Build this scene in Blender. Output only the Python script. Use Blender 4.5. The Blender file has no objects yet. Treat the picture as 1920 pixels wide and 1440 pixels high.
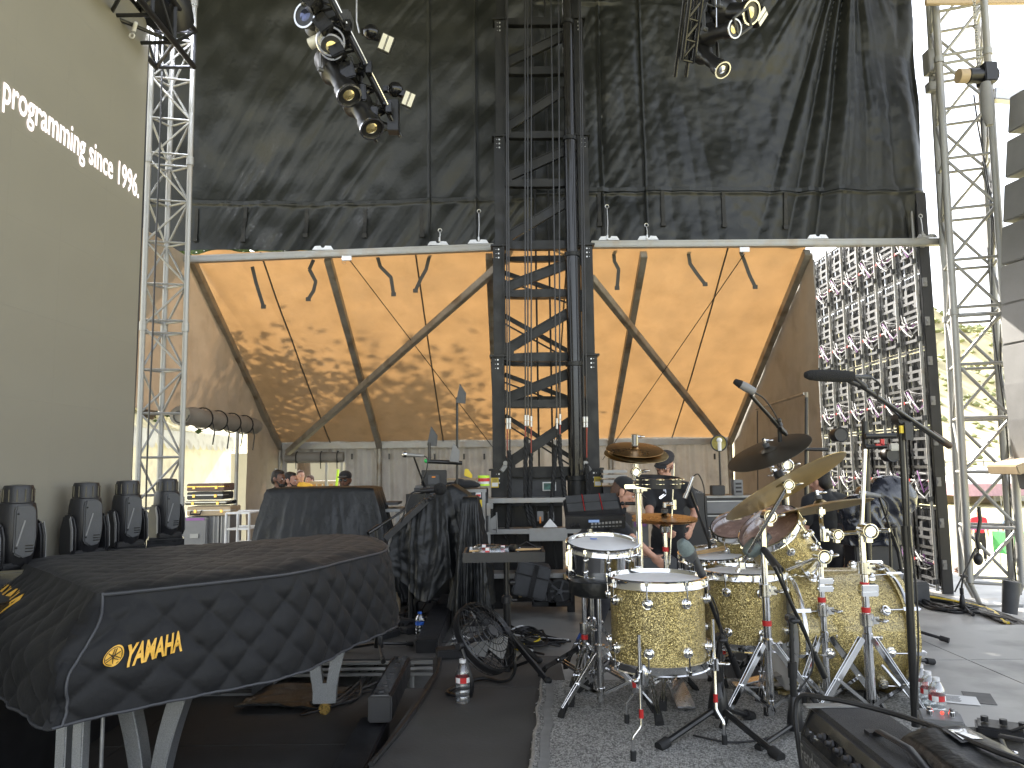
import bpy, bmesh, math, random
from mathutils import Vector, Matrix, noise, Quaternion
sc = bpy.context.scene
R_ = random.Random(7)
V = Vector
# ------------------------------------------------------------ camera
FPX = 1442.0
CAM = V((0, 0, 1.2))
PITCH, ROLL = 6.0, -0.7
RM = (Matrix.Rotation(math.radians(90 + PITCH), 3, 'X') @ Matrix.Rotation(math.radians(ROLL), 3, 'Z'))
cd = bpy.data.cameras.new('camera'); cam = bpy.data.objects.new('camera', cd)
sc.collection.objects.link(cam)
cam.matrix_world = Matrix.Translation(CAM) @ RM.to_4x4()
cd.sensor_width = 36; cd.lens = 36 * FPX / 1920; cd.clip_start = 0.05; cd.clip_end = 3000
sc.camera = cam
# ------------------------------------------------------------ light
SUN_EL, SUN_DIR = 38.0, V((-0.42, 0.90, 0)).normalized()
w = bpy.data.worlds.new('World'); sc.world = w; w.use_nodes = True
wn = w.node_tree.nodes; bg = wn['Background']
sky = wn.new('ShaderNodeTexSky'); sky.sky_type = 'NISHITA'; sky.sun_disc = False
sky.sun_elevation = math.radians(SUN_EL)
sky.sun_rotation = math.atan2(SUN_DIR.x, SUN_DIR.y)
sky.air_density = 1.0; sky.dust_density = 2.5; sky.ozone_density = 1.0
hs_ = wn.new('ShaderNodeHueSaturation'); hs_.inputs['Saturation'].default_value = .35
w.node_tree.links.new(sky.outputs[0], hs_.inputs['Color']); w.node_tree.links.new(hs_.outputs[0], bg.inputs[0]); bg.inputs[1].default_value = 0.15
sd = bpy.data.lights.new('sun', 'SUN'); sd.energy = 4.6; sd.angle = math.radians(0.53); sd.color = (1, .93, .82)
so = bpy.data.objects.new('sun', sd); sc.collection.objects.link(so)
e = math.radians(SUN_EL)
tosun = V((SUN_DIR.x * math.cos(e), SUN_DIR.y * math.cos(e), math.sin(e)))
so.rotation_euler = tosun.to_track_quat('Z', 'Y').to_euler(); so.location = (0, 0, 30)
sc.view_settings.view_transform = 'Standard'; sc.view_settings.look = 'None'
sc.view_settings.gamma = 1; sc.view_settings.exposure = 2.15; sc.view_settings.use_curve_mapping = False
sc.cycles.max_bounces = 10; sc.cycles.diffuse_bounces = 5; sc.cycles.glossy_bounces = 4
sc.cycles.transmission_bounces = 8; sc.cycles.transparent_max_bounces = 12
sc.cycles.use_denoising = True
sc.cycles.sample_clamp_indirect = 6
# ------------------------------------------------------------ placing helpers
def ray(px, py): return RM @ V(((px - 960) / FPX, -(py - 720) / FPX, -1))
def at(px, py, D):
    d = ray(px, py); return CAM + d * (D / d.y)
def gz(px, py, z):
    d = ray(px, py); return CAM + d * ((z - CAM.z) / d.z)
def atx(px, py, X):
    d = ray(px, py); return CAM + d * (X / d.x)
def proj(p):
    q = RM.transposed() @ (V(p) - CAM); return 960 + FPX * q.x / -q.z, 720 - FPX * q.y / -q.z
# ------------------------------------------------------------ mesh builder
def frame(axis):
    a = V(axis).normalized()
    u = a.cross(V((0, 0, 1)))
    if u.length < 1e-3: u = V((1, 0, 0))
    u.normalize(); v = a.cross(u).normalized()
    return a, u, v
class MB:
    def __init__(s): s.v = []; s.f = []
    def add(s, vs, fs):
        n = len(s.v); s.v += [tuple(x) for x in vs]; s.f += [tuple(i + n for i in f) for f in fs]; return s
    def box(s, c, sz, rot=None):
        c = V(c); h = V(sz) / 2; vs = []
        for z in (-1, 1):
            for y in (-1, 1):
                for x in (-1, 1):
                    p = V((x * h.x, y * h.y, z * h.z))
                    if rot is not None: p = rot @ p
                    vs.append(c + p)
        return s.add(vs, [(0, 2, 3, 1), (4, 5, 7, 6), (0, 1, 5, 4), (2, 6, 7, 3), (0, 4, 6, 2), (1, 3, 7, 5)])
    def bb(s, a, b):
        a, b = V(a), V(b); return s.box((a + b) / 2, (abs(b.x - a.x), abs(b.y - a.y), abs(b.z - a.z)))
    def beam(s, p0, p1, w, h, up=(0, 0, 1)):
        p0, p1 = V(p0), V(p1); a = (p1 - p0); L = a.length; a.normalize()
        up = V(up); r = a.cross(up)
        if r.length < 1e-3: r = a.cross(V((0, 1, 0)))
        r.normalize(); u = r.cross(a).normalized()
        m = Matrix((r, a, u)).transposed()
        return s.box((p0 + p1) / 2, (w, L, h), m)
    def cyl(s, p0, p1, r0, r1=None, n=12, caps=True):
        p0, p1 = V(p0), V(p1); r1 = r0 if r1 is None else r1
        a, u, v = frame(p1 - p0); vs = []; fs = []
        for p, r in ((p0, r0), (p1, r1)):
            for i in range(n):
                t = 2 * math.pi * i / n; vs.append(p + u * (r * math.cos(t)) + v * (r * math.sin(t)))
        for i in range(n):
            j = (i + 1) % n; fs.append((i, j, n + j, n + i))
        if caps: fs += [tuple(range(n))[::-1], tuple(range(n, 2 * n))]
        return s.add(vs, fs)
    def tube(s, pts, r, n=6, closed=False, flat=None):
        pts = [V(p) for p in pts]; m = len(pts); vs = []; fs = []
        pu = None
        for i, p in enumerate(pts):
            if closed: t = pts[(i + 1) % m] - pts[i - 1]
            else: t = pts[min(i + 1, m - 1)] - pts[max(i - 1, 0)]
            if t.length < 1e-9: t = V((0, 0, 1))
            t.normalize()
            if pu is None: _, u, _ = frame(t)
            else:
                u = pu - t * pu.dot(t)
                if u.length < 1e-6: _, u, _ = frame(t)
                u.normalize()
            pu = u; v = t.cross(u)
            rr = r[i] if isinstance(r, (list, tuple)) else r
            for k in range(n):
                a = 2 * math.pi * k / n
                vs.append(p + u * (rr * math.cos(a)) + v * (rr * math.sin(a) * (flat or 1)))
        for i in range(m if closed else m - 1):
            j = (i + 1) % m
            for k in range(n):
                l = (k + 1) % n; fs.append((i * n + k, i * n + l, j * n + l, j * n + k))
        if not closed: fs += [tuple(range(n))[::-1], tuple(range((m - 1) * n, m * n))]
        return s.add(vs, fs)
    def lathe(s, prof, o, axis=(0, 0, 1), n=32, ends=True):
        o = V(o); a, u, v = frame(axis); vs = []; fs = []
        for (r, z) in prof:
            for i in range(n):
                t = 2 * math.pi * i / n; vs.append(o + a * z + u * (r * math.cos(t)) + v * (r * math.sin(t)))
        for k in range(len(prof) - 1):
            for i in range(n):
                j = (i + 1) % n; fs.append((k * n + i, k * n + j, (k + 1) * n + j, (k + 1) * n + i))
        if ends:
            if prof[0][0] > 1e-5: fs.append(tuple(range(n))[::-1])
            if prof[-1][0] > 1e-5: fs.append(tuple(range((len(prof) - 1) * n, len(prof) * n)))
        return s.add(vs, fs)
    def ell(s, c, rad, rot=None, n=16, m=10):
        c = V(c); vs = []; fs = []
        if not hasattr(rad, '__len__'): rad = (rad,) * 3
        for j in range(m + 1):
            ph = math.pi * j / m
            for i in range(n):
                t = 2 * math.pi * i / n
                p = V((rad[0] * math.sin(ph) * math.cos(t), rad[1] * math.sin(ph) * math.sin(t), rad[2] * math.cos(ph)))
                vs.append(c + (rot @ p if rot is not None else p))
        for j in range(m):
            for i in range(n):
                k = (i + 1) % n; fs.append((j * n + i, (j + 1) * n + i, (j + 1) * n + k, j * n + k))
        return s.add(vs, fs)
    def grid(s, fn, nu, nv, thick=0):
        vs = [fn(i / nu, j / nv) for j in range(nv + 1) for i in range(nu + 1)]
        fs = [(j * (nu + 1) + i, j * (nu + 1) + i + 1, (j + 1) * (nu + 1) + i + 1, (j + 1) * (nu + 1) + i)
              for j in range(nv) for i in range(nu)]
        return s.add(vs, fs)
    def torus(s, c, axis, R, r, n=32, m=8, arc=None):
        a, u, v = frame(axis); c = V(c)
        if arc is None:
            return s.tube([c + u * (R * math.cos(2 * math.pi * i / n)) + v * (R * math.sin(2 * math.pi * i / n)) for i in range(n)], r, m, closed=True)
        a0, a1 = arc
        return s.tube([c + u * (R * math.cos(a0 + (a1 - a0) * i / n)) + v * (R * math.sin(a0 + (a1 - a0) * i / n)) for i in range(n + 1)], r, m)
    def prism(s, pts, ext):
        pts = [V(p) for p in pts]; ext = V(ext); n = len(pts)
        fs = [tuple(range(n))[::-1], tuple(range(n, 2 * n))] + [(i, (i + 1) % n, n + (i + 1) % n, n + i) for i in range(n)]
        return s.add(pts + [p + ext for p in pts], fs)
OFF = {}
def off(o): return OFF.get(o.name, V((0, 0, 0))) if o is not None else V((0, 0, 0))
def build(mb, name, mat, parent=None, smooth=True, bevel=0, fix=False, ang=38, solid=0):
    o_ = off(parent)
    me = bpy.data.meshes.new(name)
    vs = [(x - o_.x, y - o_.y, z - o_.z) for x, y, z in mb.v] if parent is not None else mb.v
    me.from_pydata(vs, [], mb.f)
    if bevel or fix or solid:
        bm = bmesh.new(); bm.from_mesh(me)
        if fix:
            bmesh.ops.remove_doubles(bm, verts=bm.verts, dist=1e-5)
            bmesh.ops.recalc_face_normals(bm, faces=bm.faces)
        if solid:
            bmesh.ops.recalc_face_normals(bm, faces=bm.faces)
            bmesh.ops.solidify(bm, geom=bm.faces[:], thickness=solid)
        if bevel:
            es = [e for e in bm.edges if len(e.link_faces) == 2 and e.calc_face_angle(0) > 0.6]
            bmesh.ops.bevel(bm, geom=es, offset=bevel, segments=2, affect='EDGES', clamp_overlap=True)
        bm.to_mesh(me); bm.free()
    me.materials.append(mat)
    if smooth:
        me.shade_smooth(); me.set_sharp_from_angle(angle=math.radians(ang))
    o = bpy.data.objects.new(name, me); sc.collection.objects.link(o)
    if parent is not None: o.parent = parent; OFF[o.name] = o_
    return o
def tag(o, label, cat, group=None):
    o['label'] = label; o['category'] = cat
    if group: o['group'] = group
    return o
def thing(name, label, cat, loc=(0, 0, 0), group=None):
    o = bpy.data.objects.new(name, None); sc.collection.objects.link(o)
    o.empty_display_size = .1; o.location = loc; OFF[o.name] = V(loc)
    return tag(o, label, cat, group)
def struct(o): o['kind'] = 'structure'; return o
def stuff(o): o['kind'] = 'stuff'; return o
_rods = {}
def rod(parent, name, p0, p1, r, mat, n=10, box=None):
    """one piece: a bar between two points; alike bars share their mesh"""
    p0, p1 = V(p0), V(p1); key = (name, round(r, 4), mat.name, n, box)
    if key not in _rods:
        mb = MB()
        if box: mb.box((0, 0, .5), (box[0], box[1], 1))
        else: mb.cyl((0, 0, 0), (0, 0, 1), r, n=n)
        me = bpy.data.meshes.new(name); me.from_pydata(mb.v, [], mb.f); me.materials.append(mat)
        if not box: me.shade_smooth(); me.set_sharp_from_angle(angle=.7)
        _rods[key] = me
    o = bpy.data.objects.new(name, _rods[key]); sc.collection.objects.link(o)
    d = p1 - p0; o.parent = parent; o.location = p0 - off(parent)
    o.rotation_mode = 'QUATERNION'; o.rotation_quaternion = d.to_track_quat('Z', 'Y'); o.scale = (1, 1, d.length)
    return o
def inst(src, parent, loc, rot=None, scale=None):
    """a copy of one piece sharing its mesh"""
    o = src.copy(); sc.collection.objects.link(o); o.parent = parent; o.location = V(loc) - off(parent)
    if rot is not None: o.rotation_mode = 'QUATERNION'; o.rotation_quaternion = rot
    if scale: o.scale = scale
    return o
def copy_tree(o, parent=None):
    c = o.copy(); sc.collection.objects.link(c)
    if parent is not None: c.parent = parent
    for ch in list(o.children): copy_tree(ch, c)
    return c
def text(body, name, mat, parent, origin, xdir, ydir, size, depth=.002, fn=None, bold=0, sx=1.0, align='LEFT', squeeze=True):
    cu = bpy.data.curves.new(name, 'FONT'); cu.body = body; cu.size = 1; cu.extrude = 0; cu.offset = bold
    cu.align_x = align; cu.resolution_u = 4
    to = bpy.data.objects.new(name, cu); sc.collection.objects.link(to)
    bpy.context.view_layer.update()
    me = bpy.data.meshes.new_from_object(to.evaluated_get(bpy.context.evaluated_depsgraph_get()))
    bpy.data.objects.remove(to); bpy.data.curves.remove(cu)
    x, y = V(xdir).normalized(), V(ydir).normalized(); nz = x.cross(y); o_ = off(parent)
    if fn:
        bm = bmesh.new(); bm.from_mesh(me)
        bmesh.ops.triangulate(bm, faces=bm.faces[:]); bmesh.ops.subdivide_edges(bm, edges=bm.edges[:], cuts=2, use_grid_fill=True)
        bm.to_mesh(me); bm.free()
    for v in me.vertices:
        if fn: v.co = V(fn(v.co.x * size * sx, v.co.y * size)) - o_
        else: v.co = V(origin) + x * (v.co.x * size * sx) + y * (v.co.y * size) + nz * depth - o_
    me.materials.clear(); me.materials.append(mat)
    o = bpy.data.objects.new(name, me); sc.collection.objects.link(o); o.parent = parent; OFF[o.name] = o_
    return o
# ------------------------------------------------------------ materials
def nd(nt, t, **kw):
    n = nt.nodes.new(t)
    for k, v in kw.items(): setattr(n, k, v)
    return n
def mat(name, col, rough=.5, metal=0., var=.15, vs=6., bump=0., bs=60., emit=None, es=1., rvar=.1, sheen=0., coat=0., spec=None, dirt=None, ds=2., stretch=None, alpha=1, trans=0, ior=None):
    m = bpy.data.materials.new(name); m.use_nodes = True; nt = m.node_tree; L = nt.links
    b = nt.nodes['Principled BSDF']
    b.inputs['Base Color'].default_value = (*col, 1); b.inputs['Roughness'].default_value = rough
    b.inputs['Metallic'].default_value = metal
    if spec is not None: b.inputs['Specular IOR Level'].default_value = spec
    if sheen: b.inputs['Sheen Weight'].default_value = sheen
    if coat: b.inputs['Coat Weight'].default_value = coat; b.inputs['Coat Roughness'].default_value = .08
    if trans: b.inputs['Transmission Weight'].default_value = trans
    if ior: b.inputs['IOR'].default_value = ior
    tc = nd(nt, 'ShaderNodeTexCoord'); vec = tc.outputs['Object']
    if stretch:
        mp = nd(nt, 'ShaderNodeMapping'); mp.inputs['Scale'].default_value = stretch; L.new(vec, mp.inputs[0]); vec = mp.outputs[0]
    if var or rvar:
        n = nd(nt, 'ShaderNodeTexNoise'); n.inputs['Scale'].default_value = vs; n.inputs['Detail'].default_value = 6
        n.inputs['Roughness'].default_value = .65; L.new(vec, n.inputs['Vector'])
        if var:
            mr = nd(nt, 'ShaderNodeMapRange'); mr.inputs[1].default_value = .3; mr.inputs[2].default_value = .7
            mr.inputs[3].default_value = 1 - var; mr.inputs[4].default_value = 1 + var; L.new(n.outputs[0], mr.inputs[0])
            mx = nd(nt, 'ShaderNodeMix', data_type='RGBA', blend_type='MULTIPLY'); mx.inputs[0].default_value = 1
            mx.inputs[6].default_value = (*col, 1); L.new(mr.outputs[0], mx.inputs[7]); src = mx.outputs[2]
            if dirt:
                n3 = nd(nt, 'ShaderNodeTexNoise'); n3.inputs['Scale'].default_value = ds; n3.inputs['Detail'].default_value = 8
                L.new(vec, n3.inputs['Vector'])
                r3 = nd(nt, 'ShaderNodeMapRange'); r3.inputs[1].default_value = .5; r3.inputs[2].default_value = .72; L.new(n3.outputs[0], r3.inputs[0])
                m3 = nd(nt, 'ShaderNodeMix', data_type='RGBA'); L.new(r3.outputs[0], m3.inputs[0]); L.new(src, m3.inputs[6])
                m3.inputs[7].default_value = (*dirt, 1); src = m3.outputs[2]
            L.new(src, b.inputs['Base Color'])
        if rvar:
            m2 = nd(nt, 'ShaderNodeMapRange'); m2.inputs[1].default_value = .3; m2.inputs[2].default_value = .7
            m2.inputs[3].default_value = max(.02, rough - rvar); m2.inputs[4].default_value = min(1, rough + rvar)
            L.new(n.outputs[0], m2.inputs[0]); L.new(m2.outputs[0], b.inputs['Roughness'])
    if bump:
        n2 = nd(nt, 'ShaderNodeTexNoise'); n2.inputs['Scale'].default_value = bs; n2.inputs['Detail'].default_value = 4
        L.new(vec, n2.inputs['Vector'])
        bp = nd(nt, 'ShaderNodeBump'); bp.inputs['Strength'].default_value = bump; bp.inputs['Distance'].default_value = .01
        L.new(n2.outputs[0], bp.inputs['Height']); L.new(bp.outputs[0], b.inputs['Normal'])
    if emit: b.inputs['Emission Color'].default_value = (*emit, 1); b.inputs['Emission Strength'].default_value = es
    return m
M = {}
M['steel'] = mat('galvanised_steel', (.50, .50, .50), .38, .9, .12, 20, .05, 80)
M['alu'] = mat('aluminium', (.34, .34, .33), .5, .6, .1, 12, .05, 90, dirt=(.32, .29, .25), ds=5)
M['chrome'] = mat('chrome', (.78, .78, .78), .09, 1, .04, 12, rvar=.05)
M['chrome_dull'] = mat('worn_chrome', (.55, .55, .55), .2, 1, .15, 14, rvar=.1)
M['black_steel'] = mat('black_painted_steel', (.010, .0105, .011), .42, 0, .35, 6, .08, 60, rvar=.14, dirt=(.028, .028, .028), ds=4, spec=.35)
M['black_metal'] = mat('black_metal', (.012, .012, .013), .35, 0, .2, 8, .05, 100)
M['black_plastic'] = mat('black_plastic', (.018, .018, .02), .42, 0, .2, 9, .05, 140)
M['gloss_black'] = mat('gloss_black', (.012, .012, .013), .15, 0, .1, 9)
M['rubber'] = mat('rubber', (.014, .014, .014), .7, 0, .25, 14, .2, 90)
M['foam'] = mat('foam', (.012, .012, .013), .95, 0, .3, 60, .7, 300)
M['cable'] = mat('cable_rubber', (.015, .015, .016), .45, 0, .2, 12)
M['red_tape'] = mat('red_tape', (.5, .02, .02), .45, 0, .1, 20)
M['white'] = mat('white_paint', (.75, .75, .73), .5, 0, .06, 8, dirt=(.5, .48, .44), ds=4)
M['paper'] = mat('paper', (.78, .78, .76), .8, 0, .04, 8)
M['grey_case'] = mat('grey_laminate', (.20, .20, .20), .5, 0, .12, 8, .05, 80)
M['dark_grey'] = mat('dark_grey_plastic', (.06, .062, .066), .5, 0, .2, 9, .08, 80)
M['yellow'] = mat('yellow_vinyl', (.75, .55, .03), .4, 0, .06, 8)
M['gold_thread'] = mat('gold_thread', (.85, .48, .07), .5, 0, .12, 60, .3, 400)
M['skin'] = mat('skin', (.50, .27, .19), .5, 0, .1, 18, .06, 90)
M['skin_dark'] = mat('skin_brown', (.14, .065, .04), .45, 0, .12, 18, .06, 90)
M['hair'] = mat('dark_hair', (.012, .009, .007), .55, 0, .3, 60, .6, 160)
M['hair_brown'] = mat('brown_hair', (.10, .05, .03), .55, 0, .3, 60, .6, 160)
M['tshirt'] = mat('black_cotton', (.014, .015, .018), .85, 0, .25, 10, .25, 25, sheen=.1)
M['wood'] = mat('drumstick_wood', (.55, .36, .17), .5, 0, .15, 20)
M['blue'] = mat('blue_plastic', (.03, .12, .5), .35, 0, .1, 9)
M['red'] = mat('red_plastic', (.55, .03, .03), .4, 0, .1, 9)
M['brass'] = mat('brass', (.75, .5, .16), .25, 1, .1, 20)
# ------------------------------------------------------------ special materials
def tent_mat(name, dcol, tcol, fac, bump=.25):
    m = mat(name, dcol, .8, 0, .12, 2.5, bump, 14, dirt=tuple(c * .7 for c in dcol), ds=3)
    nt = m.node_tree; L = nt.links; b = nt.nodes['Principled BSDF']; out = nt.nodes['Material Output']
    t = nd(nt, 'ShaderNodeBsdfTranslucent')
    tc = nd(nt, 'ShaderNodeTexCoord'); n = nd(nt, 'ShaderNodeTexNoise'); n.inputs['Scale'].default_value = 3.2; n.inputs['Detail'].default_value = 9
    mp = nd(nt, 'ShaderNodeMapping'); mp.inputs['Scale'].default_value = (1, .35, 1.6); L.new(tc.outputs['Object'], mp.inputs[0]); L.new(mp.outputs[0], n.inputs['Vector'])
    mr = nd(nt, 'ShaderNodeMapRange'); mr.inputs[1].default_value = .3; mr.inputs[2].default_value = .7; mr.inputs[3].default_value = .84; mr.inputs[4].default_value = 1.1
    L.new(n.outputs[0], mr.inputs[0]); mx = nd(nt, 'ShaderNodeMix', data_type='RGBA', blend_type='MULTIPLY'); mx.inputs[0].default_value = 1
    mx.inputs[6].default_value = (*tcol, 1); L.new(mr.outputs[0], mx.inputs[7]); L.new(mx.outputs[2], t.inputs[0])
    ms = nd(nt, 'ShaderNodeMixShader'); ms.inputs[0].default_value = fac
    L.new(b.outputs[0], ms.inputs[1]); L.new(t.outputs[0], ms.inputs[2]); L.new(ms.outputs[0], out.inputs[0])
    return m
M['tent'] = tent_mat('tent_fabric', (.27, .235, .19), (.200, .112, .043), .38)
M['curtain'] = tent_mat('curtain_fabric', (.36, .355, .34), (.26, .22, .17), .08)
M['tent_side'] = tent_mat('tent_side_fabric', (.27, .26, .235), (.32, .21, .12), .2)
M['white_tent'] = tent_mat('white_tent_fabric', (.7, .68, .6), (.7, .66, .5), .3, .1)
M['tarp'] = mat('black_vinyl_tarp', (.013, .0145, .0138), .38, 0, .2, 2.5, .3, 22, rvar=.06, dirt=(.024, .0255, .024), ds=.9, spec=.38)
M['drape'] = mat('black_drape', (.009, .010, .0108), .42, 0, .25, 5, .4, 30, rvar=.08, spec=.4)
M['quilt'] = mat('quilted_nylon', (.010, .0103, .0115), .62, 0, .2, 9, .35, 26, sheen=.04, spec=.28)
M['piping'] = mat('piping', (.05, .052, .058), .55, 0, .1, 20)
M['sparkle_leg'] = mat('silver_leg', (.42, .43, .44), .38, .85, .35, 240, .3, 300)
M['strap'] = mat('webbing', (.05, .05, .047), .7, 0, .2, 20)
M['strap_black'] = mat('black_webbing', (.010, .010, .010), .6, 0, .2, 20)
M['tent_frame'] = mat('tent_frame_aluminium', (.30, .285, .25), .5, .55, .2, 6, .05, 60, dirt=(.16, .12, .08), ds=4)
M['concrete'] = mat('stage_floor_paint', (.33, .325, .31), .42, 0, .12, 1.6, .08, 30, rvar=.14, dirt=(.16, .16, .155), ds=2.2)
M['deck'] = mat('black_deck', (.070, .068, .066), .72, 0, .3, 2.2, .12, 60, rvar=.1, spec=.25, dirt=(.07, .068, .062), ds=1.8)
M['grass'] = mat('dry_grass', (.5, .46, .27), .9, 0, .25, .5, .2, 8, dirt=(.30, .30, .10), ds=.12)
M['hill'] = mat('hill_scrub', (.52, .45, .26), .95, 0, .25, .03, .3, .3, dirt=(.36, .36, .19), ds=.02)  # paled so the colour itself carries the daylight haze
M['bush'] = mat('scrub_leaves', (.24, .26, .12), .9, 0, .3, .2)  # bushes lightened the same way, haze put into the colour
M['leaf'] = mat('tree_leaves', (.06, .10, .025), .7, 0, .3, 3)
M['bark'] = mat('bark', (.10, .07, .05), .9, 0, .3, 6, .5, 20)
M['screen_face'] = mat('led_screen_face', (.26, .245, .20), .62, 0, .03, 2, .1, 260)
M['screen_text'] = mat('screen_lettering', (.6, .6, .6), .6, 0, 0, 1, emit=(1, .86, .86), es=.42, rvar=0)
M['gold'] = None
def glitter():
    m = mat('gold_glitter', (.40, .27, .06), .3, .75, 0, 1, rvar=0, coat=.6); nt = m.node_tree; L = nt.links; b = nt.nodes['Principled BSDF']
    tc = nd(nt, 'ShaderNodeTexCoord'); vo = nd(nt, 'ShaderNodeTexVoronoi'); vo.inputs['Scale'].default_value = 400
    L.new(tc.outputs['Object'], vo.inputs['Vector'])
    nm = nd(nt, 'ShaderNodeVectorMath', operation='SUBTRACT'); L.new(vo.outputs['Color'], nm.inputs[0]); nm.inputs[1].default_value = (.5, .5, .5)
    sc_ = nd(nt, 'ShaderNodeVectorMath', operation='SCALE'); L.new(nm.outputs[0], sc_.inputs[0]); sc_.inputs['Scale'].default_value = 1.3
    g = nd(nt, 'ShaderNodeNewGeometry'); ad = nd(nt, 'ShaderNodeVectorMath', operation='ADD'); L.new(g.outputs['Normal'], ad.inputs[0]); L.new(sc_.outputs[0], ad.inputs[1])
    no = nd(nt, 'ShaderNodeVectorMath', operation='NORMALIZE'); L.new(ad.outputs[0], no.inputs[0]); L.new(no.outputs[0], b.inputs['Normal'])
    sx = nd(nt, 'ShaderNodeSeparateColor'); L.new(vo.outputs['Color'], sx.inputs[0])
    mr = nd(nt, 'ShaderNodeMapRange'); mr.inputs[3].default_value = .22; mr.inputs[4].default_value = 1.9; L.new(sx.outputs[0], mr.inputs[0])
    mx = nd(nt, 'ShaderNodeMix', data_type='RGBA', blend_type='MULTIPLY'); mx.inputs[0].default_value = 1; mx.inputs[6].default_value = (.42, .335, .14, 1)
    L.new(mr.outputs[0], mx.inputs[7]); L.new(mx.outputs[2], b.inputs['Base Color'])
    return m
M['gold'] = glitter()
def cymbal_mat(name, col, rough):
    m = mat(name, col, rough, 1, .22, 5, rvar=.08); nt = m.node_tree; L = nt.links; b = nt.nodes['Principled BSDF']
    tc = nd(nt, 'ShaderNodeTexCoord'); wv = nd(nt, 'ShaderNodeTexWave', wave_type='RINGS', rings_direction='Z'); wv.inputs['Scale'].default_value = 55
    wv.inputs['Distortion'].default_value = 1.5; L.new(tc.outputs['Object'], wv.inputs['Vector'])
    bp = nd(nt, 'ShaderNodeBump'); bp.inputs['Strength'].default_value = .12; bp.inputs['Distance'].default_value = .003
    L.new(wv.outputs[0], bp.inputs['Height']); L.new(bp.outputs[0], b.inputs['Normal'])
    return m
M['bronze'] = cymbal_mat('bronze', (.52, .40, .20), .34)
M['bronze_dark'] = cymbal_mat('dark_bronze', (.17, .155, .13), .46)
M['bronze_orange'] = cymbal_mat('orange_bronze', (.50, .30, .12), .3)
def carpet():
    m = mat('woven_rug', (.21, .21, .20), .95, 0, .25, 1.5, 0, dirt=(.23, .225, .215), ds=1.2); nt = m.node_tree; L = nt.links; b = nt.nodes['Principled BSDF']
    tc = nd(nt, 'ShaderNodeTexCoord'); vo = nd(nt, 'ShaderNodeTexVoronoi'); vo.inputs['Scale'].default_value = 120; vo.inputs['Randomness'].default_value = .55
    mp = nd(nt, 'ShaderNodeMapping'); mp.inputs['Scale'].default_value = (1.25, .75, 1); mp.inputs['Rotation'].default_value = (0, 0, .3)
    L.new(tc.outputs['Object'], mp.inputs[0]); L.new(mp.outputs[0], vo.inputs['Vector'])
    sx = nd(nt, 'ShaderNodeSeparateColor'); L.new(vo.outputs['Color'], sx.inputs[0])
    mr = nd(nt, 'ShaderNodeMapRange'); mr.inputs[3].default_value = .45; mr.inputs[4].default_value = 1.9; L.new(sx.outputs[0], mr.inputs[0])
    src = b.inputs['Base Color'].links[0].from_socket
    mx = nd(nt, 'ShaderNodeMix', data_type='RGBA', blend_type='MULTIPLY'); mx.inputs[0].default_value = 1
    L.new(src, mx.inputs[6]); L.new(mr.outputs[0], mx.inputs[7]); L.new(mx.outputs[2], b.inputs['Base Color'])
    bp = nd(nt, 'ShaderNodeBump'); bp.inputs['Strength'].default_value = .9; bp.inputs['Distance'].default_value = .006; bp.invert = True
    L.new(vo.outputs['Distance'], bp.inputs['Height']); L.new(bp.outputs[0], b.inputs['Normal'])
    return m
M['rug'] = carpet()
def clear(name, col, rough=.03, ior=1.33):
    m = mat(name, col, rough, 0, 0, 1, rvar=0, spec=.8); nt = m.node_tree; L = nt.links
    t = nd(nt, 'ShaderNodeBsdfTransparent'); t.inputs[0].default_value = (.90, .93, .95, 1); g = nd(nt, 'ShaderNodeBsdfGlossy'); g.inputs['Roughness'].default_value = .22
    lw_ = nd(nt, 'ShaderNodeLayerWeight'); lw_.inputs[0].default_value = .42; mr = nd(nt, 'ShaderNodeMapRange'); mr.inputs[3].default_value = .20; mr.inputs[4].default_value = .85; L.new(lw_.outputs['Facing'], mr.inputs[0])
    ms = nd(nt, 'ShaderNodeMixShader'); L.new(mr.outputs[0], ms.inputs[0]); L.new(t.outputs[0], ms.inputs[1]); L.new(g.outputs[0], ms.inputs[2]); L.new(ms.outputs[0], nt.nodes['Material Output'].inputs[0]); return m
M['clear'] = clear('clear_plastic', (.93, .95, .96), .06, 1.25)
M['lens'] = mat('lens_glass', (.02, .03, .10), .05, .6, .6, 14, rvar=0, coat=1)
M['lens_warm'] = mat('warm_lens', (.6, .5, .25), .12, .7, .4, 20, rvar=0, coat=1)
M['reflector'] = mat('reflector', (.8, .8, .8), .12, 1, .1, 20, rvar=0)
M['white_led'] = mat('white_led_plate', (.72, .70, .60), .35, 0, .06, 20)
M['drumhead'] = mat('coated_drumhead', (.82, .83, .84), .55, 0, .06, 8)
M['drumhead_clear'] = mat('tent_tinted_drumhead', (.30, .20, .17), .25, 0, .3, 12, coat=.5)  # see-through head; pinkish brown of the reflected tent put into its colour
M['case_tan'] = mat('tan_case', (.42, .32, .20), .5, 0, .12, 8)
M['case_brown'] = mat('brown_case', (.13, .075, .06), .45, 0, .15, 8)
M['purple'] = mat('purple_tape', (.30, .12, .34), .5, 0, .1, 9)
M['jeans'] = mat('dark_trousers', (.016, .016, .02), .85, 0, .2, 10, .25, 25)
M['shirt_yellow'] = mat('yellow_shirt', (.65, .36, .03), .8, 0, .1, 10)
M['shirt_red'] = mat('red_shirt', (.6, .03, .05), .8, 0, .1, 10)
M['shirt_blue'] = mat('blue_shirt', (.25, .38, .55), .8, 0, .1, 10)
M['glow_panel'] = mat('lcd_panel', (.02, .03, .05), .2, 0, 0, 1, rvar=0, emit=(.12, .22, .45), es=.25)
M['white_plastic'] = mat('white_plastic', (.7, .7, .7), .4, 0, .05, 9)
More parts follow.
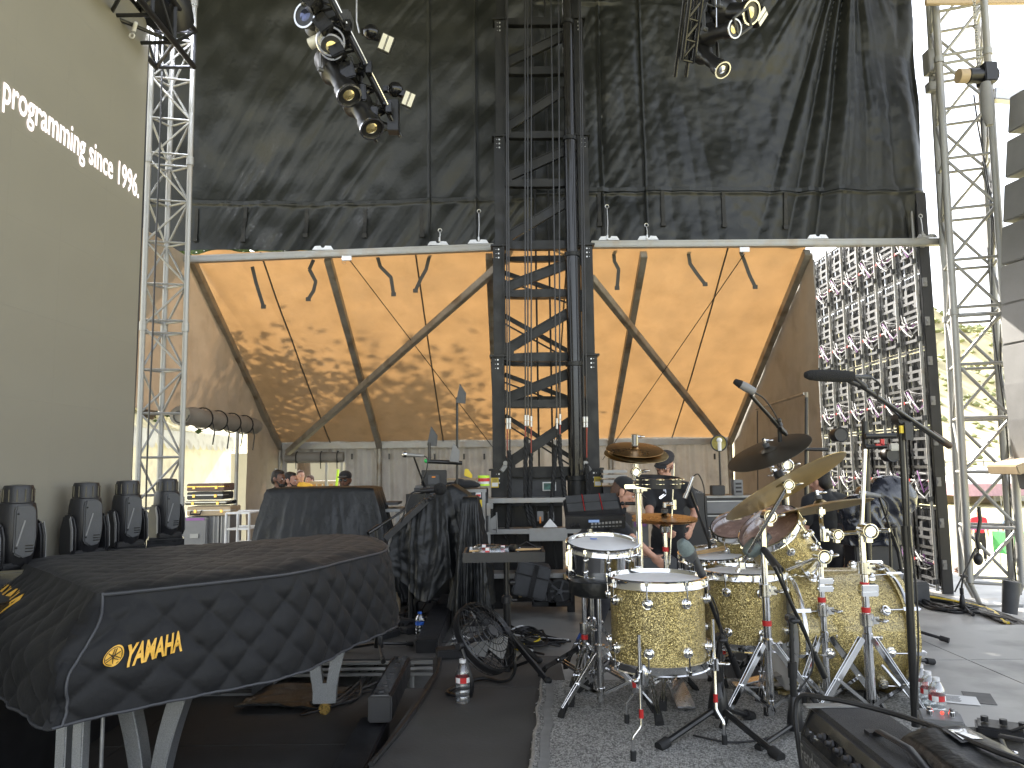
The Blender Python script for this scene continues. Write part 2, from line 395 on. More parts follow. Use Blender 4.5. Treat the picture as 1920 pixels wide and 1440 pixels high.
M['speaker_grey'] = mat('speaker_cabinet', (.22, .22, .22), .6, 0, .12, 3, .08, 80)
M['fluor'] = mat('fluorescent_tape', (.55, .85, .05), .5, 0, .05, 9)
M['orange'] = mat('orange_plastic', (.8, .25, .02), .5, 0, .05, 9)
M['green'] = mat('green_cloth', (.03, .22, .06), .8, 0, .1, 9)
# ------------------------------------------------------------ noise helper
def nz(x, y, z=0): return noise.noise(V((x, y, z)))
def ridge(x, y, z=0): return 1 - 2 * abs(noise.noise(V((x, y, z))))
def fbm(x, y, z=0, o=3):
    s = 0; a = 1
    for _ in range(o): s += a * noise.noise(V((x, y, z))); x *= 2.1; y *= 2.1; a *= .5
    return s
# ------------------------------------------------------------ ground and floors
ZS, ZD, ZP, ZG = -.42, -.30, -.15, -2.3     # stage floor, left deck, back platform, field
mb = MB(); mb.grid(lambda u, v: V(((u - .5) * 3000, (v - .35) * 2400, ZG)), 40, 40)
struct(build(mb, 'ground', M['grass'], smooth=False))
def hill(name, x0, x1, y0, y1, hh, seed):
    def f(u, v):
        x = x0 + (x1 - x0) * u; y = y0 + (y1 - y0) * v
        k = min(1, v * 1.0); s = k * k * (3 - 2 * k)
        return V((x, y, ZG - .5 + hh * s * (.85 + .4 * fbm(x / 130, y / 130, seed)) + 3 * fbm(x / 30, y / 30, seed) * s))
    return f
hf = hill('hills', -900, 1100, 210, 620, 118, 3)
mb = MB(); mb.grid(hf, 120, 50); struct(build(mb, 'hills', M['hill']))
# scrub on the hillside: nobody could count it
mb = MB()
for i in range(4200):
    u = .5 + R_.random() * .2; v = R_.random() ** .8; p = hf(u, v); s = R_.uniform(.6, 1.6) * (1 + 1.2 * v)
    k = R_.random() * 6; vs = []; n = 6
    for j in range(n):
        a = j * 2 * math.pi / n + k; vs.append(p + V((math.cos(a) * s * R_.uniform(.7, 1.2), math.sin(a) * s * R_.uniform(.7, 1.2), s * .3)))
    vs += [p + V((0, 0, s * R_.uniform(.9, 1.3))), p + V((0, 0, -s * .5))]
    mb.add(vs, [(j, (j + 1) % n, n) for j in range(n)] + [((j + 1) % n, j, n + 1) for j in range(n)])
o = stuff(build(mb, 'hillside_scrub', M['bush'])); tag(o, 'green scrub bushes scattered over the dry yellow hillside', 'scrub')
# floors
mb = MB(); mb.bb((-7.5, -5, ZS - 1.9), (6.35, 14.4, ZS)); struct(build(mb, 'stage_floor', M['concrete'], smooth=False))
# right part of the riser: grey panels with seams
def slab(name, poly, z0, z1, m, parent=None):
    q = MB(); q.prism([V((x, y, z0)) for x, y in poly], (0, 0, z1 - z0)); return build(q, name, m, parent, smooth=False, bevel=.003)
riser = thing('drum_riser', 'low wide grey riser carrying the drum kit and rug', 'riser', (1.5, 3, ZS))
xs = [.28, 1.5, 2.72, 3.94, 5.3]; ys = [-1.5, -.1, 1.12, 2.34, 3.56, 4.78]
for i in range(4):
    for j in range(5):
        if i == 0: y1 = min(ys[j + 1], 4.42)
        else: y1 = ys[j + 1]
        if y1 <= ys[j]: continue
        slab('deck_panel', [(xs[i] + .0015, ys[j] + .0015), (xs[i + 1] - .0015, ys[j] + .0015), (xs[i + 1] - .0015, y1 - .0015), (xs[i] + .0015, y1 - .0015)], -.03, 0, M['concrete'], riser)
for j, x in ((0, 2.72), (1, 3.94), (2, 5.3)):
    pass
for _a, _b in ((1.5015, 2.7185), (2.7215, 3.9385), (3.9415, 5.2985)): slab('deck_panel', [(_a, 4.7815), (_b, 4.7815), (_b, 5.75), (_a, 5.75)], -.03, 0, M['concrete'], riser)
mb = MB(); mb.bb((.30, -1.4, ZS), (1.50, 4.40, -.031)); mb.bb((1.502, -1.4, ZS), (5.28, 5.74, -.031)); build(mb, 'riser_frame', M['black_metal'], riser, smooth=False)
# black strip beside the rug
st = thing('walkway_platform', 'black rubber topped platform strip between rug and lower deck', 'platform', (-.3, 3, ZS))
p1, p2, p3, p4 = gz(690, 1440, 0), gz(812, 1262, 0), gz(985, 1150, 0), gz(1010, 1440, 0)
e0 = p1 + (p1 - p2) * 1.5
poly = [(e0.x, e0.y), (p1.x, p1.y), (p2.x, p2.y), (-.52, 5.0), (.277, 5.0), (.277, e0.y)]
seams = [-9, 3.1, 4.32, 9]
def clipy(poly, y0, y1):
    def cl(P, y, s):
        o = []
        for i in range(len(P)):
            a, b = P[i], P[(i + 1) % len(P)]
            ia, ib = s * (a[1] - y) >= 0, s * (b[1] - y) >= 0
            if ia: o.append(a)
            if ia != ib:
                t = (y - a[1]) / (b[1] - a[1]); o.append((a[0] + (b[0] - a[0]) * t, y))
        return o
    return cl(cl(poly, y0, 1), y1, -1)
for a, b in zip(seams, seams[1:]):
    q = clipy(poly, a + .0015, b - .0015)
    if len(q) > 2: slab('deck_panel', q, -.04, 0, M['deck'], st)
mb = MB(); mb.prism([V((x + .02 if x < 0 else x - .01, y, ZD - .12)) for x, y in poly], (0, 0, .12 - ZD - .041)); build(mb, 'platform_side', M['black_metal'], st, smooth=False)
def edge_line(a, b, za, zb, out, m, parent, name):
    return rod(parent, name, (a[0] + out, a[1], (za + zb) / 2), (b[0] + out, b[1], (za + zb) / 2), .01, m, box=(.02, abs(za - zb)))
# lower left deck
ld = thing('lower_deck', 'low black plywood deck with aluminium edges under the piano', 'deck', (-3, 3, ZS))
a0 = gz(560, 1292, ZD); yb = a0.y
right = [(e0.x - .14, e0.y), (p1.x - .1, p1.y), (gz(795, 1293, ZD).x, yb)]
ypan = [-1, 1.5, gz(500, 1397, ZD).y, yb]; xl = -4.6
P = [(xl, e0.y), right[0], right[1], right[2], (xl, yb)]
for a, b in zip(ypan, ypan[1:]):
    for x0, x1 in ((xl, -2.15), (-2.15, 3)):
        q = clipy(P, a + .002, b - .002)
        q = [(y, x) for x, y in clipy([(y, x) for x, y in [(c[1], c[0]) for c in q]], x0 + .002, x1 - .002)] if False else q
        qq = [(c[1], c[0]) for c in q]; qq = clipy(qq, x0 + .002, x1 - .002); q = [(c[1], c[0]) for c in qq][::-1]
        if len(q) > 2: slab('deck_panel', q, ZD - .03, ZD, M['deck'], ld)
mb = MB(); mb.prism([V((x, y - .02, ZS)) for x, y in P], (0, 0, ZD - .031 - ZS)); build(mb, 'deck_frame', M['black_metal'], ld, smooth=False)
rod(ld, 'edge_profile', (xl, yb + .012, ZD - .04), (right[2][0], yb + .012, ZD - .04), 1, M['alu'], box=(.09, .02))
rod(ld, 'edge_profile', (right[2][0] + .015, yb, ZD - .02), (right[1][0] + .015, right[1][1], ZD - .02), 1, M['alu'], box=(.05, .03))
# back platform
bp_ = thing('rear_platform', 'black decked platform with bright aluminium rim behind the piano', 'platform', (-2.5, 7, ZS))
b0 = gz(540, 1236, ZP); b1 = gz(815, 1234, ZP); b2 = gz(905, 1120, ZP)
PP = [(-4.6, b1.y), (b1.x, b1.y), (b2.x, b2.y), (-.35, 9.0), (-4.6, 9.0)]
for a, b in zip([b1.y - .1, 6.9, 8.1, 9.2], [6.9, 8.1, 9.2]):
    for x0, x1 in ((-4.7, -3.2), (-3.2, -1.9), (-1.9, 1)):
        q = clipy(PP, a + .002, b - .002); qq = [(c[1], c[0]) for c in q]; qq = clipy(qq, x0 + .002, x1 - .002); q = [(c[1], c[0]) for c in qq][::-1]
        if len(q) > 2: slab('deck_panel', q, ZP - .03, ZP, M['deck'], bp_)
for k, dz in enumerate((.022, .062, .10)):
    rod(bp_, 'edge_rail', (-4.6, b1.y - .015 + .008 * (k == 1), ZP - dz), (b1.x, b1.y - .015 + .008 * (k == 1), ZP - dz), 1, M['alu'] if k != 1 else M['steel'], box=(.03, .02))
for k, dz in enumerate((.022, .062)):
    rod(bp_, 'edge_rail', (b1.x + .012, b1.y, ZP - dz), (b2.x + .012, b2.y, ZP - dz), 1, M['alu'], box=(.034, .02))
for x in (-4.3, -3.0, -1.8, -.75):
    rod(bp_, 'support_leg', (x, b1.y + .1, ZS), (x, b1.y + .1, ZP - .03), .025, M['alu'])
# unseen stage roof blocking the sun, edges cut back to let light in
sr = MB()
sr.bb((-8.5, -1.2, 9.0), (5.0, 9.9, 9.25)); o = struct(build(sr, 'stage_roof', M['tarp'], smooth=False))
# wall of black drapes far left, off camera beside the screen
# ------------------------------------------------------------ black tarps above the tent
BY = 9.32                      # beam plane
BZ = 3.86
def wr(s, t, z, aniso=.18): return ridge(s * aniso, t, z) + .5 * ridge(s * aniso * 2, t * 2.3, z + 5)
def tarp_left(u, v):
    x = -4.75 + u * (.32 + 4.75); z = BZ + .07 + v * 4.6
    a = math.radians(56 + 14 * (1 - u)); s = x * math.cos(a) + z * math.sin(a); t = -x * math.sin(a) + z * math.cos(a)
    k = .2 + 1.1 * max(0, fbm(x * .5, z * .4, 2) + .3)
    d = wr(s, t * 2.4 + .4 * nz(s * .3, t * .5), 1, .06) * .046 * k + wr(s + 3, t * 6.0, 7, .06) * .013 * k
    d += .16 * fbm(x * .3, z * .25, 9) + .02 * nz(x * 3, z * 3, 4)
    for sx in (-1.02, -.42):
        d -= .035 * math.exp(-((x - sx) / .012) ** 2)
    d -= .02 * math.exp(-((z - 4.55) / .02) ** 2)
    return V((x, BY + .10 + d, z))
def tarp_right(u, v):
    x = .32 + u * (5.32 - .32); z = BZ + .08 + v * 4.6
    # folds hanging from the upper corners
    k1 = math.exp(-((x - 3.75 - (z - 4) * .12) / .75) ** 2)
    th = math.atan2(z - 8.5, x - 4.6)
    d = k1 * (.12 * ridge(th * 7.5, .3, 3) + .03 * ridge(th * 19, .7, 5))
    rr = math.hypot(x - 4.2, z - 7.2); d += .05 * (1 - k1) * ridge(rr * .9, math.atan2(z - 7.2, x - 4.2) * 1.4, 2)
    a = math.radians(58); s = x * math.cos(a) + z * math.sin(a); t = -x * math.sin(a) + z * math.cos(a)
    k2 = math.exp(-((x - 1.2) / .8) ** 2); d += k2 * wr(s, t * 3.0, 6, .09) * .022
    a = math.radians(118); s = x * math.cos(a) + z * math.sin(a); t = -x * math.sin(a) + z * math.cos(a)
    d += .045 * math.exp(-((x - 2.2) / .9) ** 2) * wr(s, t * .9, 8, .07)
    d += .022 * ridge(x * 3.1 + .25 * z, z * .13, 11) + .004 * wr(x * 1.2, z * .8, 11, .8) + .14 * fbm(x * .3, z * .3, 12) + .008 * nz(x * 9, z * 9, 4)
    k3 = max(0, (x - 4.6) / .5); d += .09 * k3 * ridge(x * 3.5 + .6 * z * .1, z * .45, 4)
    for sx in (1.18, 1.72):
        d -= .05 * math.exp(-((x - sx) / .014) ** 2) - .02 * math.exp(-((x - sx) / .05) ** 2)
    d -= .022 * math.exp(-((z - 4.62) / .02) ** 2)
    return V((x, BY + .10 + d * 1.0, z))
TL = thing('black_tarp', 'wrinkled black vinyl tarp hung over the left half of the tent front', 'tarp', (-2.2, BY, BZ))
mb = MB(); mb.grid(tarp_left, 300, 270); build(mb, 'sheet', M['tarp'], TL, ang=80)
TR = thing('black_tarp', 'wrinkled black vinyl tarp hung right of the lifting tower, with deep folds', 'tarp', (2.7, BY, BZ))
mb = MB(); mb.grid(tarp_right, 300, 270); build(mb, 'sheet', M['tarp'], TR, ang=80)
def strap_on(px, y0, y1, T, f, x0, xw):
    a = at(px, y0, BY); b = at(px, y1, BY)
    q = MB(); pts = []
    for k in range(7):
        z = a.z + (b.z - a.z) * k / 6; u = (a.x - x0) / xw; p = f(u, (z - BZ - .07) / 4.6); pts.append(V((a.x + .004 * nz(k, a.x), p.y - .02, z)))
    for i in range(6): q.beam(pts[i], pts[i + 1], .045, .006, (0, 1, 0))
    q.box(pts[-1] + V((0, -.006, -.01)), (.06, .02, .05))
    build(q, 'strap', M['strap_black'], T)
for px in (362, 452, 566, 678, 788): strap_on(px, 380 if px > 400 else 385, 444 if px < 500 else 432, TL, tarp_left, -4.75, 5.07)
for px in (1125, 1245, 1362, 1482): strap_on(px, 352, 414, TR, tarp_right, .32, 5.0)
mb = MB()
for k in range(60):   # hem seams as raised welts
    x = -4.2 + k * .073; mb.beam(tarp_left((x + 4.75) / 5.07, (4.53 - BZ - .07) / 4.6) + V((0, -.006, .03)), tarp_left((x + .073 + 4.75) / 5.07, (4.53 - BZ - .07) / 4.6) + V((0, -.006, .03)), .006, .05)
build(mb, 'hem', M['tarp'], TL)
mb = MB()
for k in range(60):
    x = .6 + k * .073; mb.beam(tarp_right((x - .32) / 5.0, (4.62 - BZ - .07) / 4.6) + V((0, -.008, .03)), tarp_right((x + .073 - .32) / 5.0, (4.62 - BZ - .07) / 4.6) + V((0, -.008, .03)), .006, .05)
build(mb, 'hem', M['tarp'], TR)
# grommet ties from tarp to beam
def tie(px, y_eye, T, sx=0):
    a = at(px, y_eye, BY - .06); b = V((at(px + sx, 455, BY).x, BY - .06, BZ + .12))
    q = MB(); q.torus(a, (0, 1, 0), .022, .006, 14, 5); q.tube([a - V((0, 0, .02)), (a + b) / 2 + V((.006, 0, 0)), b], .006, 5); q.box(b, (.02, .02, .05))
    build(q, 'eye_tie', M['steel'], T)
for px, y in ((825, 432), (898, 396)): tie(px, y, TL)
for px, y in ((1138, 387), (1212, 422), (1726, 405)): tie(px, y, TR)
# ------------------------------------------------------------ beams holding the tarps
def beam_rail(pl, pr, lab, brackets):
    a = V((pl[0], BY, pl[1])); b = V((pr[0], BY, pr[1])); T = thing('tarp_beam', lab, 'beam', (a + b) / 2)
    q = MB(); q.beam(a, b, .09, .085); build(q, 'rail', M['alu'], T, bevel=.006)
    q = MB(); q.beam(a + V((0, -.047, .024)), b + V((0, -.047, .024)), .006, .012); q.beam(a + V((0, -.047, -.02)), b + V((0, -.047, -.02)), .006, .012); build(q, 'groove_lip', M['alu'], T)
    for x in brackets:
        t = (x - a.x) / (b.x - a.x); z = a.z + (b.z - a.z) * t
        q = MB(); q.prism([V((x - .13, BY - .05, z + .045)), V((x + .13, BY - .05, z + .045)), V((x + .10, BY - .05, z + .09)), V((x + .03, BY - .05, z + .095)), V((x + .015, BY - .05, z + .07)), V((x - .015, BY - .05, z + .07)), V((x - .03, BY - .05, z + .095)), V((x - .10, BY - .05, z + .09))], (0, .012, 0))
        for dx in (-.08, -.05, .05, .08): q.cyl((x + dx, BY - .056, z + .066), (x + dx, BY - .05, z + .066), .009, n=8)
        build(q, 'bracket', M['steel'], T)
    return T
bl0, bl1 = at(340, 488, BY), at(926, 464, BY); br0, br1 = at(1108, 459, BY), at(1772, 454, BY)
tb1 = beam_rail((bl0.x - .45, bl0.z - .01), (bl1.x, bl1.z), 'long aluminium beam left of the lifting tower, under the black tarp', [at(607, 470, BY).x, at(822, 460, BY).x, at(897, 458, BY).x])
tb2 = beam_rail((br0.x, br0.z), (br1.x, br1.z), 'long aluminium beam right of the lifting tower, reaching past the screen', [at(1141, 455, BY).x, at(1214, 455, BY).x, at(1531, 450, BY).x, at(1735, 448, BY).x])
for px in (650, 1396):
    c = at(px, 484 if px < 1000 else 468, BY - .03); q = MB(); q.box(c, (.12, .02, .06)); q.torus(c + V((-.03, 0, -.05)), (0, 1, 0), .02, .004, 12, 4); build(q, 'hanger_plate', M['steel'], tb1 if px < 1000 else tb2, bevel=.004)
# ------------------------------------------------------------ the tent
tent = thing('frame_tent', 'big frame tent behind the stage glowing orange with tree shadows', 'tent', (0, 11.3, ZS))
XR = [-4.02, -2.30, -.27, 1.68, 3.74]; YF, YE, ZF, ZE = BY + .14, 13.3, BZ - .02, 1.56
SEAM = [None, -3.15, -1.2, .72, 2.75]
def roofp(x, t, sag=True):
    y = YF + (YE - YF) * t; z = ZF + (ZE - ZF) * t
    if not sag: return V((x, y, z))
    k = next((i for i in range(4) if XR[i] <= x <= XR[i + 1] + 1e-6), 3); a = (x - XR[k]) / (XR[k + 1] - XR[k])
    s = math.sin(math.pi * min(max(a, 0), 1))
    z -= (.03 + .05 * s * math.sin(math.pi * t)) - .10
    z += .012 * fbm(x * 1.4, y * 1.4, 3) + .012 * s * ridge(x * 2.2 + y * .5, y * .6, 5)
    ec = max(0, 1 - (x - XR[0]) / 1.3) * max(0, 1 - t * 1.3)
    z += ec * (.10 * ridge(x * 2.6 - t * 2, y * .35, 1) - .06)
    return V((x, y, z))
cuts = [XR[0], SEAM[1], XR[1], SEAM[2], XR[2], SEAM[3], XR[3], SEAM[4], XR[4]]
for i in range(8):
    mb = MB(); a, b = cuts[i], cuts[i + 1]; mb.grid(lambda u, v: roofp(a + (b - a) * u, v), 40, 90)
    build(mb, 'roof_panel', M['tent'], tent, ang=80)
for i, x in enumerate(SEAM[1:]):
    mb = MB(); pts = [roofp(x, k / 24) + V((0, 0, -.012)) for k in range(25)]; mb.tube(pts, .011, 5); build(mb, 'seam_cable', M['strap'], tent)
for i, x in enumerate(XR):
    p, q = roofp(x, 0, False) + V((0, 0, -.02)), roofp(x, 1, False) + V((0, 0, -.02))
    mb = MB(); mb.beam(p, q, .085, .11); build(mb, 'rafter', M['tent_frame'], tent, bevel=.006)
    mb = MB(); mb.cyl((x, YE, ZS), (x, YE, ZE - .02), .045, n=14); build(mb, 'post', M['tent_frame'], tent)
for i in range(4):
    mb = MB(); mb.beam((XR[i] + .05, YE, ZE), (XR[i + 1] - .05, YE, ZE), .09, .10); build(mb, 'eave_beam', M['alu'], tent, bevel=.006)
# front ridge uprights seen left
# diagonal braces
def brace(pa, pb, w=.085):
    mb = MB(); mb.beam(pa, pb, w, w * 1.1); build(mb, 'diagonal_brace', M['tent_frame'], tent, bevel=.006)
brace(V((at(930, 503, BY + .02).x, BY + .12, at(930, 503, BY + .1).z)), V((at(540, 848, YE - .25).x, YE - .25, at(540, 848, YE - .25).z)))
brace(V((at(1108, 520, BY + .1).x, BY + .12, at(1108, 520, BY + .1).z)), V((at(1360, 835, YE - .25).x, YE - .25, at(1360, 835, YE - .25).z)))
# guy wires
for (x0, y0, d0, x1, y1, d1) in ((655, 487, BY, 925, 840, YE - .4), (1396, 476, BY, 1130, 862, YE - .4)):
    mb = MB(); mb.cyl(at(x0, y0, d0), at(x1, y1, d1), .006, n=6); build(mb, 'guy_wire', M['black_metal'], tent)
# hanging tie straps inside
for pts in ([(588, 487), (580, 505), (592, 528), (588, 545), (578, 561)], [(473, 500), (480, 530), (494, 575)], [(708, 482), (713, 500), (733, 520), (738, 552)], [(806, 476), (799, 505), (788, 525), (779, 545)],
            [(1150, 466), (1152, 490), (1160, 505), (1157, 540)], [(1290, 470), (1294, 495), (1308, 515), (1322, 533)], [(1388, 470), (1396, 490), (1405, 515), (1416, 538)]):
    q = MB(); P3 = [at(x, y, BY + .25 + .02 * i) for i, (x, y) in enumerate(pts)]
    for i in range(len(P3) - 1): q.beam(P3[i], P3[i + 1] + (P3[i + 1] - P3[i]) * .04, .045, .005, (0, 1, .1))
    q.box(P3[-1], (.06, .015, .05)); build(q, 'hanging_strap', M['strap'], tent)
# left end wall (X = -4.02) with the rolled-up door
DX = XR[0]
def slope_z(y): return ZF + (ZE - ZF) * (y - YF) / (YE - YF) if y > YF else ZF
def endwall(y0, y1, zlo, zhi_fn, X, name, sgn=1, n=60):
    mb = MB()
    def f(u, v):
        y = y0 + (y1 - y0) * u; z = zlo + (zhi_fn(y) - zlo) * v
        return V((X + sgn * (.018 * ridge(y * 1.6, z * .35, 2) + .02 * fbm(y, z, 1)), y, z))
    mb.grid(f, n, 60); return build(mb, name, M['tent_side'], tent, ang=80)
dz = 1.86; dy1 = atx(466, 850, DX).y
endwall(6.4, YE, dz, slope_z, DX - .03, 'side_wall'); endwall(dy1, YE, ZS, lambda y: dz, DX - .03, 'side_wall')
# the roll
y_a = atx(337, 780, DX + .1).y; y_b = atx(478, 790, DX + .1).y
mb = MB(); prof = []; n = 40
pts = [V((DX + .10 + .01 * nz(k * .5, 1), y_a + (y_b - y_a) * k / n, dz - .03 - .01 * math.sin(k * .8))) for k in range(n + 1)]
mb.tube(pts, [.125 + .012 * nz(k * .7, 3) for k in range(n + 1)], 18, flat=.9); rl = build(mb, 'rolled_door_flap', M['tent_side'], tent)
sp = MB(); sp.tube([V((DX + .10 + math.cos(t) * (.015 + .016 * t), y_a - .012, dz - .03 + math.sin(t) * (.015 + .016 * t))) for t in [k * .35 for k in range(19)]], .009, 5); build(sp, 'flap_edge', M['strap'], rl)
for k in range(4):
    y = y_a + (y_b - y_a) * (.25 + .19 * k)
    q = MB(); q.torus((DX + .10, y, dz - .03), (0, 1, 0), .135, .009, 20, 5); q.tube([V((DX + .23, y, dz - .08)), V((DX + .25, y + .03, dz - .2)), V((DX + .22, y + .05, dz - .36 - .04 * (k % 2)))], .009, 5); build(q, 'tie_strap', M['strap_black'], rl)
# right end wall
mb = MB()
def f(u, v):
    y = YF + (YE - YF) * u; z = ZS + (slope_z(y) - ZS) * v
    return V((XR[4] + .05 + .02 * ridge(y * 1.8, z * .3, 4) + .02 * fbm(y, z, 8), y, z))
mb.grid(f, 80, 80); build(mb, 'side_wall', M['tent_side'], tent, ang=80)
# back curtain walls with pleats; a window with a rolled flap at the left
def curt(x0, x1, z0, z1, ph, m='curtain', nm='curtain_wall'):
    mb = MB(); n = max(30, int((x1 - x0) * 60))
    def f(u, v):
        x = x0 + (x1 - x0) * u; z = z0 + (z1 - z0) * v
        return V((x, YE + .06 + (.035 * math.sin(x * 17 + 2 * nz(x, ph)) + .02 * math.sin(x * 41 + z)) * (1.1 - .5 * v), z))
    mb.grid(f, n, 20); build(mb, nm, M[m], tent, ang=80)
wx0, wx1 = at(536, 900, YE).x, at(645, 900, YE).x; wz1 = at(590, 868, YE).z; wz0 = at(590, 960, YE).z
curt(XR[0], wx1, wz1, ZE + .09, 1); curt(XR[0], wx0, ZS, wz1, 4); curt(wx0, wx1, ZS, wz0, 6)
for a, b in ((wx1, XR[1]), (XR[1], XR[2]), (XR[2], XR[3]), (XR[3], XR[4])): curt(a, b, ZS, ZE + .09, a)
mb = MB(); mb.tube([V((wx0 + (wx1 - wx0) * k / 12, YE - .04, wz1 + .10 + .008 * nz(k, 2))) for k in range(13)], [.085 + .008 * nz(k, 5) for k in range(13)], 14); rf = build(mb, 'rolled_window_flap', M['tent_side'], tent)
for k in (.2, .62, .9):
    q = MB(); q.torus((wx0 + (wx1 - wx0) * k, YE - .04, wz1 + .10), (1, 0, 0), .094, .008, 18, 5); q.tube([V((wx0 + (wx1 - wx0) * k, YE - .13, wz1 + .08)), V((wx0 + (wx1 - wx0) * k + .01, YE - .14, wz1 - .1))], .008, 5); build(q, 'tie_strap', M['strap_black'], rf)
for px in (730, 815, 870, 908, 1150, 1340, 660):   # curtain clips
    q = MB(); c = at(px, 856, YE - .02); q.box(c, (.03, .02, .10)); build(q, 'curtain_clip', M['black_metal'], tent, bevel=.004)
rail = MB(); rail.cyl(atx(1418, 767, 3.62), atx(1508, 738, 3.62), .018, n=8); rail.cyl(atx(1512, 735, 3.58), atx(1514, 960, 3.58), .022, n=8); build(rail, 'side_rail', M['tent_frame'], tent)
rail = MB(); rail.cyl(atx(1420, 770, 3.6), atx(1421, 930, 3.6), .008, n=6); build(rail, 'side_rail', M['strap'], tent)
# tree behind the tent: throws the leafy shadow on the cloth
def tree(label, base, h, cr, n, seed, trunk_r=.22):
    T = thing('tree', label, 'tree', base, 'trees behind the tent'); r = random.Random(seed); q = MB()
    B = V(base); limbs = []
    q.tube([B, B + V((.1, .05, h * .25)), B + V((.0, .1, h * .55))], [trunk_r, trunk_r * .75, trunk_r * .5], 10)
    for i in range(11):
        a = r.uniform(0, 6.28); s = B + V((0, 0, h * r.uniform(.28, .55))); e = B + V((math.cos(a) * cr * r.uniform(.5, .9), math.sin(a) * cr * r.uniform(.5, .9), h * r.uniform(.5, .95)))
        m_ = (s + e) / 2 + V((0, 0, .3)); q.tube([s, m_, e], [trunk_r * .4, trunk_r * .25, .03], 6); limbs += [m_, e, (m_ + e) / 2]
    build(q, 'trunk', M['bark'], T)
    q = MB()
    for i in range(n):
        l = r.choice(limbs); c = l + V((r.gauss(0, 1), r.gauss(0, 1), r.gauss(0, .7))) * cr * .22
        s = r.uniform(.06, .14); nrm = V((r.gauss(0, 1), r.gauss(0, 1), r.gauss(0, 1))).normalized(); _, u_, v_ = frame(nrm)
        q.add([c - u_ * s, c - v_ * s * .5, c + u_ * s, c + v_ * s * .5], [(0, 1, 2, 3)])
    o = build(q, 'crown', M['leaf'], T, smooth=False); return T
tgt = V((-2.3, 12.5, 2.0)) + tosun * 8.5
tree('broad leafy tree standing behind the tent on the left, shading its roof', (tgt.x, tgt.y, ZG), 12.7, 3.0, 13500, 4)
tgt2 = V((-4, 11.2, 1.6)) + tosun * 7.0
tree('second leafy tree standing outside the tent end wall', (tgt2.x - 1.3, tgt2.y - .4, ZG), 10.8, 2.4, 9000, 9)
# ------------------------------------------------------------ left LED screen
SX = -2.75
scr = thing('led_screen', 'tall grey LED screen at the left edge showing a line of white text', 'screen', (SX, 4, ZS))
yend = atx(262, 500, SX).y
ztop = 4.46
n_r = 0
ycuts = [yend - .5 * k for k in range(0, 12)]; zc = [ZS + .02 + k * .5 for k in range(0, 11)]
proto = None
for i in range(11):
    for j in range(10):
        c = (SX - .04, ycuts[i] - .25, zc[j] + .25 - .0)
        if zc[j] + .5 > ztop + .01: pass
        if proto is None:
            q = MB(); q.box(c, (.08, .4997, .4997)); proto = build(q, 'screen_panel', M['screen_face'], scr, smooth=False)
            pl = V(c)
        else: inst(proto, scr, V(off(scr)) + V(c) - pl)
q = MB(); q.bb((SX - .14, yend - 5.5, ZS), (SX - .082, yend + .004, ztop)); build(q, 'screen_back', M['black_metal'], scr, smooth=False)
rod(scr, 'screen_edge', (SX - .04, yend + .006, ZS), (SX - .04, yend + .006, ztop), 1, M['black_metal'], box=(.075, .008))
# "programming since 1996." : ends at px 258, baseline z 3.21
pe = atx(260, 372, SX); ps = atx(2, 205, SX)
zb = pe.z
full = 'programming since 1996.'
tsz = .240
text(full, 'screen_lettering', M['screen_text'], scr, (SX, pe.y, zb), (0, 1, 0), (0, 0, 1), tsz, .004, bold=.012, sx=.63, align='RIGHT')
# ------------------------------------------------------------ box trusses
def truss(label, base, top, wdt, yaw, bay, chord_r, brace_r, m, name='box_truss', joints=3, group=None, cat='truss', C3=None):
    base, top = V(base), V(top); T = thing(name, label, cat, base, group)
    ax = (top - base); L = ax.length; a = ax.normalized()
    if abs(a.z) > .9: u = V((math.cos(yaw), math.sin(yaw), 0))
    else: u = V((0, 0, 1)) if abs(yaw) < 1e-3 else Quaternion(a, yaw) @ V((0, 0, 1))
    u = (u - a * u.dot(a)).normalized(); v = a.cross(u).normalized(); h = wdt / 2
    C = [u * (sx * h) + v * (sy * h) for sx, sy in ((-1, -1), (1, -1), (1, 1), (-1, 1))]
    if C3: C = [u * p_ + v * q_ for p_, q_ in C3]
    n_ = len(C)
    for c in C: rod(T, 'chord', base + c, top + c, chord_r, m, 12)
    nb = max(1, round(L / bay)); b = L / nb
    for k in range(nb + 1):
        p = base + a * (b * k)
        for s in range(n_):
            if k % joints == 0 and 0 < k < nb:
                for d in (-.05, .05): rod(T, 'rung', p + C[s] + a * d, p + C[(s + 1) % n_] + a * d, brace_r, m, 8)
                q0 = p + C[s]; rod(T, 'coupler', q0 - a * .035, q0 + a * .035, chord_r * 1.35, m, 10)
            else: rod(T, 'rung', p + C[s], p + C[(s + 1) % n_], brace_r, m, 8)
            if k < nb:
                i, j = (s, (s + 1) % n_) if (k + s) % 2 else ((s + 1) % n_, s)
                rod(T, 'diagonal', p + C[i], p + a * b + C[j], brace_r, m, 8)
    return T, C, a
c = atx(303, 700, -2.62)
cy = 6.0; cx = (303 - 960) / FPX * cy
tr1, _, _ = truss('silver box truss tower standing at the end of the grey LED screen', (at(296, 1000, cy).x + .01, cy, ZS), (at(303, 500, cy).x + .03, cy, 5.4), .265, 0, .335, .021, .009, M['alu'], joints=4, C3=[(-.15, -.05), (-.065, .13), (.15, .03)])
for k, px in enumerate((285, 312)):
    q = MB(); z0 = -.3; q.tube([V((at(px, 400, cy).x + .004 * math.sin(i), cy - .16 + .01 * math.sin(i * .7), z0 + i * .3)) for i in range(18)], .007, 5)
    o = build(q, 'hanging_cable', M['cable']); tag(o, ['thin black cable running down the left side of the silver truss tower by the screen', 'thin black cable running down the right side of the silver truss tower by the screen'][k], 'cable')
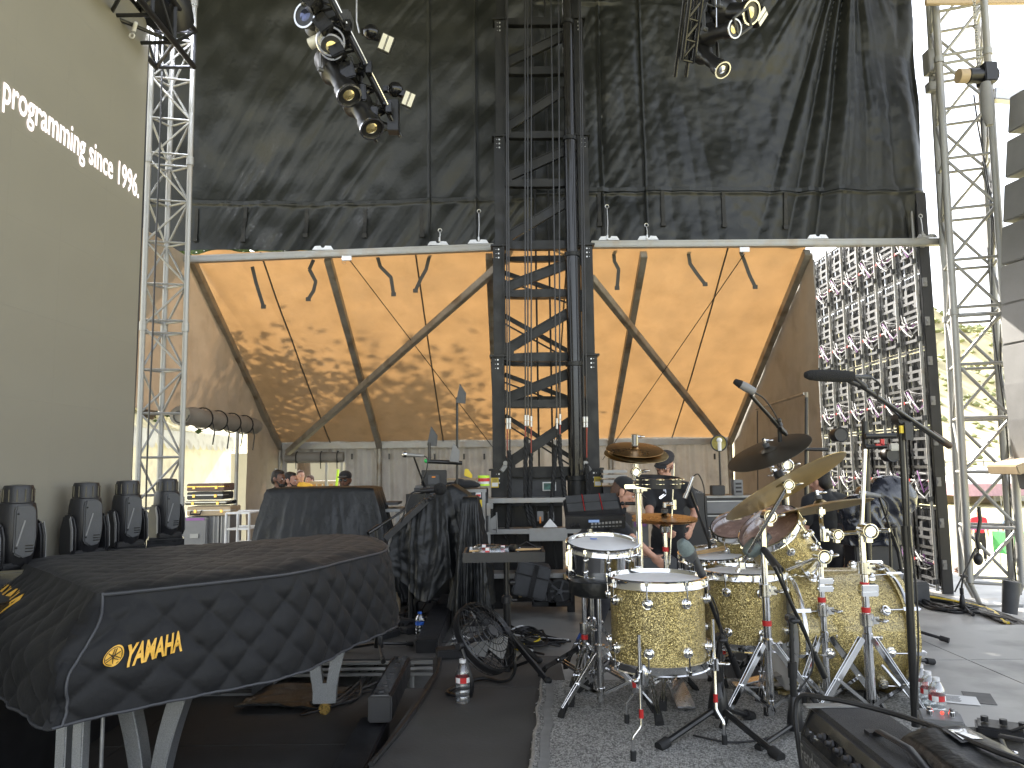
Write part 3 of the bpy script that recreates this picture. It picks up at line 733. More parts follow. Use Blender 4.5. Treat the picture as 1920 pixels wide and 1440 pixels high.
# black header truss over the screen
ha = V((-2.65, 1.2, 4.62)); hb = V((-2.65, 5.82, 4.62))
hz = at(340, 128, 5.82).z + .14
ha.z = hb.z = hz + .02
truss('black horizontal truss along the top edge of the LED screen', ha, hb, .30, 0, .36, .022, .014, M['black_metal'], joints=5)
# discharge lamp on it
lp = at(310, 12, 5.6)
L1 = thing('stage_light', 'shiny lit wash light fixed on the black truss above the LED screen', 'stage light', lp)
q = MB(); q.lathe([(.02, .16), (.09, .14), (.16, .05), (.19, -.06)], lp, (.3, -.75, .45), 24, False); build(q, 'reflector', M['reflector'], L1)
q = MB(); q.lathe([(.03, .20), (.11, .17), (.175, .06), (.20, -.08), (.21, -.08), (.185, .07), (.115, .19), (.03, .215)], lp, (.3, -.75, .45), 24, False); build(q, 'housing', M['black_metal'], L1)
q = MB(); q.ell(lp + V((.0, .02, -.01)), (.045, .045, .08)); build(q, 'lamp', mat('lit_lamp', (1, 1, 1), .3, 0, 0, 1, emit=(.75, .80, 1), es=26), L1)
ld_ = bpy.data.lights.new('lamp_light', 'POINT'); ld_.energy = 14; ld_.color = (.85, .9, 1); ld_.shadow_soft_size = .05
lo = bpy.data.objects.new('lamp_light', ld_); sc.collection.objects.link(lo); lo.parent = L1; lo.location = V((.03, -.12, .06))
# small clamp lamp
cl = thing('clamp_hook', 'small pale hook clamp dangling below the black header truss', 'clamp', at(255, 48, 5.2))
q = MB(); c = at(255, 42, 5.2); q.cyl(c, c + V((-.015, 0, -.07)), .014, n=10); q.torus(c + V((-.025, 0, -.10)), (0, 1, 0), .018, .006, 12, 5); build(q, 'hook', M['white'], cl)
# right silver truss
ty = 8.9; tb = at(1838, 1112, ty); tt = at(1745 + 45, 0, ty)
T2, C2, _ = truss('tall sunlit silver box truss tower on the right beside the stage', (5.40, ty, ZS + .25), (5.52, ty, 8.4), .50, math.radians(68), .60, .042, .019, M['alu'], joints=5)
for c in C2:
    o3 = V((5.40, ty, ZS + .25)) + c; rod(T2, 'base_leg', o3, V((5.40, ty, ZS)) + c * .6, .026, M['alu'], 10)
q = MB(); q.box((5.40, ty, ZS + .012), (.42, .42, .022)); build(q, 'base_plate', M['alu'], T2)
# cables on the right truss
for k in range(4):
    q = MB(); q.tube([V((5.62 + .05 * k + .02 * math.sin(i * .8 + k), ty - .1 + .05 * math.sin(i + k * 2), ZS + .1 + i * .42)) for i in range(15)], .010, 5)
    build(q, 'cable', M['cable'], T2)
# ------------------------------------------------------------ lifting tower
TY = 9.0
tow = thing('lifting_tower', 'black telescopic stage lifting tower in the middle with ram and crossed bracing', 'tower', (at(1020, 900, TY).x, TY, ZS))
def zt(y, px=1020): return at(px, y, TY).z
xl_, xr_ = at(935, 800, TY).x, at(1110, 800, TY).x
secs = [(1140, 878, 0.0, 'base'), (878, 666, .0, 1), (666, 461, .022, 2), (461, 257, .045, 3), (257, 40, .065, 4), (40, -90, .085, 5)]
DEP = .62
for (ya, yb_, ins, nm) in secs:
    za, zb_ = zt(ya), zt(yb_)
    for sgn, xc in ((-1, xl_), (1, xr_)):
        x = xc - sgn * ins
        for yy in (TY, TY + DEP):
            wd = .185 if nm == 'base' else .145 - ins * .3
            q = MB(); q.box((x, yy, (za + zb_) / 2), (wd, .15, zb_ - za)); q.box((x - sgn * (wd / 2 - .012), yy - .08, (za + zb_) / 2), (.024, .03, zb_ - za - .01))
            build(q, 'mast_section', M['black_steel'], tow, bevel=.006)
            q = MB(); q.box((x, yy - .004, zb_ - .012), (wd + .05, .20, .024)); build(q, 'section_flange', M['black_steel'], tow, bevel=.003)
            if yy == TY:
                for k in range(3):
                    q = MB(); q.cyl((x + sgn * .0, TY - .085, zb_ - .06 - .05 * k), (x, TY - .078, zb_ - .06 - .05 * k), .010, n=8); q.cyl((x + sgn * .03, TY - .0851, zb_ - .06 - .05 * k), (x + sgn * .03, TY - .078, zb_ - .06 - .05 * k), .004, n=6)
                    build(q, 'bolt', M['steel'], tow)
ix0, ix1 = xl_ + .07, xr_ - .07
def hbar(y, tk=.10, yy=TY, bow=.02):
    z = zt(y); q = MB(); n = 10
    pts = [V((ix0 + (ix1 - ix0) * k / n, yy, 0)) for k in range(n + 1)]
    top = [V((p.x, yy - .05, z + tk / 2 * (.55 + .45 * math.sin(math.pi * k / n) ** .5))) for k, p in enumerate(pts)]
    bot = [V((p.x, yy - .05, z - tk / 2 * (.55 + .45 * math.sin(math.pi * k / n) ** .5))) for k, p in enumerate(pts)][::-1]
    q.prism(top + bot, (0, .09, 0)); build(q, 'cross_member', M['black_steel'], tow, bevel=.004)
for y, tk in ((885, .13), (757, .09), (670, .11), (551, .10), (461, .11), (345, .10), (255, .09), (135, .10), (43, .10)): hbar(y, tk)
for y in (741, 534, 330, 128, 752, 668, 460, 258): hbar(y, .08, TY + DEP)
for lo_, hi in ((872, 772), (748, 690), (658, 572), (541, 486), (450, 365), (336, 272), (245, 155), (124, 58)):
    q = MB(); q.beam((ix0, TY - .02, zt(lo_)), (ix1, TY - .02, zt(hi)), .035, .125, (0, 1, 0)); q2 = q
    m_ = Matrix.Identity(3); q = MB(); a_ = V((ix0, TY - .02, zt(lo_))); b_ = V((ix1, TY - .02, zt(hi))); q.beam(a_, b_, .06, .12)
    q.beam(a_ + V((0, -.035, .055)), b_ + V((0, -.035, .055)), .02, .012)
    build(q, 'diagonal_brace', M['black_steel'], tow, bevel=.003)
    q = MB(); q.beam((ix0, TY + DEP, zt(hi)), (ix1, TY + DEP, zt(lo_)), .05, .055); build(q, 'diagonal_brace', M['black_steel'], tow)
    q = MB(); q.beam((ix0, TY + DEP, zt(hi) - .1), (ix1, TY + DEP, zt(lo_) - .1), .02, .02); build(q, 'diagonal_brace', M['black_steel'], tow)
    for sgn, xx in ((1, ix0), (-1, ix1)):   # gusset plates
        zz = zt(lo_) if sgn == 1 else zt(hi)
        q = MB(); q.prism([V((xx - sgn * .03, TY - .055, zz - .13)), V((xx - sgn * .03, TY - .055, zz + .13)), V((xx + sgn * .12, TY - .055, zz + .05)), V((xx + sgn * .12, TY - .055, zz - .04))], (0, .012, 0)); build(q, 'gusset_plate', M['black_steel'], tow)
# rear thin rods seen between the braces
for px in (1005, 1030):
    rod(tow, 'rear_rod', (at(px, 500, TY + .4).x, TY + .4, zt(890)), (at(px, 500, TY + .4).x, TY + .4, zt(-60)), .012, M['black_steel'])
# hydraulic ram
rx = at(1079, 800, TY - .12).x; RYY = TY - .14
for (ya, yb_, r) in ((930, 893, .108), (893, 683, .088), (683, 481, .080), (481, 267, .070), (267, 52, .062), (52, -90, .055)):
    q = MB(); q.cyl((rx, RYY, zt(ya)), (rx, RYY, zt(yb_)), r, n=28); build(q, 'ram_stage', M['gloss_black'] if r < .1 else M['black_steel'], tow)
    q = MB(); q.lathe([(r + .002, -.05), (r + .014, -.045), (r + .014, 0), (r + .002, .004)], (rx, RYY, zt(yb_)), (0, 0, 1), 28, False); build(q, 'ram_collar', M['black_steel'], tow)
# steel cables and braided hoses
for k, (px, pt, pb, dx) in enumerate(((951, 0, 786, 0), (956, 0, 786, 0), (985, 0, 780, 0), (990, 0, 780, 0), (996, 0, 782, 0), (1040, 0, 786, 4), (1048, 0, 778, 2), (1095, 0, 783, 0), (1100, 0, 783, 0))):
    yy = TY - .26; q = MB()
    ptx = {951: 949, 956: 951, 985: 984, 990: 989, 996: 996, 1040: 1032, 1048: 1047, 1095: 1085, 1100: 1088}[px]
    a = at(ptx, -30, yy); b = at(px + dx, pb, yy)
    q.tube([b + (a - b) * t for t in (0, .25, .5, .75, 1)], .0095, 6); build(q, 'lift_cable', M['black_metal'], tow)
    q = MB(); q.cyl(b + V((0, 0, .01)), b + V((0, 0, -.05)), .016, n=10); q.cyl(b + V((0, 0, -.055)), b + V((0, 0, -.11)), .014, n=10); build(q, 'cable_terminal', M['steel'], tow)
    c = at(px + dx, 858, yy); q = MB(); q.tube([b + V((0, 0, -.1)), (b + c) / 2, c], .008, 6); build(q, 'control_cable', M['rubber'] if k % 2 else mat('red_cable%d' % k, (.30, .05, .03), .5), tow)
for pts in ([(954, 845), (956, 880), (955, 930), (952, 985), (948, 1010)], [(986, 820), (985, 880), (986, 940), (993, 985)], [(996, 850), (994, 900), (993, 950), (1003, 990)], [(1042, 840), (1038, 890), (1035, 940), (1032, 985)], [(1049, 815), (1050, 860), (1056, 900), (1060, 935)], [(1100, 870), (1102, 900), (1103, 935)]):
    P3 = [at(x, y, TY - .32) for x, y in pts]; fine = []
    for i in range(len(P3) - 1):
        for k in range(12): fine.append(P3[i] + (P3[i + 1] - P3[i]) * (k / 12))
    fine.append(P3[-1]); q = MB()
    for ph in (0, 2.09, 4.18):
        q.tube([p + V((math.cos(i * .8 + ph) * .012, math.sin(i * .8 + ph) * .012, 0)) for i, p in enumerate(fine)], .016, 6)
    build(q, 'braided_hose', M['rubber'], tow)
# warning labels
for px, py in ((925, 905), (1118, 903)):
    c = at(px + 3, py, TY - .095); lb = MB(); lb.box(c, (.085, .004, .11)); L_ = build(lb, 'warning_label', M['yellow'], tow)
    q = MB(); q.box(c + V((0, -.004, -.022)), (.07, .003, .045)); build(q, 'label_panel', M['paper'], L_)
    text('DANGER', 'label_text', M['black_metal'], L_, c + V((-.033, -.003, .034)), (1, 0, 0), (0, 0, 1), .018, .001, bold=.01, sx=.95)
    q = MB()
    for k in range(3): q.box(c + V((0, -.0035, .026 - .009 * k)), (.06, .002, .004))
    stuff(build(q, 'label_print', M['dark_grey'], L_))
# perforated guard and hinge cams at the foot
q = MB(); c0, c1 = at(947, 888, TY + .05), at(1062, 932, TY + .05); q.bb((c0.x, TY + .04, c1.z - .1), (c1.x, TY + .06, c0.z)); build(q, 'guard_panel', M['dark_grey'], tow)
for px, s in ((948, 1), (1098, -1)):
    c = at(px, 872, TY - .1); q = MB(); q.beam(c, c + V((s * -.05, -.02, -.07)), .03, .05); q.cyl(c + V((0, -.03, .02)), c + V((0, .03, .02)), .03, n=10); build(q, 'locking_cam', M['alu'], tow, bevel=.004)
# base frame with pale beams
bf = thing('tower_base_frame', 'dark steel base frame with three pale aluminium shelves below the tower', 'frame', (.3, 8.7, ZS))
BF = 8.62
for (x0, x1, y, dd) in ((915, 1064, 938, .06), (913, 1092, 996, .06), (916, 1072, 1079, .06)):
    a, b = at(x0, y, BF), at(x1, y, BF); q = MB(); q.box((a + b) / 2 + V((0, .12, 0)), (b.x - a.x, .30, .052)); build(q, 'shelf_beam', M['alu'], bf, bevel=.004)
for px in (917, 1068):
    a, b = at(px, 940, BF), at(px, 1135, BF); q = MB(); q.bb((a.x - .04, BF + .05, ZS), (a.x + .04, BF + .16, a.z)); build(q, 'upright', M['black_steel'], bf, bevel=.003)
q = MB(); a, b = at(922, 950, BF + .3), at(1062, 1130, BF + .3); q.bb((a.x, BF + .75, ZS), (b.x, BF + .77, a.z)); build(q, 'back_panel', M['black_metal'], bf)
for k in range(5):
    px = 935 + k * 24; a = at(px, 1000, BF + .2); q = MB(); q.beam(at(px, 948, BF + .35), at(px + 14, 1075, BF + .35), .05, .03); build(q, 'inner_strut', M['black_steel'], bf)
q = MB(); a = at(1028, 1002, BF - .02); q.box(a, (.42, .04, .14)); build(q, 'valve_box', M['alu'], bf, bevel=.004)
q = MB(); a = at(917, 966, BF - .02); q.box(a, (.03, .04, .34)); q.box(a + V((.02, 0, .1)), (.05, .03, .06)); q.box(a + V((.02, 0, -.12)), (.05, .03, .08)); build(q, 'side_bracket', M['alu'], bf, bevel=.003)
for px in (970, 1058):
    rod(bf, 'brass_rod', at(px, 1076, BF - .1), at(px + 6, 1120, BF - .1), .018, mat('brassy%d' % px, (.5, .38, .2), .4, .6))
q = MB(); a = at(1013, 968, BF + .1); q.box(a, (.07, .02, .11)); q.box(a + V((.12, 0, .0)), (.07, .02, .11)); build(q, 'socket_box', M['grey_case'], bf, bevel=.004)
q = MB(); a = at(1013, 975, BF + .08); q.box(a, (.018, .02, .07)); build(q, 'red_tag', M['orange'], bf)
q = MB(); a = at(1030, 912, TY - .12); pc = thing('framed_picture', 'small white framed picture leaning on the top shelf under the tower', 'picture', a)
q.box(a, (.155, .012, .10)); build(q, 'frame', M['white'], pc, bevel=.002)
q = MB(); q.box(a + V((0, -.009, 0)), (.13, .006, .075)); build(q, 'image', mat('picture_print', (.05, .14, .12), .4, 0, .9, 18), pc)
q = MB(); a = at(1030, 988, BF - .02); q.prism([a + V((-.07, -.05, 0)), a + V((.09, -.05, 0)), a + V((.01, .0, .09))], (0, .03, 0)); o = build(q, 'folded_card', M['paper']); tag(o, 'small white folded paper card on the middle shelf under the tower', 'card')
q = MB(); a = at(915, 990, BF - .05); q.prism([a + V((-.14, 0, -.01)), a + V((.09, 0, -.01)), a + V((.09, 0, .14))], (0, .02, 0)); q.cyl(a + V((.10, 0, -.05)), a + V((.095, 0, .17)), .008); o = build(q, 'metal_wedge', M['alu']); tag(o, 'grey triangular metal plate at the left end of the middle shelf', 'plate')
# ------------------------------------------------------------ rolling things under the tower
c = at(990, 1108, 8.5)
cs = thing('equipment_case', 'dark plastic transport case tilted on the floor under the tower', 'case', c)
q = MB(); rt = Matrix.Rotation(.25, 3, 'Y'); cc = at(996, 1085, 8.5); q.box(cc, (.36, .35, .36), rt); build(q, 'body', M['dark_grey'], cs, bevel=.02)
q = MB(); q.box(cc + V((0, -.18, .05)), (.37, .012, .012), rt); q.box(cc + V((.02, -.185, .0)), (.05, .02, .34), rt); build(q, 'latch_band', M['black_metal'], cs)
for k, px in enumerate((1020, 1050)):
    c = at(px, 1108, 8.4); wt = thing('wheel_dolly', ['left small dolly wheel in a steel bracket under the tower', 'right small dolly wheel in a steel bracket under the tower'][k], 'wheel', c, 'dolly wheels under the tower')
    q = MB(); q.lathe([(.11, -.03), (.13, -.025), (.135, 0), (.13, .025), (.11, .03), (.04, .02), (.04, -.02), (.11, -.03)], c, (0, 1, 0), 24, False); build(q, 'tyre', M['rubber'], wt)
    q = MB(); q.cyl(c + V((0, -.035, 0)), c + V((0, .03, 0)), .03)
    for a in range(5): q.beam(c + V((0, -.02, 0)), c + V((math.cos(a * 1.257) * .11, -.02, math.sin(a * 1.257) * .11)), .02, .02, (0, 1, 0))
    build(q, 'hub', M['dark_grey'], wt)
    q = MB(); q.box(c + V((0, 0, -.13)), (.26, .12, .05)); q.box(c + V((-.12, -.04, -.06)), (.02, .04, .16)); q.box(c + V((.12, -.04, -.06)), (.02, .04, .16)); build(q, 'bracket', M['black_steel'], wt, bevel=.004)
# ------------------------------------------------------------ right LED wall, seen from behind
LX = 5.25
lw = thing('led_wall', 'tall mesh LED video wall on the right seen from behind, full of struts and cables', 'led wall', (LX, 11, ZS))
y0w = 9.58; cw, chh = .535, 1.0; ncol = 7; nrow = 5
zbase = ZS + .03
protos = {}
def cab(i, j):
    y = y0w + cw * i; z = zbase + chh * j
    solid = (j == 0) or (j == 1 and i < 4)
    key = ('s' if solid else 'o', (i + j) % 2)
    if key in protos:
        src, o0 = protos[key]; c = src.copy(); sc.collection.objects.link(c); c.parent = lw; c.location = V((LX, y, z)) - off(lw)
        for ch in src.children:
            d = ch.copy(); sc.collection.objects.link(d); d.parent = c
            if ch.name.startswith('cable'): d.scale = (1, 1, 1)
        return
    r = random.Random(i * 7 + j)
    # frame of the cabinet
    OFF_ = V((0, 0, 0))
    q = MB(); g = .006
    for yy in (g, cw - g): q.bb((-.016, yy - .009, g), (.016, yy + .009, chh - g))
    for zz in (g, chh - g): q.bb((-.014, g + .010, zz - .009), (.014, cw - g - .010, zz + .009))
    c = build(q, 'cabinet', M['black_plastic'], None, smooth=False); c.parent = lw; c.location = V((LX, y, z)) - off(lw); OFF[c.name] = V((0, 0, 0))
    rod(c, 'vertical_pole', (-.09, .02, 0), (-.09, .02, chh), .019, M['alu'], 12)
    rod(c, 'clamp', (-.11, .02, .08), (-.11, .02, .14), .032, M['dark_grey'], 10)
    for k in range(6):
        yy = .075 + k * .078; rod(c, 'led_strip', (.02, yy, .03), (.02, yy, chh - .03), 1, M['black_plastic'], box=(.030, .034))
        rod(c, 'rib', (-.035, yy + .039, .04), (-.035, yy + .039, chh - .04), .009, M['grey_case'] if k % 2 else M['dark_grey'], 6)
    for zz in (.12, .22, .42, .5, .62, .72, .86): rod(c, 'cross_bar', (-.05, .04, zz), (-.05, cw - .03, zz), 1, M['dark_grey'] if zz != .5 else M['black_plastic'], box=(.012, .036))
    rod(c, 'handle_bar', (-.08, .03, .33), (-.08, cw - .02, .33), .016, M['grey_case'], 8)
    q = MB(); q.box((-.08, .045, .33), (.034, .02, .034)); q.box((-.08, cw - .03, .33), (.034, .02, .034)); build(q, 'red_latch', M['red'], c)
    for k in range(2):
        q = MB(); yy = .15 + k * .22; zz = .52 + .1 * k; q.box((-.03, yy, zz + .1), (.05, .07, .17)); q.box((-.02, yy + .02, zz - .12), (.03, .05, .10)); q.prism([V((-.05, yy, zz)), V((-.05, yy + .08, zz + .06)), V((-.05, yy + .08, zz + .09)), V((-.05, yy, zz + .03))], (.012, 0, 0)); build(q, 'module', M['dark_grey'], c, bevel=.003)
    q = MB(); q.box((-.06, .30, .24), (.05, .12, .06)); q.box((-.06, .12, .19), (.06, .06, .05)); build(q, 'connector', M['black_plastic'], c, bevel=.003)
    for k in range(8):
        q = MB(); ya_, yb_ = r.uniform(.02, .2), r.uniform(.3, .52); za, zb_ = r.uniform(.22, .42), r.uniform(.18, .45)
        q.tube([V((-.08, ya_, za)), V((-.12, ya_ + .08, za - .07 + r.uniform(-.05, .1))), V((-.13, (ya_ + yb_) / 2, (za + zb_) / 2 + r.uniform(-.1, .1))), V((-.11, yb_ - .06, zb_ + .05)), V((-.08, yb_, zb_))], .008, 5)
        build(q, 'cable', [M['cable'], M['white_plastic'], M['grey_case'], M['white_plastic'], M['purple'], M['grey_case'], M['grey_case'], M['cable']][k], c)
    if solid:
        q = MB(); q.bb((.046, .02, .02), (.056, cw - .02, chh - .02)); build(q, 'back_plate', M['black_plastic'], c, smooth=False)
    protos[key] = (c, V((LX, y, z)))
for j in range(nrow):
    for i in range(ncol): cab(i, j)
q = MB(); q.bb((LX - .06, y0w - .05, ZS), (LX + .07, y0w - .006, 4.6)); build(q, 'end_frame', M['black_plastic'], lw, smooth=False, bevel=.004)
for k in range(9):
    q = MB(); q.box((LX - .03, y0w - .06, ZS + .35 + k * .5), (.05, .03, .11)); q.cyl((LX - .03, y0w - .09, ZS + .35 + k * .5), (LX - .03, y0w - .06, ZS + .35 + k * .5), .02); build(q, 'side_latch', M['grey_case'], lw)
# ------------------------------------------------------------ line array at the right edge
la = thing('line_array', 'curved hanging column of grey loudspeaker cabinets at the right edge', 'loudspeaker', (6.2, 8.0, 5))
arr = [(1915, 205, 0), (1910, 290, .02), (1906, 375, .04), (1903, 455, .06), (1902, 530, .05), (1904, 605, .02), (1907, 680, -.03), (1913, 750, -.09), (1921, 815, -.17), (1932, 872, -.28)]
for k, (px, py, t) in enumerate(arr):
    c = at(px + 64, py, 8.0); j_ = min(k + 1, 9); i_ = j_ - 1; pa_, pb_ = at(arr[i_][0], arr[i_][1], 8), at(arr[j_][0], arr[j_][1], 8); rt = Matrix.Rotation(-math.atan2(pb_.x - pa_.x, pa_.z - pb_.z), 3, 'Y') @ Matrix.Rotation(.12, 3, 'Z')
    q = MB(); q.prism([c + rt @ V((-.33, -.22, -.215)), c + rt @ V((.33, -.35, -.20)), c + rt @ V((.33, -.35, .20)), c + rt @ V((-.33, -.22, .215))], rt @ V((0, .5, 0)))
    b = build(q, 'cabinet', M['speaker_grey'], la, bevel=.012)
    q = MB(); c2 = c + rt @ V((-.10, -.30, .06)); q.box(c2, (.07, .05, .09), rt); q.cyl(c2 + rt @ V((-.02, -.02, 0)), c2 + rt @ V((-.12, -.05, .01)), .013); q.box(c + rt @ V((-.22, -.27, .02)), (.03, .02, .02), rt); build(q, 'connector', M['black_plastic'], b)
    q = MB(); s = c2 + rt @ V((-.12, -.05, .01)); q.tube([s, s + V((-.12, -.05, -.02)), s + V((-.22, -.03, -.16)), s + V((-.2, -.02, -.34)), s + V((-.08, 0, -.42))], .010, 6); build(q, 'link_cable', M['cable'], b)
q = MB(); c = at(1905, 845, 8.1); q.box(c + V((.1, 0, -.12)), (.55, .5, .10), Matrix.Rotation(-.3, 3, 'Y')); build(q, 'bottom_wedge', M['case_tan'], la, bevel=.01)
# hoist with sock
ho = thing('chain_hoist', 'black chain hoist with dangling cloth bag beside the right truss', 'hoist', at(1858, 140, 8.2))
q = MB(); c = at(1850, 142, 8.2); q.cyl(c + V((-.22, 0, 0)), c + V((.10, 0, 0)), .085, n=20); q.box(c + V((.0, 0, .01)), (.14, .2, .22)); build(q, 'motor', M['black_metal'], ho, bevel=.01)
q = MB(); q.cyl(c + V((-.32, 0, 0)), c + V((-.22, 0, 0)), .08, n=20); build(q, 'end_cap', M['case_tan'], ho)
q = MB(); s = at(1848, 155, 8.15); q.tube([s, at(1850, 180, 8.15), at(1853, 215, 8.15), at(1856, 235, 8.15)], [.05, .065, .065, .04], 12); build(q, 'chain_bag', M['speaker_grey'], ho)
q = MB()
for k in range(26):
    p = at(1836, 128, 8.2) + V((0, 0, .045 * k)); q.torus(p, (1, 0, 0) if k % 2 else (0, 1, 0), .018, .006, 8, 4)
build(q, 'chain', M['steel'], ho)
q = MB(); q.beam(at(1860, 178, 8.5), at(1960, 188, 8.5), .12, .14); o = build(q, 'rigging_beam', M['steel'], smooth=False, bevel=.01); tag(o, 'short steel rigging beam above the grey loudspeaker column', 'beam')
# yellow header beam top right
q = MB(); q.beam(at(1735, 4, 8.6), at(1960, 2, 8.6), .05, .07); o = build(q, 'header_beam', M['case_tan'], smooth=False, bevel=.006); tag(o, 'thin tan beam crossing the top right corner above the truss', 'beam')
sm = thing('floodlight', 'small grey floodlight on a bracket behind the edge of the right tarp', 'floodlight', at(1742, 110, 9.0))
q = MB(); c = at(1744, 118, 9.15); q.box(c, (.12, .15, .3)); q.box(c + V((.02, 0, -.32)), (.16, .12, .12)); build(q, 'housing', M['grey_case'], sm, bevel=.01)
q = MB(); q.tube([c + V((.03, 0, -.15)), c + V((.08, 0, -.25)), c + V((-.02, 0, -.34))], .014, 6); build(q, 'bracket', M['alu'], sm)
# ------------------------------------------------------------ hanging light rigs
def profile_light(T_, c, direction, L=.5, r=.085, lens='lens', yoke=True):
    d = V(direction).normalized(); a, u, v = frame(d)
    q = MB(); q.lathe([(.0, -L * .55), (r * .8, -L * .55), (r * 1.25, -L * .45), (r * 1.3, -L * .1), (r * .8, 0), (r * .78, L * .28), (r * .98, L * .30), (r, L * .45)], c, d, 20, True); build(q, 'lamp_body', M['black_metal'], T_)
    q = MB(); q.lathe([(r * .98, L * .44), (r * 1.08, L * .45), (r * 1.08, L * .475), (r * .92, L * .475), (r * .9, L * .40)], c, d, 24, False); build(q, 'lens_ring', M['chrome_dull'], T_)
    q = MB(); q.lathe([(0, L * .46), (r * .5, L * .45), (r * .9, L * .41)], c, d, 20, False); build(q, 'lens', M[lens], T_)
    if yoke:
        s = u if abs(u.z) < .5 else v; s = V((s.x, s.y, 0)).normalized(); up = V((0, 0, 1)); R = r * 1.75; pts = [c + s * R, c + s * R + up * .16, c + s * R * .75 + up * .24, c - s * R * .75 + up * .24, c - s * R + up * .16, c - s * R]
        q = MB()
        for i in range(5): q.beam(pts[i], pts[i + 1] + (pts[i + 1] - pts[i]).normalized() * .012, .008, .035, (0, 1, 0) if False else d)
        q.cyl(c - s * (R + .02), c - s * (R - .03), .02); q.cyl(c + s * (R - .03), c + s * (R + .02), .02)
        build(q, 'yoke', M['dark_grey'], T_)
        q = MB(); q.cyl(c + up * .23, c + up * .34, .02); q.box(c + up * .36, (.06, .05, .09)); build(q, 'clamp', M['black_metal'], T_)
def strobe(T_, c, wd, ht, tilt, yaw):
    rt = Matrix.Rotation(yaw, 3, 'Z') @ Matrix.Rotation(tilt, 3, 'Y') @ Matrix.Rotation(.35, 3, 'X')
    q = MB(); q.box(c, (wd, .08, ht), rt); build(q, 'housing', M['black_metal'], T_, bevel=.006)
    for s in (-1, 1):
        q = MB(); q.box(c + rt @ V((s * wd * .25, -.044, 0)), (wd * .36, .008, ht * .88), rt); build(q, 'light_plate', M['white_led'], T_)
    for s in (-1, 0, 1):
        q = MB(); q.box(c + rt @ V((s * wd * .045, -.043, 0)), (wd * .02, .008, ht * .88), rt); build(q, 'led_line', M['dark_grey'] if s else M['white_led'], T_)
HY = 6.6
hr = thing('lighting_truss', 'black lighting truss hanging over the left tarp, sloping down to the right', 'truss', at(700, 120, HY))
r0, r1 = at(585, -70, HY - .6), at(742, 240, HY + .3)
for dx, dy, dz in ((0, 0, 0), (-.24, .1, .0), (0, .3, .05), (-.24, .35, .02)):
    rod(hr, 'chord', r0 + V((dx, dy, dz)), r1 + V((dx, dy, dz)), .022, M['gloss_black'], 12)
for k in range(9):
    t = k / 8; p = r0 + (r1 - r0) * t; p2 = r0 + (r1 - r0) * min(1, t + .12)
    rod(hr, 'rung', p, p + V((-.24, .1, 0)), .012, M['gloss_black'], 8); rod(hr, 'diagonal', p + V((-.24, .1, 0)), p2, .012, M['gloss_black'], 8)
    rod(hr, 'rung', p, p + V((0, .3, .05)), .012, M['chrome_dull'], 8)
    if k % 2: q = MB(); q.box(p + V((.03, -.03, 0)), (.05, .08, .11)); q.cyl(p + V((0, -.05, .02)), p + V((0, -.09, .02)), .015); build(q, 'clamp', M['gloss_black'], hr, bevel=.004)
for k in range(7):
    p = r0 + (r1 - r0) * (k / 7 + .05) + V((-.16, .0, -.03)); q = MB(); q.box(p, (.16, .14, .13), Matrix.Rotation(.5 + .2 * k, 3, 'Y')); q.cyl(p, p + V((.12, .05, .10)), .035); build(q, 'power_box', M['gloss_black'], hr, bevel=.01)
for (a_, b_) in ((0.05, .3), (.35, .6), (.64, .9)):
    p = r0 + (r1 - r0) * a_ + V((.03, -.05, 0)); p2 = r0 + (r1 - r0) * b_ + V((.03, -.05, 0)); rod(hr, 'hanging_rail', p, p2, .010, M['chrome'], 8)
q = MB(); pe_ = at(738, 243, HY + .3); q.box(pe_ + V((0, 0, .12)), (.10, .12, .3)); build(q, 'end_plate', M['black_metal'], hr, bevel=.004)
def fixture(label, cat='stage light', group='lights on the left hanging truss', loc=None): return thing('stage_light', label, cat, loc, group)
c = at(590, 40, HY - .2); t_ = fixture('round projector with blue violet lens, topmost on the left hanging truss', loc=c)
profile_light(t_, c, (-.38, -.9, -.12), .30, .105, 'lens', False)
q = MB(); q.box(c + V((.14, .06, .06)), (.12, .2, .34)); q.box(c + V((.26, .1, .02)), (.10, .2, .2)); build(q, 'arm', M['dark_grey'], t_, bevel=.02)
c = at(622, 88, HY - .1); t_ = fixture('stage light with a shiny open reflector below the blue lens projector', loc=c)
profile_light(t_, c, (.2, -.85, -.5), .34, .10, 'lens_warm', False)
q = MB(); q.cyl(c + V((-.18, -.05, .0)), c + V((-.02, -.1, .05)), .05, .045, n=16); build(q, 'bright_tube', M['white_led'], t_)
q = MB(); q.torus(c + V((.03, -.16, -.04)), (.25, -.8, -.5), .115, .014, 28, 6); build(q, 'rim', M['chrome_dull'], t_)
c = at(634, 140, HY); t_ = fixture('black spotlight in a curved yoke, middle of the left hanging truss', loc=c); profile_light(t_, c + V((.0, 0, -.02)), (.42, -.42, -.80), .66, .105, 'lens_warm')
c = at(676, 205, HY + .1); t_ = fixture('lowest black spotlight in a curved yoke on the left hanging truss', loc=c); profile_light(t_, c, (.42, -.42, -.80), .66, .105, 'lens_warm')
for px, py, s, lb in ((724, 82, 1.15, 'upper white strobe panel sticking out right of the left hanging truss'), (766, 187, 1, 'lower white strobe panel sticking out right of the left hanging truss')):
    c = at(px, py, HY + .2); t_ = fixture(lb, loc=c); strobe(t_, c, .105 * s, .135 * s, .35, .25)
    q = MB(); q.ell(c + V((-.13 * s, .04, .12 * s)), (.075, .07, .07)); q.beam(c + V((-.14 * s, .05, .10 * s)), c + V((-.02, .05, .07)), .06, .05); q.beam(c + V((-.24, .05, .13 * s)), c + V((-.12, .05, .13 * s)), .05, .05); build(q, 'arm', M['gloss_black'], t_)
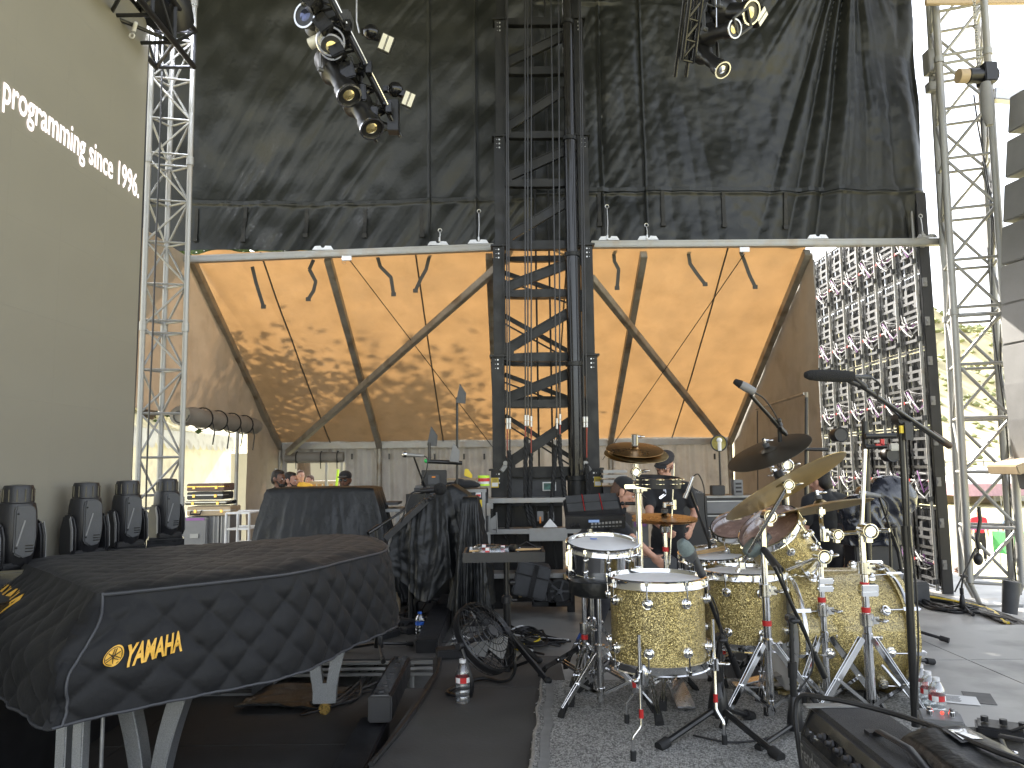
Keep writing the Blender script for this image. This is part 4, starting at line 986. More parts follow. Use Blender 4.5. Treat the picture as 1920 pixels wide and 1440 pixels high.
q = MB(); q.tube([at(669, -40, HY + .3), at(669, 40, HY + .3), at(674, 62, HY + .3)], .008, 5); build(q, 'chain', M['steel'], hr)
# right rig
HR = 6.4
hr2 = thing('lighting_truss', 'black lighting truss hanging top right of the lifting tower', 'truss', at(1310, 50, HR))
r0, r1 = at(1305, -90, HR - .5), at(1279, 112, HR)
for dx, dy in ((0, 0), (.11, .05), (0, .3), (.1, .3)): rod(hr2, 'chord', r0 + V((dx, dy, 0)), r1 + V((dx, dy, 0)), .020, M['gloss_black'], 12)
for k in range(6):
    t = k / 5; p = r0 + (r1 - r0) * t; rod(hr2, 'rung', p, p + V((.11, .05, 0)), .012, M['gloss_black'], 8)
    if k < 5: rod(hr2, 'diagonal', p + V((.11, .05, 0)), r0 + (r1 - r0) * (t + .2), .012, M['gloss_black'], 8)
for px in (1289, 1342, 1391): rod(hr2, 'hanging_rail', at(px, -10, HR - .1), at(px + 1, 52, HR - .1), .007, M['chrome'], 8)
for k, (px, py) in enumerate(((1310, 18), (1322, 42), (1335, 60), (1345, 25), (1318, 72), (1330, 10))):
    q = MB(); q.box(at(px, py, HR + .1 + .03 * k), (.13, .12, .13), Matrix.Rotation(.3 * k, 3, 'Y')); build(q, 'clamp', M['black_metal'], hr2, bevel=.01)
g2 = 'lights on the right hanging truss'
c = at(1372, 22, HR); t_ = fixture('square fronted spotlight with amber lens, upper right of the right hanging truss', group=g2, loc=c); profile_light(t_, c, (.5, -.72, -.48), .5, .095, 'lens_warm', True)
q = MB(); q.torus(at(1392, 42, HR - .17), (.5, -.72, -.48), .115, .016, 4, 6); build(q, 'gel_frame', M['dark_grey'], t_)
c = at(1340, 62, HR); t_ = fixture('round spotlight with bright ring and amber lens, middle of the right hanging truss', group=g2, loc=c); profile_light(t_, c, (.5, -.78, -.3), .5, .075, 'lens_warm', True)
c = at(1326, 108, HR + .1); t_ = fixture('lowest black spotlight on the right hanging truss, pointing down right', group=g2, loc=c); profile_light(t_, c, (.3, -.6, -.74), .6, .07, 'reflector', True)
c = at(1421, 32, HR + .1); t_ = fixture('white strobe panel at the far right of the right hanging truss', group=g2, loc=c); strobe(t_, c, .10, .17, .5, .9)
q = MB(); q.ell(c + V((-.08, .05, .12)), (.10, .05, .04)); build(q, 'arm', M['gloss_black'], t_)
# ------------------------------------------------------------ quilted grand piano
PA, PB, PC = V((.74, .67, 0)).normalized(), V((-.67, .74, 0)).normalized(), V((-1.64, 3.08, 0))
ZT, ZH = .72, .285
def pw(u, w_, z): p = PC + PA * u + PB * w_; return V((p.x, p.y, z))
pts = [(0, 0), (.25, -.01), (.5, -.01), (.79, 0), (1.0, .10), (1.21, .235), (1.40, .33), (1.60, .46), (1.76, .68), (1.90, .95), (2.0, 1.2), (2.04, 1.40), (1.98, 1.52), (1.8, 1.55), (1.3, 1.56), (.8, 1.56), (.3, 1.56), (.0, 1.55)]
def catmull(P, n, closed=False):
    out = []; m = len(P)
    for i in range(m if closed else m - 1):
        p0 = P[(i - 1) % m] if closed or i else P[0]; p1 = P[i]; p2 = P[(i + 1) % m]; p3 = P[(i + 2) % m] if closed or i + 2 < m else P[-1]
        for k in range(n):
            t = k / n; out.append(tuple(.5 * ((2 * p1[j]) + (-p0[j] + p2[j]) * t + (2 * p0[j] - 5 * p1[j] + 4 * p2[j] - p3[j]) * t * t + (-p0[j] + 3 * p1[j] - 3 * p2[j] + p3[j]) * t ** 3) for j in range(len(p1))))
    if not closed: out.append(tuple(P[-1]))
    return out
curve = catmull(pts, 14)
curve += [(0, 1.55 - 1.55 * k / 110) for k in range(1, 110)]
# resample by arc length
def resample(C, n):
    L = [0]; C = C + [C[0]]
    for a, b in zip(C, C[1:]): L.append(L[-1] + math.dist(a, b))
    out = []; j = 0
    for k in range(n):
        s = L[-1] * k / n
        while L[j + 1] < s: j += 1
        t = (s - L[j]) / max(1e-9, L[j + 1] - L[j]); out.append(tuple(C[j][i] + (C[j + 1][i] - C[j][i]) * t for i in range(2)))
    return out, L[-1]
NP_ = 600; OC, PER = resample(curve, NP_)
def onorm(k):
    a, b = OC[k - 2], OC[(k + 2) % NP_]; d = V((b[0] - a[0], b[1] - a[1])); d.normalize(); return V((d.y, -d.x))
ON = [onorm(k) for k in range(NP_)]
END0 = next(k for k in range(NP_) if k > NP_ * .5 and OC[k][0] < .004)
def qf(s, t, W=.172):
    a, b = (s + t) / W, (s - t) / W
    return (abs(math.sin(math.pi * a)) * abs(math.sin(math.pi * b))) ** .30
def sm(x): x = min(1, max(0, x)); return x * x * (3 - 2 * x)
def side_pt(k, z, extra=0):
    k %= NP_; u, w_ = OC[k]; n = ON[k]; s = PER * k / NP_; dep = (ZT - z) / (ZT - ZH)
    o_ = .006 + .045 * sm(dep)
    if k > END0 or k == 0:
        ww = w_ / 1.55; o_ = .13 * sm(dep * 1.7) + .09 * sm(dep * 1.5) * math.sin(math.pi * ww) ** .7; n = V((-1, -max(0, 1 - w_ / .22) * sm(dep * 1.6)))
    elif u < .4 and w_ < .5: t_ = 1 - u / .4; n = n + V((-1, 0)) * t_ * sm(dep * 1.6); o_ = o_ + .075 * t_ * t_ * sm(dep * 1.7)
    q = qf(s, z * 1.0) * .026 * min(1, dep * 6)
    q += .012 * fbm(s * 2.2, z * 3, 5) + .016 * ridge(s * 2.5 + z, z * .8, 8) * dep
    p = pw(u, w_, z) + (PA * n.x + PB * n.y) * (o_ + q + extra)
    p.z = z - .012 * dep * math.sin(s * 3.1) * (1 if dep > .9 else .4)
    return p
piano = thing('grand_piano', 'grand piano under a black quilted cover with gold lettering, on silver legs', 'piano', (PC.x, PC.y, ZD))
NV = 44; mb = MB()
for j in range(NV + 1):
    z = ZT - (ZT - ZH) * j / NV
    for k in range(NP_): mb.v.append(tuple(side_pt(k, z)))
for j in range(NV):
    for k in range(NP_): l = (k + 1) % NP_; mb.f.append((j * NP_ + k, (j + 1) * NP_ + k, (j + 1) * NP_ + l, j * NP_ + l))
# top: rings shrinking to the centre
cu_, cw_ = .85, .78; NR = 64
def top_pt(k, r):
    u, w_ = OC[k % NP_]; r2 = r
    uu, ww = cu_ + (u - cu_) * r2, cw_ + (w_ - cw_) * r2
    p = side_pt(k, ZT)
    base = pw(uu, ww, 0)
    if r > .93: t = (r - .93) / .07; pe = pw(cu_ + (u - cu_) * .93, cw_ + (w_ - cw_) * .93, 0); base = pe.lerp(V((p.x, p.y, 0)), t)
    edge = (1 - r)
    z = ZT + .03 * (1 - math.exp(-edge * 22)) + .010 * fbm(uu * 1.6, ww * 1.6, 2) + qf(uu, ww, .172) * .009 * min(1, edge * 12)
    z += .018 * math.exp(-((uu - .95) / .10) ** 2) * math.exp(-((ww - .12) / .25) ** 2) - .02 * sm((uu - 1.5) / .5) * 0
    z += .02 * ridge(uu * 1.2 + ww * .5, ww * .6, 6) * edge - .018
    return V((base.x, base.y, z if r < 1 else p.z))
b0_ = len(mb.v)
for j in range(1, NR + 1):
    for k in range(NP_): mb.v.append(tuple(top_pt(k, 1 - j / (NR + 1))))
for k in range(NP_): l = (k + 1) % NP_; mb.f.append((k, l, b0_ + l, b0_ + k))
for j in range(NR - 1):
    for k in range(NP_): l = (k + 1) % NP_; mb.f.append((b0_ + j * NP_ + k, b0_ + j * NP_ + l, b0_ + (j + 1) * NP_ + l, b0_ + (j + 1) * NP_ + k))
mb.f.append(tuple(b0_ + (NR - 1) * NP_ + k for k in range(NP_)))
cover = build(mb, 'quilted_cover', M['quilt'], piano, ang=75)
q = MB(); q.tube([side_pt(k, ZT - .012, .006) + V((0, 0, .004)) for k in range(2, END0 - 4, 2)], .0065, 6); build(q, 'edge_piping', M['piping'], cover)
q = MB(); q.tube([side_pt(k, ZH, .003) for k in range(0, NP_, 2)], .006, 6, closed=True); build(q, 'hem_piping', M['piping'], cover)
q = MB(); q.tube([side_pt(2, ZT - (ZT - ZH) * j / 30, .006) for j in range(31)], .006, 6); build(q, 'corner_piping', M['piping'], cover)
# lettering on the side
def side_uv(u, z, ex=.004):
    k = u / PER * NP_; k0 = int(math.floor(k)); t = k - k0
    return side_pt(k0, z, ex).lerp(side_pt(k0 + 1, z, ex), t)
def u_at(px, z):
    lo_, hi_ = .0, .9
    for _ in range(26):
        m_ = (lo_ + hi_) / 2
        if proj(side_uv(m_, z, .007))[0] < px: lo_ = m_
        else: hi_ = m_
    return lo_
U0, U1 = u_at(233, .46), u_at(338, .48); TW = 4.02
text('YAMAHA', 'side_lettering', M['gold_thread'], cover, None, (1, 0, 0), (0, 0, 1), 1.0, fn=lambda x, y: side_uv(U0 + (U1 - U0) * x / TW, .445 + .106 * y + .022 * x / TW, .008), bold=.035)
ecx, ez0 = 213.5, .492; er = .038; us = [u_at(ecx - 19, ez0), u_at(ecx, ez0), u_at(ecx + 19, ez0)]
def em(x, y, ex=.008):
    u = us[1] + (us[2] - us[1]) * x if x > 0 else us[1] + (us[1] - us[0]) * x
    return side_uv(u, ez0 + er * y, ex)
q = MB(); n = 44; vs = [em(0, 0)]; fs = []
for r_ in (.5, 1):
    for i in range(n): vs.append(em(r_ * math.cos(2 * math.pi * i / n), r_ * math.sin(2 * math.pi * i / n)))
for i in range(n): j = (i + 1) % n; fs += [(0, 1 + i, 1 + j), (1 + i, 1 + n + i, 1 + n + j, 1 + j)]
q.add(vs, fs); build(q, 'emblem_disc', M['gold_thread'], cover)
q = MB(); q.tube([em(.84 * math.cos(2 * math.pi * i / n), .84 * math.sin(2 * math.pi * i / n), .010) for i in range(n)], .0014, 5, closed=True); build(q, 'emblem_ring', M['black_metal'], cover)
for a0 in (90, 210, 330):
    a = math.radians(a0); dx, dy = math.cos(a), math.sin(a); nx, ny = -dy, dx; q = MB()
    def E(al, ac): return em(dx * al + nx * ac, dy * al + ny * ac, .011)
    for o_ in (-.11, .11): q.tube([E(.72, o_), E(.35, o_), E(0, o_ * .9)], .0015, 5)
    q.tube([E(.0, -.1), E(-.08, 0), E(.0, .1)], .0015, 5); q.tube([E(-.08, 0), E(-.70, 0)], .0018, 5); build(q, 'emblem_fork', M['black_metal'], cover)
def end_uv(w_, y, ex=.006):
    k = NP_ - w_ / 1.55 * (NP_ - END0); k0 = int(math.floor(k)); t = k - k0
    z = ZT - .165 + y
    return side_pt(k0, z, ex).lerp(side_pt(k0 + 1, z, ex), t)
text('YAMAHA', 'end_lettering', M['gold_thread'], cover, None, (1, 0, 0), (0, 0, 1), .105, fn=lambda x, y: end_uv(1.38 - x, y, .008), bold=.03, sx=1.25)
# inner body so that nothing shows through below
q = MB(); q.prism([pw(cu_ + (u - cu_) * .93, cw_ + (w_ - cw_) * .93, .34) for u, w_ in OC[::8]], (0, 0, .3)); build(q, 'case', M['gloss_black'], piano, fix=True)
def v_leg(pos, yaw, name='leg', top=.36, spread=.36, wheel=True):
    o_ = V(pos); d = V((math.cos(yaw), math.sin(yaw), 0)); n = V((-d.y, d.x, 0)); H = top - ZD - .07; z0 = ZD + .07; q = MB()
    for s in (-1, 1):
        N = 14; L_ = []; R2 = []
        for k in range(N + 1):
            t = k / N; x = s * (.035 + (spread / 2 - .035) * (t ** 1.7)); wv = .03 + .014 * t
            L_.append(o_ + d * (x - wv) + V((0, 0, z0 - o_.z + H * t))); R2.append(o_ + d * (x + wv) + V((0, 0, z0 - o_.z + H * t)))
        q.prism([p - n * .035 for p in L_ + R2[::-1]], n * .07)
    q.prism([p for p in (o_ + d * -.07 - n * .036 + V((0, 0, z0 - o_.z)), o_ + d * .07 - n * .036 + V((0, 0, z0 - o_.z)), o_ + d * .07 - n * .036 + V((0, 0, z0 - o_.z + .12)), o_ + d * -.07 - n * .036 + V((0, 0, z0 - o_.z + .12)))], n * .072)
    lg = build(q, 'leg', M['sparkle_leg'], piano, bevel=.004)
    q = MB(); q.cyl(o_ + V((0, 0, ZD + .035)) - n * .02 - V((0, 0, o_.z)), o_ + n * .02 + V((0, 0, ZD + .035 - o_.z)), .035, n=16); q.cyl(o_ + V((0, 0, ZD + .03 - o_.z)), o_ + V((0, 0, ZD + .09 - o_.z)), .018); build(q, 'caster', M['brass'], lg)
for (u, w_), yaw in (((.30, .22), -.15), ((.02, 1.46), -.3), ((1.56, 1.02), .1)):
    p = pw(u, w_, ZD); v_leg((p.x, p.y, ZD), yaw)
q = MB(); lx = pw(-.02, .16, 0)
for s in (-1, 1):
    o_ = V((lx.x + s * .033, lx.y, 0)); q.bb((o_.x - .021, o_.y - .03, ZD + .16), (o_.x + .021, o_.y + .03, .36))
q.bb((lx.x - .09, lx.y - .05, ZD + .10), (lx.x + .09, lx.y + .05, ZD + .16)); build(q, 'pedal_lyre', M['sparkle_leg'], piano, bevel=.005)
q = MB()
for s in (-1, 0, 1): q.beam((lx.x + s * .05, lx.y - .04, ZD + .08), (lx.x + s * .05, lx.y - .16, ZD + .05), .03, .012)
build(q, 'pedal', M['brass'], piano); q = MB(); q.cyl((lx.x + .09, lx.y + .05, ZD), (lx.x + .09, lx.y + .05, .36), .008); build(q, 'lyre_rod', M['steel'], piano)
# ------------------------------------------------------------ moving heads on a road case
rc = thing('road_case', 'long black road case carrying the four moving head lights beside the screen', 'road case', (-2.62, 5, ZD))
q = MB(); q.bb((-2.70, 3.2, ZD), (-2.30, 6.4, .62)) if False else q.bb((-2.72, 3.4, ZD), (-2.34, 6.15, .60)); build(q, 'box', M['black_plastic'], rc, bevel=.01)
for yy in (3.4, 6.15): q = MB(); q.bb((-2.725, yy - .02, .58), (-2.335, yy + .02, .607)); build(q, 'corner_trim', M['alu'], rc)
mh_lab = ['leftmost and nearest black moving head light in the row of four by the screen', 'second from left black moving head light in the row by the screen', 'third from left black moving head light in the row by the screen', 'rightmost and farthest black moving head light in front of the silver truss']
mh0 = None
def moving_head():
    T = thing('moving_head_light', mh_lab[0], 'moving light', (0, 0, 0), 'moving head lights in a row by the screen')
    q = MB(); q.box((0, 0, .045), (.26, .26, .09)); build(q, 'base', M['gloss_black'], T, bevel=.012)
    # head standing upright in its yoke
    q = MB(); q.lathe([(0, .10), (.055, .10), (.080, .135), (.093, .20), (.098, .28), (.092, .385), (.084, .425), (.077, .43), (.074, .505), (.068, .52), (.05, .522)], (0, 0, 0), (0, 0, 1), 28, True)
    h = build(q, 'head', M['black_plastic'], T)
    q = MB(); q.lathe([(.0, .523), (.03, .527), (.052, .522)], (0, 0, 0), (0, 0, 1), 24, False); build(q, 'lens', M['lens'], h)
    for a in range(12): rod(h, 'cooling_fin', (math.cos(a * .5236) * .076, math.sin(a * .5236) * .076, .437), (math.cos(a * .5236) * .076, math.sin(a * .5236) * .076, .50), 1, M['gloss_black'], box=(.005, .005))
    for s in (1, -1):
        rt = Matrix.Rotation(.75, 3, 'Z'); q = MB(); P = [(s * .104, y, z) for y, z in ((-.05, .09), (.05, .09), (.062, .13), (.058, .25), (.035, .33), (-.005, .335), (-.04, .32), (-.062, .25), (-.066, .13))]
        q.prism([rt @ V((-x, y, z)) for x, y, z in P], rt @ V((-s * .028, 0, 0))); build(q, 'yoke_arm', M['black_plastic'], T, bevel=.010)
        q = MB(); q.prism([rt @ V((-s * .133, -y, z)) for y, z in ((.046, .12), (.060, .13), (.056, .25), (.036, .325), (.026, .31), (.042, .24))], rt @ V((-s * .004, 0, 0))); build(q, 'grey_trim', M['grey_case'], T)
    q = MB(); q.box((0, 0, .105), (.24, .11, .035), Matrix.Rotation(.75, 3, 'Z')); build(q, 'yoke_base', M['black_plastic'], T, bevel=.01)
    rt = Matrix.Rotation(.35, 3, 'Z'); q = MB(); q.prism([rt @ V((x, -.104, z)) for x, z in ((-.040, .17), (.0, .145), (.055, .16), (.066, .25), (.060, .40), (.035, .415), (-.032, .415), (-.040, .39))], rt @ V((0, .05, 0))); pl_ = build(q, 'cover_plate', M['dark_grey'], h, bevel=.008)
    q = MB(); q.prism([rt @ V((x, -.107, z)) for x, z in ((-.030, .21), (-.022, .21), (.012, .34), (.004, .34))], rt @ V((0, .004, 0))); build(q, 'plate_rib', M['grey_case'], h)
    for x, z in ((-.025, .375), (-.027, .20)): q = MB(); q.ell(rt @ V((x, -.106, z)), .005); build(q, 'screw', M['gloss_black'], h)
    for z in (.18, .195, .21): a_ = rt @ V((.015, -.107, z)); b_ = rt @ V((.052, -.107, z)); rod(h, 'vent_slot', a_, b_, 1, M['gloss_black'], box=(.004, .005))
    return T
mh0 = moving_head()
for i, (px, D) in enumerate(((36, 4.12), (163, 4.72), (240, 5.25), (314, 5.9))):
    o = mh0 if i == 0 else copy_tree(mh0); p = at(px, 900, D); o.location = (p.x, p.y, .603); o.rotation_euler = (0, 0, .50 - .02 * i); o['label'] = mh_lab[i]
    o.scale = (.98, .98, 1.0)
# ------------------------------------------------------------ drums
DG = 'drums of the gold sparkle kit'
def drum(name, label, c, axis, R, dep, nl, shellm, headm='drumhead', group=DG, lugtype='round', rotl=.3, hoopm='chrome', cat='drum', hoopw=.012, bottom=True, wood_hoop=False):
    c = V(c); a, u, v = frame(axis); T = thing(name, label, cat, c, group); h = dep / 2
    q = MB(); q.lathe([(R * .97, -h + .006), (R, -h + .012), (R, h - .012), (R * .97, h - .006)], c, a, 56, False); build(q, 'shell', shellm, T)
    for s in (1, -1):
        if s < 0 and not bottom: continue
        if s > 0 or True:
            q = MB(); q.lathe([(0, s * (h + .002)), (R * .93, s * (h + .002)), (R * .985, s * (h - .004)), (R + .006, s * (h - .012))], c, a, 56, False); build(q, 'head', M[headm], T)
        rr = R + hoopw
        q = MB(); q.lathe([(rr - .006, s * (h - .024)), (rr + .004, s * (h - .022)), (rr, s * (h - .016)), (rr, s * (h + .010)), (rr + .004, s * (h + .015)), (rr - .004, s * (h + .017)), (rr - .006, s * (h - .006)), (R + .003, s * (h - .010)), (rr - .006, s * (h - .024))], c, a, 64, False)
        build(q, 'hoop', shellm if wood_hoop else M[hoopm], T)
    for k in range(nl):
        t = rotl + 2 * math.pi * k / nl; rdir = u * math.cos(t) + v * math.sin(t)
        for s in ((1, -1) if bottom else (1,)):
            if lugtype == 'round':
                b_ = c + rdir * R + a * (s * (h - .075)); q = MB(); q.lathe([(.022, 0), (.022, .008), (.016, .014), (.016, .022), (.012, .027), (.003, .029)], b_, rdir, 18, False); q.torus(b_ + rdir * .013, rdir, .019, .003, 18, 5)
                lg = build(q, 'lug', M['chrome'], T)
                e_ = c + rdir * (R + .018) + a * (s * (h + .006)); st_ = b_ + rdir * .017
                q = MB(); q.cyl(st_, e_, .0035, n=7); q.box(e_, (.012, .012, .014)); build(q, 'tension_rod', M['chrome'], lg)
            else:
                b_ = c + rdir * (R + .008); 
                if s > 0:
                    q = MB(); q.cyl(b_ - a * (dep * .30), b_ + a * (dep * .30), .008, n=10); q.ell(b_ + a * dep * .2, .011); q.ell(b_ - a * dep * .2, .011); lg = build(q, 'lug', M['chrome'], T)
                    q = MB(); q.cyl(b_ + rdir * .006 - a * (h + .01), b_ + rdir * .006 + a * (h + .01), .0035, n=7); q.box(b_ + rdir * .008 + a * h, (.012, .012, .018)); build(q, 'tension_rod', M['chrome'], lg)
    return T
def tom_leg(T, c, ang, R, ztop, zbr, flip=0):
    d = V((math.cos(ang), math.sin(ang), 0)); b = V((c[0], c[1], 0)) + d * (R + .035)
    q = MB(); q.ell(V((c[0], c[1], zbr)) + d * (R + .008), (.03, .03, .05) , Matrix.Rotation(ang, 3, 'Z') @ Matrix.Diagonal((.5, 1, 1))); build(q, 'leg_bracket', M['chrome_dull'], T)
    q = MB(); q.cyl(b + V((0, 0, zbr - .025)), b + V((0, 0, zbr + .025)), .02); q.cyl(b + V((0, 0, zbr)), b + V((0, 0, zbr)) + d * .05, .006); q.ell(b + V((0, 0, zbr)) + d * .055, (.014, .014, .008)); build(q, 'leg_clamp', M['chrome'], T)
    t = V((-d.y, d.x, 0)) * (.6 if flip else -.6) + d * .5
    q = MB(); q.tube([b + V((0, 0, ztop)), b + V((0, 0, .145)), b + V((0, 0, .13)) + t * .01, b + t * .045 + V((0, 0, .10)), b + t * .05 + V((0, 0, .085)), b + t * .05 + V((0, 0, .03))], .0075, 10); lg = build(q, 'leg', M['chrome'], T)
    q = MB(); q.cyl(b + t * .05, b + t * .05 + V((0, 0, .045)), .012, n=12); build(q, 'rubber_foot', M['rubber'], lg)
    q = MB(); q.cyl(b + V((0, 0, .17)), b + V((0, 0, .205)), .0095, n=12); build(q, 'red_band', M['red_tape'], lg)
RZ = .012
cA = at(1233, 1160, 3.46); zt1 = at(1233, 1085, 3.46).z; zb1 = at(1233, 1238, 3.46).z
FT1 = drum('floor_tom', 'large gold sparkle floor tom in front, nearest the rug corner', (cA.x, 3.46, (zt1 + zb1) / 2), (0, 0, 1), .203, zt1 - zb1, 8, M['gold'], rotl=.42)
for a, zt_, fl in ((-2.08, .50, 0), (-.05, .52, 0), (1.9, .45, 1)): tom_leg(FT1, (cA.x, 3.46), a, .203, zt_, .33, fl)
cB = at(1396, 1130, 4.05); zt2 = at(1396, 1072, 4.05).z; zb2 = at(1396, 1200, 4.05).z
FT2 = drum('floor_tom', 'second gold sparkle floor tom, behind the front one and beside the bass drum', (cB.x, 4.05, (zt2 + zb2) / 2), (0, 0, 1), .205, zt2 - zb2, 8, M['gold'], rotl=.1)
for a, zt_, fl in ((-1.45, .52, 0), (-.3, .5, 0), (1.8, .45, 1)): tom_leg(FT2, (cB.x, 4.05), a, .205, zt_, .33, fl)
# bass drum lying with its axis to the right
BD = V((1.665, 4.16, .328)); RB = .307
bd = thing('bass_drum', 'big gold sparkle bass drum lying on its side at the right of the kit', 'drum', (BD.x, BD.y, 0), DG)
ax = V((1, .03, 0)).normalized(); hb_ = .27
q = MB(); q.lathe([(RB * .98, -hb_), (RB, -hb_ + .006), (RB, hb_ - .006), (RB * .98, hb_)], BD, ax, 72, False); build(q, 'shell', M['gold'], bd)
for s in (-1, 1):
    q = MB(); q.lathe([(0, s * (hb_ + .003)), (RB * .95, s * (hb_ + .003)), (RB, s * (hb_ - .004))], BD, ax, 56, False); build(q, 'head', M['drumhead'] if s < 0 else M['gloss_black'], bd)
    q = MB(); q.lathe([(RB + .002, s * (hb_ - .03)), (RB + .018, s * (hb_ - .03)), (RB + .018, s * (hb_ + .028)), (RB + .002, s * (hb_ + .028)), (RB + .002, s * (hb_ - .03))], BD, ax, 72, False); hp = build(q, 'hoop', M['gold'], bd)
    q = MB(); q.lathe([(RB + .0195, s * (hb_ - .018)), (RB + .021, s * (hb_ - .016)), (RB + .021, s * (hb_ + .0)), (RB + .0195, s * (hb_ + .002))], BD, ax, 72, False); build(q, 'hoop_inlay', M['chrome_dull'], hp)
a_, u_, v_ = frame(ax)
for k in range(10):
    t = .18 + 2 * math.pi * k / 10; rd = u_ * math.cos(t) + v_ * math.sin(t)
    for s in (-1, 1):
        b_ = BD + rd * RB + a_ * (s * (hb_ - .12)); q = MB(); q.lathe([(.026, 0), (.026, .008), (.018, .016), (.018, .026), (.012, .031), (.003, .033)], b_, rd, 20, False); q.torus(b_ + rd * .014, rd, .022, .003, 18, 5); lg = build(q, 'lug', M['chrome'], bd)
        q = MB(); e_ = BD + rd * (RB + .028) + a_ * (s * (hb_ + .01)); q.cyl(b_ + rd * .02, e_, .0035, n=7); q.beam(e_ - a_ * (s * .05), e_ + a_ * (s * .028), .018, .010, rd); q.beam(e_ + a_ * (s * .03), e_ + a_ * (s * .032) - rd * .03, .016, .006); build(q, 'claw', M['chrome'], lg)
for s in (-1, 1):
    o_ = BD + V((.12, -s * .29, -.12)); f_ = V((o_.x + .12, o_.y - s * .16, RZ)); rod(bd, 'spur', o_, f_, .009, M['chrome'])
# snare with coated head, left, on its basket stand
def tripod(T, base, h0, rad, yaw, m, nleg=3, rubber=True, strips=2, zc=.30, low=.06, legname='leg', footlen=.08, w_=.022):
    """double braced drum hardware tripod standing at base"""
    b = V(base)
    for k in range(nleg):
        a = yaw + 2 * math.pi * k / nleg; d = V((math.cos(a), math.sin(a), 0)); s = V((-d.y, d.x, 0))
        p0 = b + V((0, 0, h0)) + d * .03; p1 = b + d * rad + V((0, 0, .03))
        q = MB()
        for o_ in ((-.011, .011) if strips == 2 else (0,)): q.beam(p0 + s * o_, p1 + s * o_ * .5, .004, w_)
        lg = build(q, legname, m, T, bevel=.0015)
        q = MB(); pm = p0.lerp(p1, .55); pl_ = b + V((0, 0, low)) + d * .02
        for o_ in ((-.014, .014) if strips == 2 else (0,)): q.beam(pm + s * o_, pl_ + s * o_, .0035, .014)
        q.cyl(pm - s * .018, pm + s * .018, .006, n=8); build(q, 'brace', m, lg)
        if rubber:
            f = (p1 - p0).normalized(); q = MB(); q.prism([p1 - f * footlen * .45 + s * .016 + V((0, 0, .012)), p1 - f * footlen * .45 - s * .016 + V((0, 0, .012)), p1 + f * .03 - s * .022 + V((0, 0, -.005)), p1 + f * .03 + s * .022 + V((0, 0, -.005))], V((0, 0, -.028))); build(q, 'rubber_foot', M['rubber'], lg, bevel=.006)
    q = MB(); q.lathe([(.016, h0 - .03), (.026, h0 - .025), (.026, h0 + .02), (.016, h0 + .03)], b, (0, 0, 1), 14, False); q.cyl(b + V((.02, 0, h0)), b + V((.055, 0, h0)), .006); q.ell(b + V((.06, 0, h0)), (.006, .02, .012)); build(q, 'collar', m, T)
    q = MB(); q.cyl(b + V((0, 0, low - .03)), b + V((0, 0, low + .025)), .022, n=14); build(q, 'lower_collar', m, T)
def wing(q, p, d):
    d = V(d).normalized(); a, u, v = frame(d); q.cyl(p, p + d * .03, .008, n=8); q.ell(p + d * .034 + u * .012, (.014, .010, .006)); q.ell(p + d * .034 - u * .012, (.014, .010, .006))
def joint(T, p, name='tilter', m='chrome', r=.02):
    q = MB(); q.cyl(p - V((0, r * 1.1, 0)), p + V((0, r * 1.1, 0)), r, n=16); q.torus(p - V((0, r * 1.1, 0)), (0, 1, 0), r * .8, r * .15, 16, 4); q.cyl(p - V((0, 0, r * 1.5)), p + V((0, 0, r * .6)), r * .62, n=12); wing(q, p + V((r, 0, 0)), (1, -.4, .2)); return build(q, name, M[m], T)
def stand_col(T, base, segs, m='chrome', name='tube', band=None):
    b = V(base)
    for i, (z0, z1, r) in enumerate(segs):
        q = MB(); q.cyl((b.x, b.y, z0), (b.x, b.y, z1), r, n=14); t = build(q, name, M[m], T)
        if i < len(segs) - 1:
            q = MB(); q.lathe([(r, z1 - .055), (r + .010, z1 - .05), (r + .010, z1 + .004), (r * .8, z1 + .006)], (b.x, b.y, 0), (0, 0, 1), 14, False); q.box((b.x + r + .012, b.y - .008, z1 - .025), (.03, .03, .035)); wing(q, V((b.x + r + .02, b.y - .02, z1 - .025)), (.7, -.7, 0)); build(q, 'clamp', M['chrome_dull'], T)
    if band:
        for z in (band if isinstance(band, (list, tuple)) else [band]):
            q = MB(); r = next(r for z0, z1, r in segs if z0 <= z <= z1); q.cyl((b.x, b.y, z - .012), (b.x, b.y, z + .012), r + .0025, n=14); build(q, 'red_band', M['red_tape'], T)
sc1 = at(1131, 1047, 4.05)
SN = drum('snare_drum', 'shiny chrome snare drum with white head on its own stand, left of the kit', sc1, (.02, -.16, 1), .178, .15, 10, M['chrome'], group='snare drums', lugtype='tube', rotl=.2, cat='snare drum')
q = MB(); q.box(sc1 + V((-.178, -.06, 0)), (.02, .05, .10)); q.box(sc1 + V((-.192, -.07, .01)), (.014, .03, .07)); build(q, 'throw_off', M['chrome'], SN, bevel=.003)
q = MB(); tp = sc1 + V((-.03, -.135 + .16, .083)); q.box(sc1 + V((-.04, .08, .094)), (.035, .03, .003)); build(q, 'blue_tape', M['blue'], SN)
ss = at(1097, 1230, 4.28); sst = thing('snare_stand', 'chrome snare stand carrying the shiny snare drum at the rug corner', 'stand', (ss.x, ss.y, 0), 'chrome drum hardware stands')
tripod(sst, (ss.x, ss.y, RZ), .20, .33, 2.3, M['chrome']); stand_col(sst, (ss.x, ss.y, 0), [(.04, .34, .016), (.34, sc1.z - .14, .012)], band=.27)
q = MB(); top = V((ss.x, ss.y, sc1.z - .14))
